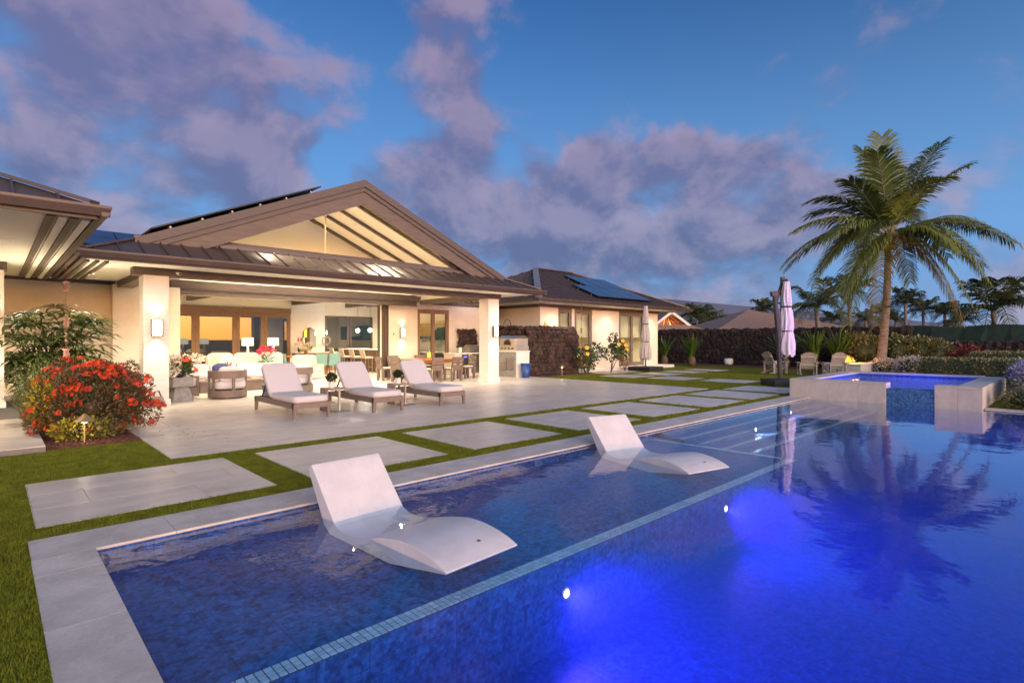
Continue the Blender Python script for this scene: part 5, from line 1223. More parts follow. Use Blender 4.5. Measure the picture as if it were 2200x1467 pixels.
def adirondack(x, y, rz, label):   # local: faces +y
    t = thing('adirondack_chair', label, 'chair', (x, y, 0), rz, 'adirondack chairs at the fire pit')
    nsl = 7
    for k in range(nsl):
        u = (k - 3) / 3.0; top = 0.98 - 0.10 * u * u; x0 = u * 0.27; xb = u * 0.21
        obj('back_slat', MB().hexa([(xb - 0.033, -0.12, 0.26), (xb + 0.033, -0.12, 0.26), (xb + 0.033, -0.095, 0.26), (xb - 0.033, -0.095, 0.26)], [(x0 - 0.043, -0.42, top), (x0 + 0.043, -0.42, top), (x0 + 0.043, -0.395, top), (x0 - 0.043, -0.395, top)]), 'grey_poly', t)
    obj('back_rail', MB().box(-0.30, 0.30, -0.395, -0.35, 0.74, 0.80), 'grey_poly', t); obj('back_rail', MB().box(-0.30, 0.30, -0.24, -0.19, 0.40, 0.47), 'grey_poly', t)
    for k in range(5): obj('seat_slat', MB().obox((0, -0.02 + 0.11 * k, 0.27 + 0.028 * k), (0.54, 0.095, 0.022), RX(R(14))), 'grey_poly', t)
    for s in (-1, 1):
        obj('side_rail', MB().hexa([(s * 0.27 - 0.015, -0.50, 0.0), (s * 0.27 + 0.015, -0.50, 0.0), (s * 0.27 + 0.015, -0.38, 0.0), (s * 0.27 - 0.015, -0.38, 0.0)], [(s * 0.27 - 0.015, 0.42, 0.28), (s * 0.27 + 0.015, 0.42, 0.28), (s * 0.27 + 0.015, 0.46, 0.38), (s * 0.27 - 0.015, 0.46, 0.38)]), 'grey_poly', t)
        obj('leg', MB().box(s * 0.31 - 0.02, s * 0.31 + 0.02, 0.32, 0.43, 0, 0.52), 'grey_poly', t); obj('leg', MB().box(s * 0.31 - 0.02, s * 0.31 + 0.02, -0.30, -0.21, 0, 0.52), 'grey_poly', t)
        obj('arm', MB().box(s * 0.34 - 0.08, s * 0.34 + 0.08, -0.34, 0.48, 0.522, 0.545), 'grey_poly', t, bevel=0.006)
adirondack(25.4, 9.55, R(-120), 'grey adirondack chair seen from the side behind the lilac umbrella')
adirondack(25.3, 8.15, R(-62), 'grey slatted adirondack chair back, left one facing the fire')
adirondack(26.05, 7.30, R(-48), 'grey slatted adirondack chair back, right one in front of the flames')

# ================================================================== planting near the house
# red flowering bush
bush = thing('ixora_bush', 'dense bush covered in red and orange flower heads at the left terrace edge', 'bush', (1.05, 11.0, 0))
BL = [((-0.25, 0.3, 0.55), (0.45, 0.7, 0.55)), ((0.25, 0.2, 0.62), (0.5, 0.75, 0.62)), ((0.45, 0.6, 0.55), (0.55, 0.6, 0.62)), ((0.1, -0.25, 0.45), (0.6, 0.5, 0.42)), ((0.55, -0.05, 0.5), (0.45, 0.5, 0.45)), ((0.0, 1.1, 0.72), (0.5, 0.7, 0.62)), ((0.6, 1.0, 0.6), (0.45, 0.5, 0.6)), ((-0.2, -0.1, 0.95), (0.16, 0.18, 0.22)), ((0.35, 0.0, 1.08), (0.2, 0.2, 0.2)), ((0.75, 0.35, 1.02), (0.14, 0.16, 0.28)), ((0.9, -0.25, 0.35), (0.22, 0.25, 0.25)), ((-0.55, 0.0, 0.3), (0.2, 0.3, 0.25)), ((0.95, 0.5, 0.8), (0.2, 0.2, 0.2))]
obj('foliage', leaf_cloud('foliage', 'leaf_bush', 15000, ell_sampler(BL, 0.72), 0.062, 0.42, 0.55, 21), None, bush)
obj('foliage', leaf_cloud('foliage', 'leaf_red', 6000, ell_sampler(BL, 0.8), 0.062, 0.42, 0.55, 23), None, bush)
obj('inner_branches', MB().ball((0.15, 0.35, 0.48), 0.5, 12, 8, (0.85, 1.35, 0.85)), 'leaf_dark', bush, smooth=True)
fm = []
for k in range(3):
    r_ = np.random.RandomState(k); mb = MB()
    for i in range(26):
        v = Vector(r_.normal(0, 1, 3)); v.z = abs(v.z) * 0.8; v.normalize(); c = v * 0.045; c.z *= 0.7
        u = v.orthogonal().normalized(); w_ = v.cross(u)
        for q in range(4):
            a = PI / 2 * q + 0.4 * i; d = u * math.cos(a) + w_ * math.sin(a); e = u * math.cos(a + 0.5) + w_ * math.sin(a + 0.5); g = u * math.cos(a - 0.5) + w_ * math.sin(a - 0.5)
            mb.add([c, c + e * 0.012 + v * 0.004, c + d * 0.020 + v * 0.006, c + g * 0.012 + v * 0.004], [(0, 1, 2, 3)])
    me = mb.mesh('flower_head'); me.materials.append(M_['ixora']); fm.append(me)
smp = ell_sampler(BL, 0.97)(np.random.RandomState(77), 1500)
cnt = 0
for p, v in zip(*smp):
    inside = any(((Vector(p) - Vector(c)).x / (r_[0] * 0.97)) ** 2 + ((Vector(p) - Vector(c)).y / (r_[1] * 0.97)) ** 2 + ((Vector(p) - Vector(c)).z / (r_[2] * 0.97)) ** 2 < 0.9 for c, r_ in BL)
    if inside or p[2] < 0.12 or v[1] > 0.75: continue
    o = obj('flower_head', fm[cnt % 3], None, bush, tuple(p + v * 0.02), Vector(v * 0.6 + np.array([0, 0, 0.5])).to_track_quat('Z', 'Y').to_euler()); s_ = rng.uniform(0.9, 1.9); o.scale = (s_, s_, s_); cnt += 1
    if cnt > 135: break
bush.scale = (0.92, 0.92, 0.88)
yl = thing('variegated_shrub', 'low yellow green leafed shrub behind the path light', 'bush', (0.98, 10.18, 0))
obj('foliage', leaf_cloud('foliage', 'leaf_yellow', 700, ell_sampler([((0.0, 0.12, 0.16), (0.36, 0.2, 0.19))], 0.5), 0.06, 0.42, 0.5, 31), None, yl)
obj('foliage', leaf_cloud('foliage', 'leaf_bush', 900, ell_sampler([((0.15, 0.15, 0.13), (0.45, 0.25, 0.15))], 0.5), 0.06, 0.42, 0.5, 32), None, yl)
yl2 = thing('variegated_shrub', 'yellow green leaves at the left edge of the red flowering bush', 'bush', (0.62, 11.0, 0))
obj('foliage', leaf_cloud('foliage', 'leaf_yellow', 500, ell_sampler([((-0.05, 0.0, 0.55), (0.16, 0.35, 0.4))], 0.5), 0.06, 0.42, 0.5, 33), None, yl2)
# path lights
def path_light(x, y, h, label, p=8, lit=True):
    t = thing('path_light', label, 'path light', (x, y, 0), 0, 'cone topped path lights')
    obj('stake', MB().cyl((0, 0, 0), (0, 0, h - 0.06), 0.012), 'brass', t)
    obj('lamp_shade', MB().lathe([(0.012, h - 0.075), (0.13, h - 0.075), (0.132, h - 0.068), (0.012, h + 0.03), (0.001, h + 0.035)], n=22), 'brass', t, smooth=False)
    obj('bulb', MB().lathe([(0.001, h - 0.105), (0.03, h - 0.10), (0.034, h - 0.076)], n=12), 'under_glow', t)
    lamp('POINT', t, (0, 0, h - 0.14), p, WARM, size=0.03)
path_light(0.985, 9.97, 0.40, 'bronze cone path light in the mulch in front of the red flowering bush', 6)
path_light(17.35, 15.1, 0.42, 'pink cone path light at the foot of the lava rock wall', 2)

# lady palm: stems with fan leaves
def fan_leaf(seed, n=9, L_=0.36):
    r_ = random.Random(seed); mb = MB()
    for k in range(n):
        a = R(-115 + 230 * k / (n - 1)) + r_.uniform(-.05, .05); l = L_ * (1 - 0.22 * abs(k - (n - 1) / 2) / (n / 2)) * r_.uniform(0.9, 1.1); w_ = 0.027
        d = Vector((math.sin(a), math.cos(a), 0)); s = Vector((d.y, -d.x, 0)); pr = None
        pts = [(0.02, w_ * 0.4, 0.0), (0.4, w_, 0.02), (0.75, w_ * 0.95, -0.02), (1.0, 0.004, -0.10)]
        o = len(mb.v)
        for f, ww, dz_ in pts: mb.v += [tuple(d * l * f + s * ww + Vector((0, 0, dz_ * l * 2))), tuple(d * l * f - s * ww + Vector((0, 0, dz_ * l * 2)))]
        mb.f += [(o + 2 * i, o + 2 * i + 1, o + 2 * i + 3, o + 2 * i + 2) for i in range(3)]
    me = mb.mesh('leaf'); me.materials.append(M_['leaf_rhapis']); return me
fans = [fan_leaf(k, 8 + k % 3, 0.50 + 0.05 * (k % 3)) for k in range(4)]
lp = thing('lady_palm', 'lady palm with fan leaves in front of the cream wall on the left', 'palm', (0.95, 16.6, 0))
r4 = random.Random(3)
for k in range(165):
    x = r4.uniform(-0.85, 0.95); y = r4.uniform(-0.9, 0.6); z = r4.uniform(0.55, 2.35 - 0.45 * abs(x - 0.1))
    az = math.atan2(y - 0.6, x * 1.2) + r4.uniform(-0.7, 0.7)
    o = obj('leaf', fans[k % 4], None, lp, (x, y, z), (0, 0, 0)); d = Vector((math.cos(az), math.sin(az) - 1.0, r4.uniform(-0.35, 0.45))).normalized()
    q = d.to_track_quat('Y', 'Z'); o.rotation_euler = q.to_euler(); s_ = r4.uniform(0.85, 1.25); o.scale = (s_, s_, s_)
for k in range(16):
    x = r4.uniform(-0.6, 0.6); y = r4.uniform(-0.4, 0.6); obj('cane', MB().tube([(x * 0.6, y * 0.6, 0), (x * 0.8, y * 0.8, 0.8), (x, y, r4.uniform(1.2, 1.75))], [0.016, 0.014, 0.008], 6), 'stem', lp)
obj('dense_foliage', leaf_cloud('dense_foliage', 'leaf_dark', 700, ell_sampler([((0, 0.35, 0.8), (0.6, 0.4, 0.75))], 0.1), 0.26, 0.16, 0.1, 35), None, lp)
# ornamental grass
def grass_clump(x, y, n, L_, spread, m, label, seed, w_=0.006, zt=1.0):
    t = thing('ornamental_grass', label, 'grass', (x, y, 0)); r_ = random.Random(seed); mb = MB()
    for k in range(n):
        az = r_.uniform(0, 2 * PI); l = L_ * r_.uniform(0.6, 1.1); sp = spread * r_.uniform(0.25, 1.0); d = Vector((math.cos(az), math.sin(az), 0)); b = Vector((r_.uniform(-0.12, 0.12), r_.uniform(-0.12, 0.12), 0))
        s = Vector((-d.y, d.x, 0)); o = len(mb.v)
        for f in (0, 0.3, 0.6, 0.85, 1.0):
            c = b + d * sp * l * f ** 1.6 + Vector((0, 0, zt * l * (f - 0.55 * sp * f ** 2.6))); ww = w_ * (1 - f * 0.85); mb.v += [tuple(c - s * ww), tuple(c + s * ww)]
        mb.f += [(o + 2 * i, o + 2 * i + 1, o + 2 * i + 3, o + 2 * i + 2) for i in range(4)]
    obj('blades', mb, m, t); return t
grass_clump(0.55, 12.3, 420, 1.25, 0.9, 'leaf_grass', 'arching light green grass clump between the left paving and the red bush', 41)
grass_clump(0.78, 13.4, 260, 1.3, 0.75, 'leaf_grass', 'grass clump deeper in the bed behind the first clump', 42)
grass_clump(1.35, 13.3, 200, 1.25, 0.6, 'leaf_grass', 'yellowish grass tuft behind the red bush under the rain chain', 43)
# mulch chips
mb = MB(); r5 = random.Random(9)
for k in range(900):
    c = (r5.uniform(0.58, 1.62), r5.uniform(9.74, 11.0), 0.016); mb.obox(c, (r5.uniform(0.02, 0.06), r5.uniform(0.008, 0.018), 0.008), RZ(r5.uniform(0, PI)) @ RX(r5.uniform(-.4, .4)) @ RY(r5.uniform(-.4, .4)))
o = stuff(obj('mulch_chips', mb, 'mulch')); tag(o, 'reddish brown bark chips round the path light', 'mulch')

# hibiscus by the guest wing
def hibiscus(x, y, blobs, label, n, seed, flowers):
    t = thing('hibiscus', label, 'shrub', (x, y, 0)); 
    obj('foliage', leaf_cloud('foliage', 'leaf_hib', n, ell_sampler(blobs, 0.35), 0.15, 0.62, 0.2, seed), None, t)
    r_ = random.Random(seed)
    for (c, r_b) in blobs: obj('branch', MB().tube([(0, 0, 0), (c[0] * 0.4, c[1] * 0.4, c[2] * 0.55), c], [0.025, 0.018, 0.008], 6), 'stem', t)
    for f in flowers:
        m2 = MB()
        for q in range(5):
            a = 2 * PI * q / 5; d = Vector((math.cos(a), math.sin(a), 0.25)); s = Vector((-math.sin(a), math.cos(a), 0)); m2.add([(0, 0, 0), d * 0.06 + s * 0.045, d * 0.105, d * 0.06 - s * 0.045], [(0, 1, 2, 3)])
        obj('flower', m2, 'petal_yellow', t, f, (R(70), 0, R(-40)))
hibiscus(19.35, 15.35, [((-0.2, 0, 0.75), (0.4, 0.4, 0.5)), ((0.45, -0.1, 0.95), (0.45, 0.4, 0.4)), ((0.2, 0.1, 0.5), (0.45, 0.4, 0.45)), ((0.9, 0.0, 1.05), (0.2, 0.2, 0.18))], 'hibiscus shrub with two yellow flowers at the end of the lava rock wall', 520, 51, [(-0.45, -0.35, 1.15), (-0.42, -0.35, 0.88)])
hibiscus(20.65, 15.0, [((0.1, 0, 0.9), (0.35, 0.35, 0.35)), ((0.55, 0, 1.15), (0.45, 0.35, 0.35)), ((0.2, 0, 1.45), (0.22, 0.2, 0.4)), ((0.9, 0, 0.85), (0.35, 0.3, 0.3))], 'taller hibiscus shrub with orange flowers between the guest wing doors', 480, 52, [(0.45, -0.35, 1.45), (0.75, -0.3, 1.25), (0.1, -0.36, 1.3), (0.85, -0.3, 1.05)])
t = thing('dry_shrub', 'small reddish half bare shrub in front of the guest wing wall', 'shrub', (22.4, 15.45, 0))
obj('foliage', leaf_cloud('foliage', 'leaf_croton', 90, ell_sampler([((0, 0, 0.4), (0.35, 0.3, 0.35))], 0.2), 0.1, 0.5, 0.2, 53), None, t)
for k in range(7): obj('branch', MB().tube([(0, 0, 0), (0.15 * math.cos(k), 0.12 * math.sin(k), 0.3), (0.35 * math.cos(k), 0.25 * math.sin(k), 0.65)], [0.015, 0.01, 0.005], 5), 'stem', t)

# lava rock walls, stones laid one by one
def stone_mesh(seed):
    r_ = random.Random(seed); mb = MB().ball((0, 0, 0), 0.5, 7, 5)
    mb.v = [(x * r_.uniform(0.85, 1.2), y * r_.uniform(0.85, 1.2), z * r_.uniform(0.85, 1.2)) for x, y, z in mb.v]
    me = mb.mesh('stone'); me.materials.append(M_['lava']); return me
stones = [stone_mesh(k) for k in range(6)]
def lava_wall(nm, label, loc, runs, z1, size, seed):
    t = thing(nm, label, 'wall', loc); r_ = random.Random(seed); n = 0
    for x0, y0, x1, y1, th, face in runs:
        d = Vector((x1 - x0, y1 - y0, 0)); L_ = d.length; d.normalize(); nrm = Vector((d.y, -d.x, 0)) * face
        core = MB().bar((x0, y0, (z1 - 0.1) / 2), (x1, y1, (z1 - 0.1) / 2), th, z1 - 0.1); obj('core', core, 'lava_core', t)
        rows = int(z1 / (size * 0.80)); cols = int(L_ / size)
        for j in range(rows):
            for i in range(cols + 1):
                p = Vector((x0, y0, 0)) + d * min(L_, max(0, (i + 0.5 * (j % 2) + r_.uniform(-0.22, 0.22)) * size)) + nrm * (th / 2 + r_.uniform(-0.03, 0.03)) + Vector((0, 0, (j + 0.5 + r_.uniform(-0.12, 0.12)) * size * 0.80))
                s_ = size * r_.uniform(0.95, 1.45); o = obj('stone', stones[r_.randrange(6)], None, t, tuple(p), (r_.uniform(0, 6), r_.uniform(0, 6), r_.uniform(0, 6))); o.scale = (s_, s_ * r_.uniform(0.8, 1.1), s_ * r_.uniform(0.7, 0.95)); n += 1
        for i in range(int(L_ / size) + 1):
            p = Vector((x0, y0, z1 - 0.07)) + d * min(L_, i * size); o = obj('stone', stones[r_.randrange(6)], None, t, tuple(p), (r_.uniform(0, 6), 0, r_.uniform(0, 6))); s_ = size * 1.3; o.scale = (s_, s_, s_ * 0.7)
    return t
lava_wall('lava_wall', 'dark lava rock wall screening the outdoor shower behind the pizza oven', (17.6, 16.0, 0), [(-1.45, 0.0, 1.65, 0.0, 0.25, 1), (-1.6, 1.9, -1.6, 0.05, 0.25, 1)], 2.05, 0.215, 5)
lava_wall('lava_wall', 'reddish lava rock backsplash behind the gas grill', (15.25, 18.87, 0), [(-0.38, 0, 0.42, 0, 0.12, 1)], 1.95, 0.20, 6)
# outdoor shower, surfboard
sh = thing('outdoor_shower', 'bronze outdoor shower with bent pipe above the lava rock wall', 'shower', (17.48, 18.3, 0))
obj('pipe', MB().tube([(-0.05, 0, 0.9), (-0.05, 0, 2.2)] + [(-0.05 - 0.22 + 0.22 * math.cos(a), 0, 2.2 + 0.24 * math.sin(a)) for a in [PI * i / 10 for i in range(1, 10)]] + [(-0.49, 0, 2.2), (-0.49, 0, 2.1)], 0.016, 8), 'dark_metal', sh)
obj('shower_head', MB().lathe([(0.11, 2.05), (0.115, 2.06), (0.03, 2.10), (0.02, 2.13)], (-0.49, 0, 0), 18), 'dark_metal', sh)
sf = thing('surfboard', 'orange tipped surfboard leaning on the guest wing behind the lava wall', 'surfboard', (17.8, 16.3, 0))
prof = [(0.27 * math.sin(PI * min(1, 0.04 + 0.96 * i / 14)) ** 0.6, 2.32 * i / 14) for i in range(15)]
obj('board', MB().prism([(a, z) for a, z in prof] + [(-a, z) for a, z in prof[::-1]], 'y', -0.03, 0.03), 'surf', sf, (0, 0.08, 0), (R(-3), 0, 0), bevel=0.012)

# strap leafed clumps along the boundary wall
def strap_clump(x, y, n, L_, label, seed, base=True, lean=0.75, w_=0.055):
    t = thing('strap_leaf_plant', label, 'plant', (x, y, 0)); r_ = random.Random(seed)
    if base: obj('stalk', MB().lathe([(0.16, 0), (0.22, 0.15), (0.20, 0.42), (0.12, 0.6)], n=12), 'stem', t, smooth=True)
    for k in range(n):
        az = r_.uniform(0, 2 * PI); l = L_ * r_.uniform(0.7, 1.15); sp = lean * r_.uniform(0.15, 1.0); d = Vector((math.cos(az), math.sin(az), 0)); s = Vector((-d.y, d.x, 0)); b = Vector((r_.uniform(-.12, .12), r_.uniform(-.12, .12), r_.uniform(0.25, 0.5) if base else 0.05)); mb = MB()
        for i, f in enumerate((0, 0.2, 0.45, 0.7, 0.9, 1.0)):
            c = b + d * sp * l * f ** 1.3 + Vector((0, 0, l * (f * 0.98 - 0.45 * sp * sp * f ** 2.5))); ww = w_ * (0.45, 0.8, 1.0, 0.8, 0.4, 0.05)[i]
            up_ = Vector((0, 0, 1)); mb.v += [tuple(c - s * ww), tuple(c - d * ww * 0.35), tuple(c + s * ww)]
        mb.f = [(3 * i + j, 3 * i + j + 1, 3 * i + j + 4, 3 * i + j + 3) for i in range(5) for j in range(2)]
        obj('leaf', mb, 'leaf_ti', t, smooth=True)
    return t
strap_clump(29.3, 15.6, 46, 1.45, 'big green strap leafed plant with brown stalk right of the guest wing', 61)
strap_clump(29.0, 17.2, 30, 1.35, 'strap leafed plant close to the guest wing corner', 62, True, 0.7)
strap_clump(30.6, 10.95, 50, 1.6, 'green strap leafed plant behind the lilac umbrella, left side', 63, True, 0.95)
strap_clump(30.8, 9.6, 50, 1.7, 'green strap leafed plant behind the adirondack chair backs', 64, True, 0.9)
strap_clump(31.0, 8.55, 50, 1.65, 'green strap leafed plant left of the flames', 65, True, 0.9)
def shrub(nm, x, y, blobs, m, n, size, label, seed, asp=0.5, up=0.4, sh=0.6, core=True):
    t = thing(nm, label, 'shrub', (x, y, 0)); obj('foliage', leaf_cloud('foliage', m, n, ell_sampler(blobs, sh), size, asp, up, seed), None, t)
    if core:
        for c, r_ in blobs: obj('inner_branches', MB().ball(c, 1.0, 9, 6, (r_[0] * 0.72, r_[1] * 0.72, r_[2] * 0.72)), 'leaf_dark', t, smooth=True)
    return t
shrub('flowering_shrub', 31.4, 7.5, [((0, 0, 0.9), (0.8, 0.9, 0.95)), ((0.1, 0.6, 1.0), (0.7, 0.7, 0.9))], 'leaf_shrub', 2600, 0.15, 'loose shrub with pale leaf tips behind the fire pit', 71)
shrub('flowering_shrub', 31.8, 6.2, [((0, 0, 0.85), (0.8, 0.9, 0.9)), ((0, -0.9, 0.8), (0.7, 0.7, 0.85))], 'leaf_shrub', 2600, 0.15, 'loose green shrub around the foot of the tall palm', 72)
shrub('flowering_shrub', 31.9, 4.75, [((0, 0, 0.75), (0.6, 0.75, 0.8))], 'leaf_shrub', 1400, 0.14, 'yellowish shrub just right of the tall palm trunk', 73)
shrub('red_shrub', 31.8, 3.6, [((0, 0, 0.6), (0.6, 0.8, 0.62)), ((0, -0.8, 0.5), (0.5, 0.6, 0.5))], 'leaf_croton', 1800, 0.13, 'dark red leaved shrub in front of the low lava wall', 74)
def hedge(label, x0, x1, y0, y1, z1, m, n, size, seed):
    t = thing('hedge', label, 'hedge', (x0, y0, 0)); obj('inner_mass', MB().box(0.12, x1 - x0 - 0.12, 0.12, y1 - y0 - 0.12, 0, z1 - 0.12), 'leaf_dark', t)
    obj('foliage', leaf_cloud('foliage', m, n, box_sampler(0, x1 - x0, 0, y1 - y0, 0.03, z1), size, 0.5, 0.5, seed), None, t)
hedge('clipped grey green hedge behind the spa, near one', 23.2, 25.0, -1.0, 3.9, 0.82, 'leaf_hedge', 9000, 0.085, 81)
hedge('clipped hedge behind the spa, far one nearer the lava wall', 27.6, 29.6, -2.5, 3.0, 0.98, 'leaf_hedge', 8000, 0.09, 82)
shrub('silver_shrub', 17.4, 0.35, [((0.3, 0, 0.45), (0.7, 0.75, 0.55)), ((1.3, 0.2, 0.55), (0.8, 0.8, 0.6)), ((2.3, 0.1, 0.6), (0.8, 0.8, 0.6)), ((0.6, -0.9, 0.5), (0.8, 0.7, 0.55)), ((1.8, -1.0, 0.6), (0.9, 0.8, 0.6))], 'leaf_silver', 12000, 0.06, 'silvery lilac shrub at the right edge beside the spa', 83, 0.4, 0.4, 0.75)
shrub('low_shrub', 16.3, 0.75, [((0, 0, 0.2), (0.32, 0.55, 0.28)), ((0.1, -0.8, 0.2), (0.32, 0.5, 0.25))], 'leaf_hedge', 2600, 0.05, 'low olive shrub between the spa corner and the pool edge', 84)
shrub('sage_shrub', 29.6, 5.2, [((0, 0, 0.35), (0.8, 0.9, 0.42)), ((-0.3, 1.0, 0.3), (0.6, 0.6, 0.35))], 'leaf_silver', 2600, 0.10, 'grey leaved low shrubs at the palm base behind the spa rim', 85)
bk = thing('bucket', 'small white bucket on the lawn against the boundary wall', 'bucket', (32.2, 14.75, 0)); obj('body', MB().lathe([(0.20, 0), (0.26, 0.10), (0.25, 0.34), (0.20, 0.36), (0.001, 0.34)], n=18), 'trim_white', bk, smooth=True); obj('lid', MB().lathe([(0.21, 0.362), (0.21, 0.38), (0.001, 0.385)], n=18), 'trim_white', bk)

# leaf litter on the terrace beside the bush
mb = MB(); r6 = random.Random(17)
for k in range(46):
    x, y = r6.uniform(1.7, 2.6), r6.uniform(8.6, 12.6); a = r6.uniform(0, 6); l = r6.uniform(0.015, 0.035); d = Vector((math.cos(a), math.sin(a), 0)) * l; n_2 = Vector((-d.y, d.x, 0)) * 0.4
    c = Vector((x, y, 0.004)); mb.add([c - d, c + n_2, c + d + Vector((0, 0, 0.006)), c - n_2], [(0, 1, 2, 3)])
tag(stuff(obj('leaf_litter', mb, 'leaf_red')), 'few fallen leaves on the terrace beside the red bush', 'leaves')

# ================================================================== inside the great room
sofa('indoor_sofa', 5.45, 8.05, 20.3, 21.25, 'y', 'cream indoor sofa behind the outdoor sofa', 'cushion_cream', 'cushion_cream', 1.02, 3)
sofa('indoor_armchair', 8.35, 9.3, 20.2, 21.1, 'y', 'cream indoor armchair right of the cream sofa', 'cushion_cream', 'cushion_cream', 0.9, 1)
cushion(5.95, 20.55, 0.72, (0.5, 0.16, 0.46), (R(-20), 0, R(-25)), 'pot_white', 'white cushion on the left end of the cream indoor sofa')
cushion(6.3, 20.45, 0.68, (0.45, 0.15, 0.42), (R(-20), 0, R(10)), 'cushion_cream', 'cream cushion next to the white one on the indoor sofa')
cushion(7.35, 20.45, 0.70, (0.56, 0.16, 0.48), (R(-18), 0, R(-8)), 'teal_print', 'teal patterned cushion on the cream indoor sofa')
cs = thing('console_table', 'brown console table with two lamps behind the cream sofa', 'table', (7.5, 21.65, 0))
obj('table_top', MB().box(-1.2, 1.2, -0.25, 0.25, 0.82, 0.86), 'orange_wood', cs)
for a in (-1.12, 1.12): obj('leg', MB().box(a - 0.05, a + 0.05, -0.22, 0.22, 0, 0.818), 'orange_wood', cs)
def table_lamp(x, y, z, label):
    t = thing('table_lamp', label, 'lamp', (x, y, z), 0, 'lit table lamps behind the sofa')
    obj('base', MB().lathe([(0.09, 0), (0.09, 0.02), (0.075, 0.03), (0.05, 0.36), (0.015, 0.40), (0.012, 0.46)], n=16), 'steel', t, smooth=False)
    obj('lamp_shade', MB().lathe([(0.205, 0.42), (0.195, 0.72)], n=24, cap=False), 'shade_glow', t, smooth=True)
    lamp('POINT', t, (0, 0, 0.57), 60, WARM, size=0.06)
table_lamp(6.97, 21.6, 0.861, 'left one of the two lit white drum lamps in the great room')
table_lamp(7.90, 21.6, 0.861, 'right one of the two lit white drum lamps in the great room')
pk = thing('orchid', 'bright pink orchid in a white pot behind the left sun lounger', 'flowers', (6.75, 19.0, 0.0))
obj('stand', MB().box(-0.16, 0.16, -0.16, 0.16, 0, 0.48), 'orange_wood', pk); obj('pot', MB().lathe([(0.10, 0.482), (0.14, 0.50), (0.15, 0.74), (0.13, 0.74), (0.001, 0.70)], n=18), 'pot_white', pk)
for k in range(3): obj('stem', MB().tube([(0, 0, 0.7), (0.05 * k, 0, 1.05), (-0.15 + 0.15 * k, 0, 1.2), (-0.3 + 0.25 * k, 0, 1.1)], 0.006, 5), 'leaf_hib', pk)
obj('blooms', petals(150, 1, 0.09, 'flower_pink', 9, (-0.02, 0, 1.12), (0.30, 0.10, 0.14)), None, pk); obj('leaves', leaf_cloud('leaves', 'leaf_hib', 12, ell_sampler([((0, 0, 0.78), (0.08, 0.08, 0.05))], 0.1), 0.25, 0.25, 0.4, 3), None, pk)
br = thing('bromeliad', 'green and red bromeliad rising behind the round tub chair', 'plant', (5.05, 17.45, 0.35))
obj('bowl', MB().lathe([(0.10, 0), (0.2, 0.06), (0.22, 0.12), (0.2, 0.12), (0.001, 0.05)], n=18), 'pot_white', br); obj('leaves', leaf_cloud('leaves', 'leaf_hib', 40, ell_sampler([((0, 0, 0.14), (0.14, 0.14, 0.06))], 0.1), 0.34, 0.2, 0.6, 13), None, br); obj('bracts', leaf_cloud('bracts', 'flower_red', 16, ell_sampler([((0, 0, 0.2), (0.1, 0.1, 0.05))], 0.1), 0.30, 0.12, 1.2, 14), None, br)
obj('blooms', petals(60, 0.12, 0.07, 'flower_white', 19, (0.16, 0, 0.26)), None, br)
# dining set with teal chairs
dt2 = thing('indoor_dining_table', 'indoor dining table between teal chairs', 'table', (10.35, 24.5, 0)); obj('table_top', MB().box(-0.6, 0.6, -0.85, 0.85, 0.72, 0.76), 'orange_wood', dt2, bevel=0.004)
for a in (-0.45, 0.45):
    for b in (-0.7, 0.7): obj('leg', MB().box(a - 0.04, a + 0.04, b - 0.04, b + 0.04, 0, 0.718), 'orange_wood', dt2)
def teal_chair(x, y, rz, label):
    t = thing('teal_chair', label, 'chair', (x, y, 0), rz, 'teal upholstered dining chairs')
    for a in (-0.19, 0.19):
        for b in (-0.19, 0.19): obj('leg', MB().hexa([(a - 0.018, b - 0.018, 0), (a + 0.018, b - 0.018, 0), (a + 0.018, b + 0.018, 0), (a - 0.018, b + 0.018, 0)], [(a - 0.028, b - 0.028, 0.36), (a + 0.028, b - 0.028, 0.36), (a + 0.028, b + 0.028, 0.36), (a - 0.028, b + 0.028, 0.36)]), 'orange_wood', t)
    obj('seat', MB().box(-0.25, 0.25, -0.25, 0.25, 0.362, 0.47), 'teal', t, bevel=0.02); obj('back', MB().hexa([(-0.25, -0.26, 0.38), (0.25, -0.26, 0.38), (0.25, -0.19, 0.472), (-0.25, -0.19, 0.472)], [(-0.25, -0.32, 0.90), (0.25, -0.32, 0.90), (0.25, -0.25, 0.90), (-0.25, -0.25, 0.90)]), 'teal', t, bevel=0.012)
teal_chair(10.42, 23.1, R(-6), 'teal dining chair with its back to the lanai, left of the near pair'); teal_chair(11.03, 23.1, R(-6), 'teal dining chair with its back to the lanai, right of the near pair')
for k, nm in enumerate(('nearest', 'middle', 'farthest')): teal_chair(9.35, 23.7 + 0.7 * k, R(-90), 'teal chair along the left table side, %s of the three' % nm)
fo = thing('flower_arrangement', 'white and yellow flowers in an orange vase on the indoor dining table', 'flowers', (10.2, 24.0, 0.761)); obj('vase', MB().lathe([(0.06, 0), (0.08, 0.1), (0.07, 0.28), (0.06, 0.28), (0.001, 0.05)], n=16), 'orange_wood', fo, smooth=True); obj('blooms', petals(140, 0.24, 0.10, 'flower_white', 29, (0, 0, 0.42), (1, 1, 0.6)), None, fo); obj('foliage', petals(90, 0.24, 0.14, 'leaf_yellow', 30, (0, 0, 0.36), (1, 1, 0.6), 0.4), None, fo)
sb = thing('sideboard', 'wooden sideboard under the arched mirror', 'sideboard', (11.35, 25.95, 0)); obj('carcass', MB().box(-0.9, 0.9, -0.22, 0.24, 0.1, 0.86), 'orange_wood', sb); obj('top', MB().box(-0.93, 0.93, -0.25, 0.26, 0.862, 0.90), 'trim_white', sb)
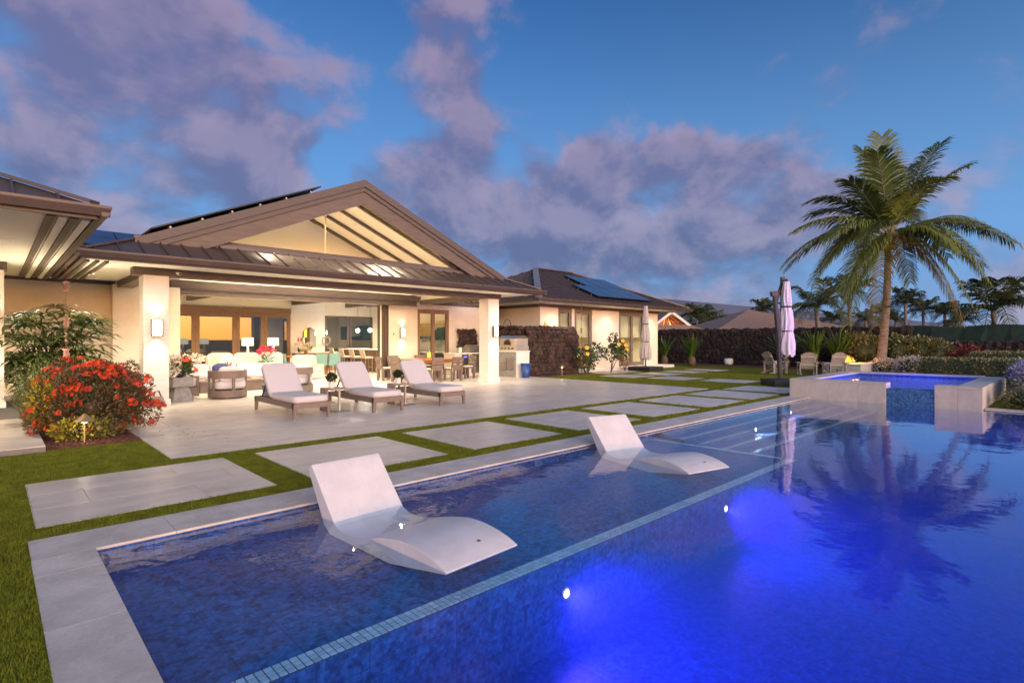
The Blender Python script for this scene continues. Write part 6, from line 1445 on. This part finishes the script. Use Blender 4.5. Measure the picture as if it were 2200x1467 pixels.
for k in range(4): obj('drawer_front', MB().box(-0.88 + 0.445 * k, -0.46 + 0.445 * k, -0.235, -0.222, 0.2, 0.82), 'door_wood', sb)
ar = [(-0.31, 0)] + [(0.31 * math.cos(a), 0.62 + 0.31 * math.sin(a)) for a in [PI - PI * i / 14 for i in range(15)]] + [(0.31, 0)]
mi = thing('mirror', 'arched mirror on the pale wall above the sideboard', 'mirror', (11.33, 26.255, 1.16)); obj('mirror_glass', MB().prism(ar, 'y', -0.025, -0.015), 'mirror', mi); obj('frame', MB().prism([(q[0] * 1.07, q[1] * 1.03 - 0.01) for q in ar], 'y', -0.013, -0.001), 'dark_metal', mi)
rg = thing('ring_sculpture', 'pale ring sculpture on the right end of the sideboard', 'sculpture', (12.05, 25.95, 0.901)); obj('ring', MB().tube([(0.2 * math.cos(2 * PI * i / 24), 0, 0.55 + 0.2 * math.sin(2 * PI * i / 24)) for i in range(25)], 0.028, 8, False), 'taupe_light', rg, smooth=True); obj('stand', MB().box(-0.06, 0.06, -0.04, 0.04, 0, 0.02).box(-0.008, 0.008, -0.008, 0.008, 0.0, 0.33), 'dark_metal', rg)
vf = thing('flower_arrangement', 'vase of white flowers with two red ginger heads left of the mirror', 'flowers', (10.72, 25.95, 0.901)); obj('vase', MB().lathe([(0.06, 0), (0.09, 0.12), (0.07, 0.24), (0.001, 0.05)], n=16), 'black', vf, smooth=True); obj('blooms', petals(120, 0.17, 0.10, 'flower_white', 39, (0, 0, 0.36)), None, vf)
for a in (-0.06, 0.08): obj('ginger', MB().lathe([(0.02, 0.5), (0.045, 0.56), (0.03, 0.68), (0.001, 0.74)], (a, 0, 0), 10), 'flower_red', vf, smooth=True)
# bar with stools and pendants
ba = thing('bar_counter', 'breakfast bar with pale top and brown panels in the great room', 'counter', (13.1, 23.8, 0)); obj('cabinet', MB().box(-0.25, 0.45, -1.9, 2.0, 0, 1.02), 'door_wood', ba); obj('counter_top', MB().box(-0.45, 0.5, -1.98, 2.08, 1.022, 1.07), 'trim_white', ba)
def stool(x, y, label):
    t = thing('bar_stool', label, 'stool', (x, y, 0), R(-90), 'cream bar stools at the breakfast bar')
    for a in (-0.17, 0.17):
        for b in (-0.17, 0.17): obj('leg', MB().box(a - 0.016, a + 0.016, b - 0.016, b + 0.016, 0, 0.66), 'taupe_light', t)
    obj('seat', MB().box(-0.21, 0.21, -0.21, 0.21, 0.662, 0.75), 'cushion_cream', t, bevel=0.015); obj('back', MB().hexa([(-0.21, -0.22, 0.752), (0.21, -0.22, 0.752), (0.21, -0.16, 0.752), (-0.21, -0.16, 0.752)], [(-0.21, -0.30, 1.08), (0.21, -0.30, 1.08), (0.21, -0.25, 1.08), (-0.21, -0.25, 1.08)]), 'cushion_cream', t, bevel=0.012); obj('foot_rail', MB().box(-0.155, 0.155, 0.155, 0.185, 0.25, 0.28), 'steel', t)
for k, nm in enumerate(('nearest the pocket doors', 'second from the pocket doors', 'third from the pocket doors', 'farthest from the pocket doors')): stool(12.28, 22.3 + 1.0 * k, 'cream bar stool at the breakfast bar, ' + nm)
for x, y, nm in ((13.0, 24.5, 'left'), (13.0, 23.3, 'right')):
    t = thing('pendant_lamp', '%s one of the two bright globe pendants over the breakfast bar' % nm, 'pendant lamp', (x, y, 1.95), 0, 'globe pendants over the bar'); obj('globe', MB().ball((0, 0, 0), 0.085, 14, 10), 'pendant_glow', t, smooth=True); obj('cord', MB().cyl((0, 0, 0.08), (0, 0, 1.45), 0.006), 'black', t); obj('cap', MB().lathe([(0.03, 0.075), (0.03, 0.13), (0.008, 0.14)], n=12), 'steel', t)
    lamp('POINT', t, (0, 0, -0.12), 60, (1.0, 0.9, 0.78), size=0.08)
kc = thing('kitchen_cabinets', 'dark kitchen cabinets with steel hood behind the dining wall window', 'cabinet', (15.2, 23.5, 0))
for k in range(5): obj('base_cabinet', MB().box(-0.35, 0.3, -2.2 + 0.9 * k, -1.32 + 0.9 * k, 0, 0.88), 'steel_dark', kc); obj('wall_cabinet', MB().box(0.3, 0.75, -2.2 + 0.9 * k, -1.32 + 0.9 * k, 1.5, 2.3), 'mesh_green', kc)
obj('counter_top', MB().box(-0.38, 0.7, -2.25, 2.35, 0.882, 0.92), 'trim_white', kc); obj('range_hood', MB().hexa([(-0.1, -0.4, 1.7), (0.28, -0.4, 1.7), (0.28, 0.4, 1.7), (-0.1, 0.4, 1.7)], [(0.05, -0.2, 2.3), (0.28, -0.2, 2.3), (0.28, 0.2, 2.3), (0.05, 0.2, 2.3)]), 'steel', kc)
kc.location = (15.3, 23.2, 0)
# guest room bed seen through the double door
bd = thing('bed', 'bed with white linen inside the guest wing behind the double door', 'bed', (25.0, 18.9, 0.12)); obj('base', MB().box(-1.0, 0.9, -0.9, 0.9, 0, 0.35), 'orange_wood', bd); obj('mattress', MB().pillow((-0.05, 0, 0.48), (1.85, 1.75, 0.26), I3, 8, 7), 'pot_white', bd, smooth=True); obj('headboard', MB().box(0.9, 0.98, -0.95, 0.95, 0, 1.2), 'door_wood', bd)

# ================================================================== palms and what lies beyond
def frond_mesh(P0, P1, P2, n=34, L_=0.62, seed=0, droop=0.55, w_=0.016, sweep=0.55, wind=(0, 0, 0)):
    r_ = random.Random(seed); mb = MB(); P0, P1, P2 = Vector(P0), Vector(P1), Vector(P2); wv = Vector(wind)
    B = lambda t_: P0 * (1 - t_) ** 2 + P1 * 2 * t_ * (1 - t_) + P2 * t_ * t_
    T_ = lambda t_: ((P1 - P0) * (1 - t_) + (P2 - P1) * t_).normalized()
    for k in range(n):
        f = 0.14 + 0.86 * (k + r_.uniform(0, 0.6)) / n; f = min(f, 1.0); c = B(f); tg = T_(f); sd_ = tg.cross(Vector((0, 0, 1)))
        if sd_.length < 0.1: sd_ = tg.cross(Vector((0.3, 1, 0)))
        sd_.normalize(); up_ = sd_.cross(tg)
        env = math.sin(PI * min(1.0, 0.18 + 0.80 * f)) ** 0.6; l = L_ * (0.35 + 0.65 * env) * r_.uniform(0.85, 1.1)
        for s in (-1, 1):
            if r_.random() < 0.10: continue
            d0 = (sd_ * s * (1 - 0.35 * f) + tg * (sweep + 0.5 * f) + up_ * 0.12).normalized(); d1 = (d0 + Vector((0, 0, -droop * r_.uniform(0.35, 1.6))) + wv * 0.5).normalized(); d2 = (d1 + Vector((0, 0, -droop * 1.4)) + wv * 0.8).normalized()
            wd = tg * w_; p1 = c + d0 * l * 0.4; p2 = p1 + d1 * l * 0.35; p3 = p2 + d2 * l * 0.3; o = len(mb.v)
            mb.v += [tuple(c - wd * 0.6), tuple(c + wd * 0.6), tuple(p1 - wd), tuple(p1 + wd), tuple(p2 - wd * 0.8), tuple(p2 + wd * 0.8), tuple(p3)]
            mb.f += [(o, o + 1, o + 3, o + 2), (o + 2, o + 3, o + 5, o + 4), (o + 4, o + 5, o + 6)]
    rb = MB().tube([B(i / 7) for i in range(8)], [0.040, 0.034, 0.028, 0.022, 0.018, 0.014, 0.010, 0.005], 5)
    return mb, rb
# the tall coconut palm
PBX, PBY = 30.5, 6.6
palm = thing('coconut_palm', 'tall coconut palm with drooping windblown fronds rising behind the spa', 'palm tree', (PBX, PBY, 0))
rt = Vector((0.7225, -0.691, 0)); fw = Vector((0.691, 0.7225, 0))          # across and along the line of sight
trunk = [(-0.10, 0), (-0.02, 0.35), (0.06, 0.9), (0.16, 1.8), (0.26, 3.0), (0.31, 4.3), (0.34, 5.4), (0.36, 6.1)]
tp = []; tr2 = []
for i in range(60):
    f = i / 59 * 6.1
    for (a0, z0), (a1, z1) in zip(trunk, trunk[1:]):
        if z0 <= f <= z1 + 1e-6: lat = a0 + (a1 - a0) * (f - z0) / (z1 - z0); break
    rad = 0.185 - 0.010 * f + 0.17 * math.exp(-f * 2.2) + (0.012 if i % 2 else -0.006); tp.append(tuple(rt * lat + Vector((0, 0, f)))); tr2.append(rad)
obj('trunk', MB().tube(tp, tr2, 18), 'palm_bark', palm, smooth=False)
CC = rt * 0.36 + Vector((0, 0, 6.25))
def at(px, py, dd): return rt * ((px - 1895) / 45.4) + Vector((0, 0, 1.5 + (730 - py) / 45.4)) + fw * dd
tips = [(1916, 284, 0.6, 0), (2040, 300, 0.5, 0), (2042, 372, -0.9, 0), (1893, 305, 1.2, 0), (1838, 350, -1.6, 0), (1762, 425, 0.6, 0), (1724, 490, 0.4, 0), (1790, 540, -2.2, 0), (1708, 562, 0.9, 0), (1724, 620, -0.8, 0), (1768, 640, -1.6, 0),
        (1790, 700, -1.2, 0), (1838, 702, -1.6, 1), (1850, 640, 1.2, 0), (2158, 490, 0.8, 0), (2105, 575, -0.3, 0), (2060, 610, -1.6, 0), (2030, 690, -1.0, 1), (1975, 560, -2.4, 0), (2012, 600, 1.6, 0), (2110, 520, 2.0, 0), (1960, 330, 2.2, 0), (1800, 440, 2.4, 0), (1750, 560, 2.4, 0), (1930, 420, -2.8, 0), (2060, 450, 2.6, 0), (1838, 560, 2.8, 0), (1735, 530, -1.4, 0), (1770, 590, 0.6, 0), (1815, 650, -0.4, 0), (2085, 545, 1.2, 0), (2140, 530, -1.0, 0), (2010, 650, -2.0, 0), (1810, 395, -0.6, 0), (2000, 340, 1.4, 0)]
for i, (px, py, dd, old) in enumerate(tips):
    tip = at(px, py, dd); hor = Vector((tip.x - CC.x, tip.y - CC.y, 0)); dz_ = tip.z - CC.z
    ctl = CC + hor * 0.52 + Vector((0, 0, max(dz_ * 0.62, 0) + 0.55 + 0.20 * hor.length * (1 if dz_ < 2.5 else 0) - (0.7 if dz_ < -2.5 else 0)))
    lf, rb = frond_mesh(CC + Vector((rng.uniform(-.08, .08), rng.uniform(-.08, .08), rng.uniform(-.15, .2))), ctl, tip, 80, 1.2, i, 0.62 if dz_ < 1.5 else 0.32, 0.031, 0.42, tuple(-rt * 0.25))
    fo_ = obj('frond', lf, 'frond_old' if old else 'frond', palm); obj('rachis', rb, 'rachis', fo_, smooth=True)
cr_ = MB()
for k in range(14):
    a = 2 * PI * k / 14; cr_.tube([CC + Vector((0, 0, -0.35)), CC + Vector((0.16 * math.cos(a), 0.16 * math.sin(a), 0.0)), CC + Vector((0.34 * math.cos(a), 0.34 * math.sin(a), 0.30))], [0.05, 0.06, 0.03], 6)
stuff(obj('leaf_bases', cr_, 'rachis', palm))
for k in range(7): a = 2 * PI * k / 7; obj('coconut', MB().ball(tuple(CC + Vector((0.28 * math.cos(a), 0.28 * math.sin(a), -0.35 - 0.08 * (k % 2)))), 0.11, 10, 7, (1, 1, 1.25)), 'stem', palm, smooth=True)
# palms in the distance share three crowns
def crown_mesh(seed, n=20, r0=2.3):
    r_ = random.Random(seed); mb = MB()
    for k in range(n):
        az = 2 * PI * k / n + r_.uniform(-.2, .2); e = r_.uniform(-0.9, 1.15); l = r0 * r_.uniform(0.85, 1.15); h = Vector((math.cos(az), math.sin(az), 0))
        tip = h * l * math.cos(max(e, -0.4)) * 0.95 + Vector((-0.15, 0.15, l * math.sin(e) * 0.85 - 0.25)); ctl = h * l * 0.5 + Vector((0, 0, l * (0.35 + 0.35 * max(0, e))))
        lf, rb = frond_mesh((0, 0, 0), ctl, tip, 28, 0.80, seed * 50 + k, 0.5, 0.036, 0.5, (-0.2, 0.2, 0)); o = len(mb.v); mb.v += lf.v; mb.f += [tuple(i + o for i in f) for f in lf.f]; o = len(mb.v); mb.v += rb.v; mb.f += [tuple(i + o for i in f) for f in rb.f]
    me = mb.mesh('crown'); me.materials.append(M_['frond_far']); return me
crowns = [crown_mesh(k) for k in (1, 2, 3)]
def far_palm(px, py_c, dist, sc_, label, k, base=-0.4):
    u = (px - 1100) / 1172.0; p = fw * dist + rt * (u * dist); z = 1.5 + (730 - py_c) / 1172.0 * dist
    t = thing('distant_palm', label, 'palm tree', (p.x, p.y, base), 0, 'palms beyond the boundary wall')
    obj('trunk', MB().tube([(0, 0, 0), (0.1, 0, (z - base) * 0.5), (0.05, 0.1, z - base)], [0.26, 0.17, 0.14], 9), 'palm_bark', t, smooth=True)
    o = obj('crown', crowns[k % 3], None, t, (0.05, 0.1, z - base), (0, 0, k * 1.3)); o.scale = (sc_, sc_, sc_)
for k, (px, py, d, s, lb) in enumerate([(1757, 662, 42, 1.15, 'bushy palm just right of the lilac umbrella beyond the wall'), (1826, 632, 48, 1.05, 'slim trunked palm half hidden behind the low fronds of the tall palm'), (1643, 668, 70, 0.95, 'small palm left of the lilac umbrella above the brown roof'),
        (1947, 652, 58, 1.0, 'tall palm right of the big trunk among the distant palms'), (1985, 668, 62, 0.95, 'middle palm of the distant row'), (2032, 676, 60, 0.9, 'right palm of the distant row'), (1902, 676, 66, 0.9, 'distant palm directly behind the big trunk'), (1926, 690, 70, 0.8, 'low distant palm at the foot of the row'),
        (2138, 668, 38, 1.35, 'large windswept palm behind the green fence at the right edge'), (2065, 694, 55, 0.9, 'low palm left of the large windswept palm'), (1790, 690, 62, 0.8, 'low palm above the fence beside the brown roof'), (1498, 684, 75, 1.2, 'palm beyond the unfinished house'), (1530, 688, 90, 1.15, 'leftmost palm of the clump beside the unfinished gable'), (1862, 690, 52, 0.7, 'low palm behind the hanging yellow fronds'), (1560, 700, 60, 0.7, 'small palm over the wall below the grey roof')]):
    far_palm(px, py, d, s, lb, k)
far_trees = []
def far_bush(px0, px1, ytop, d, label, seed):
    u = ((px0 + px1) / 2 - 1100) / 1172.0; p = fw * d + rt * (u * d); wd = (px1 - px0) / 1172.0 * d / 2; h = 1.5 + (730 - ytop) / 1172.0 * d + 0.4
    r_ = random.Random(seed); bl = [((r_.uniform(-.7, .7) * wd, r_.uniform(-.7, .7) * wd, h * r_.uniform(0.35, 0.6)), (wd * 0.55, wd * 0.55, h * 0.42)) for k in range(6)]
    t = thing('distant_tree', label, 'tree', (p.x, p.y, -0.4)); obj('trunk', MB().tube([(0, 0, 0), (0.1, 0.1, h * 0.5)], [0.3, 0.15], 8), 'stem', t); obj('crown', leaf_cloud('crown', 'leaf_dark', 1800, ell_sampler(bl, 0.4), 0.5, 0.5, 0.2, seed), None, t)
far_bush(1495, 1575, 672, 80, 'dark round trees left of the distant grey roof', 91); far_bush(1930, 2060, 702, 75, 'low dark trees under the row of distant palms', 92); far_bush(2060, 2120, 706, 60, 'dark low bushes behind the green fence', 93)

# boundary wall: stones near enough are single, the rest one mass
bw = thing('boundary_wall', 'long dark lava rock boundary wall behind the lawn and fire pit', 'wall', (33.3, 0, 0)); rr_ = np.random.RandomState(4)
obj('core', MB().box(-0.2, 0.2, 5.9, 24, -0.3, 1.95), 'lava_core', bw); obj('core', MB().box(-0.2, 0.2, -16, 5.88, -0.3, 1.25), 'lava_core', bw)
def rubble(y0, y1, z1, n, seed):
    r_ = random.Random(seed); mb = MB()
    for k in range(n):
        s_ = r_.uniform(0.11, 0.22); c = (-0.22 + r_.uniform(-0.05, 0.03), r_.uniform(y0, y1), r_.uniform(0.0, z1)) if k % 5 else (r_.uniform(-.2, .2), r_.uniform(y0, y1), z1 + r_.uniform(-.05, .06))
        mb.ball(c, s_, 6, 4, (r_.uniform(.7, 1), r_.uniform(.8, 1.3), r_.uniform(.7, 1.1)))
    return mb
stuff(obj('stones', rubble(5.9, 20, 2.0, 2600, 1), 'lava_dark', bw)); stuff(obj('stones', rubble(-8, 5.9, 1.28, 1700, 2), 'lava_dark', bw))
# green mesh fence above the low wall
fn = thing('mesh_fence', 'green mesh construction fence on posts behind the low lava wall', 'fence', (34.2, 0, 0))
mb = MB(); ny = 40
for i in range(ny + 1):
    y = 9.5 - 17.0 * i / ny; sag = 0.05 * math.sin(i * 0.9); zt = 2.18 + 0.30 * max(0, (3.0 - y) / 10.0) + sag
    mb.v += [(0.03 * math.sin(i * 1.3), y, -0.3), (0.06 * math.sin(i * 1.7), y, 1.0), (0.04 * math.sin(i * 1.1), y, zt)]
mb.f = [(3 * i + j, 3 * i + 3 + j, 3 * i + 4 + j, 3 * i + 1 + j) for i in range(ny) for j in range(2)]
obj('mesh_cloth', mb, 'mesh_green', fn)
for y in (9.4, 6.0, 3.9, 2.6, 1.35, -2.0, -6.0): obj('post', MB().cyl((0.08, y, -0.3), (0.08, y, 2.5 if abs(y - 1.35) < .1 else 2.2), 0.075 if abs(y - 1.35) < .1 else 0.04), 'galv', fn)

# neighbouring houses
def P2(px, d): return fw * d + rt * ((px - 1100) / 1172.0 * d)
def zz(py, d): return 1.5 + (730 - py) / 1172.0 * d
def hip_house(px0, px1, apex, y_eave, y_top, d, label, m, depth=9.0, pitch_in=0.5, rot=0.0, tiles=True):
    a, b = P2(px0, d), P2(px1, d); ax = (b - a); Wd = ax.length; ax.normalize(); dp = Vector((-ax.y, ax.x, 0))
    if dp.dot(fw) < 0: dp = -dp
    t = thing('neighbour_house', label, 'house', (a.x, a.y, -0.4), math.atan2(ax.y, ax.x)); s = 1 if Vector((-math.sin(t.rotation_euler.z), math.cos(t.rotation_euler.z), 0)).dot(dp) > 0 else -1
    ze, zt = zz(y_eave, d) + 0.4, zz(y_top, d + depth / 2) + 0.4; ap = (apex * Wd, s * depth / 2, zt)
    c = [(0, 0, ze), (Wd, 0, ze), (Wd, s * depth, ze), (0, s * depth, ze)]
    rf = MB()
    for i in range(4): rf.add([c[i], c[(i + 1) % 4], ap], [(0, 1, 2)])
    rf.add([(x, y, z - 0.15) for x, y, z in c], [(0, 1, 2, 3)]); 
    for i in range(4): rf.add([c[i], c[(i + 1) % 4], (c[(i + 1) % 4][0], c[(i + 1) % 4][1], ze - 0.15), (c[i][0], c[i][1], ze - 0.15)], [(0, 1, 2, 3)])
    obj('roof', rf, m, t); obj('wall', MB().box(0.8, Wd - 0.8, min(0.8 * s, s * depth - 0.8 * s), max(0.8 * s, s * depth - 0.8 * s), 0, ze - 0.151), 'stucco', t)
    return t
hip_house(1545, 1850, 0.42, 706, 665, 46, 'neighbour house with pinkish brown shingle pyramid roof behind the umbrella', 'shingle', 12)
hip_house(1790, 1960, 0.5, 710, 690, 74, 'dark roofed house between the brown roof and the tall palm', 'shingle_dark', 12)
gh_ = hip_house(1490, 1740, 0.35, 706, 682, 78, 'low grey roofed house with blue solar panels in the distance', 'shingle_dark', 14)
# unfinished gable with open rafters
d = 47.0; ug = thing('unfinished_house', 'neighbour house with open timber gable framing and white fascia', 'house', tuple(P2(1455, d) + Vector((0, 0, -0.4))), math.atan2(rt.y, rt.x))
k = d / 1172.0; Z = lambda py: 1.9 + (730 - py) * k; Xp = lambda px: (px - 1455) * k
obj('lower_roof', MB().hexa([(Xp(1400), 0, Z(711)), (Xp(1522), 0, Z(711)), (Xp(1522), 6, Z(711)), (Xp(1400), 6, Z(711))], [(Xp(1404), 0.9, Z(697)), (Xp(1492), 0.9, Z(697)), (Xp(1492), 6, Z(697)), (Xp(1404), 6, Z(697))]), 'shingle', ug)
obj('fascia', MB().box(Xp(1398), Xp(1524), -0.10, 0.0, Z(711) - 0.22, Z(711) + 0.06), 'trim_white', ug)
for px0, py0, px1, py1 in ((1410, 700, 1450, 669), (1450, 669, 1490, 700)): obj('barge_board', MB().bar((Xp(px0), 0.85, Z(py0)), (Xp(px1), 0.85, Z(py1)), 0.12, 0.22), 'trim_white', ug)
obj('roof_slope', MB().slab([(Xp(1400), 1.0, Z(702)), (Xp(1450), 1.0, Z(667)), (Xp(1450), 7, Z(667)), (Xp(1400), 7, Z(702))], 0.1).slab([(Xp(1450), 1.0, Z(667)), (Xp(1500), 1.0, Z(702)), (Xp(1500), 7, Z(702)), (Xp(1450), 7, Z(667))], 0.1), 'shingle', ug)
for i in range(9):
    x = 1422 + 7 * i; obj('rafter', MB().bar((Xp(x), 1.3 + 0.25 * (i % 3), Z(699)), (Xp(1450 + (x - 1450) * 0.25), 2.6, Z(676 + abs(x - 1450) * 0.15)), 0.09, 0.12), 'lumber', ug)
obj('post', MB().box(Xp(1440) - 0.06, Xp(1440) + 0.06, 1.15, 1.27, Z(700), Z(678)), 'lumber', ug); obj('back_boards', MB().prism([(Xp(1412), Z(700)), (Xp(1450), Z(670)), (Xp(1488), Z(700))], 'y', 3.6, 3.7), 'lumber', ug); obj('wall', MB().box(Xp(1408), Xp(1515), 0.8, 6, 0, Z(711) - 0.23), 'stucco', ug)
obj('work_lamp', MB().ball((Xp(1462), 3.2, Z(696)), 0.09, 10, 7), 'under_glow', ug)
lamp('POINT', ug, (Xp(1450), 2.2, Z(694)), 90, (1.0, 0.5, 0.2), size=0.2)
# far slopes
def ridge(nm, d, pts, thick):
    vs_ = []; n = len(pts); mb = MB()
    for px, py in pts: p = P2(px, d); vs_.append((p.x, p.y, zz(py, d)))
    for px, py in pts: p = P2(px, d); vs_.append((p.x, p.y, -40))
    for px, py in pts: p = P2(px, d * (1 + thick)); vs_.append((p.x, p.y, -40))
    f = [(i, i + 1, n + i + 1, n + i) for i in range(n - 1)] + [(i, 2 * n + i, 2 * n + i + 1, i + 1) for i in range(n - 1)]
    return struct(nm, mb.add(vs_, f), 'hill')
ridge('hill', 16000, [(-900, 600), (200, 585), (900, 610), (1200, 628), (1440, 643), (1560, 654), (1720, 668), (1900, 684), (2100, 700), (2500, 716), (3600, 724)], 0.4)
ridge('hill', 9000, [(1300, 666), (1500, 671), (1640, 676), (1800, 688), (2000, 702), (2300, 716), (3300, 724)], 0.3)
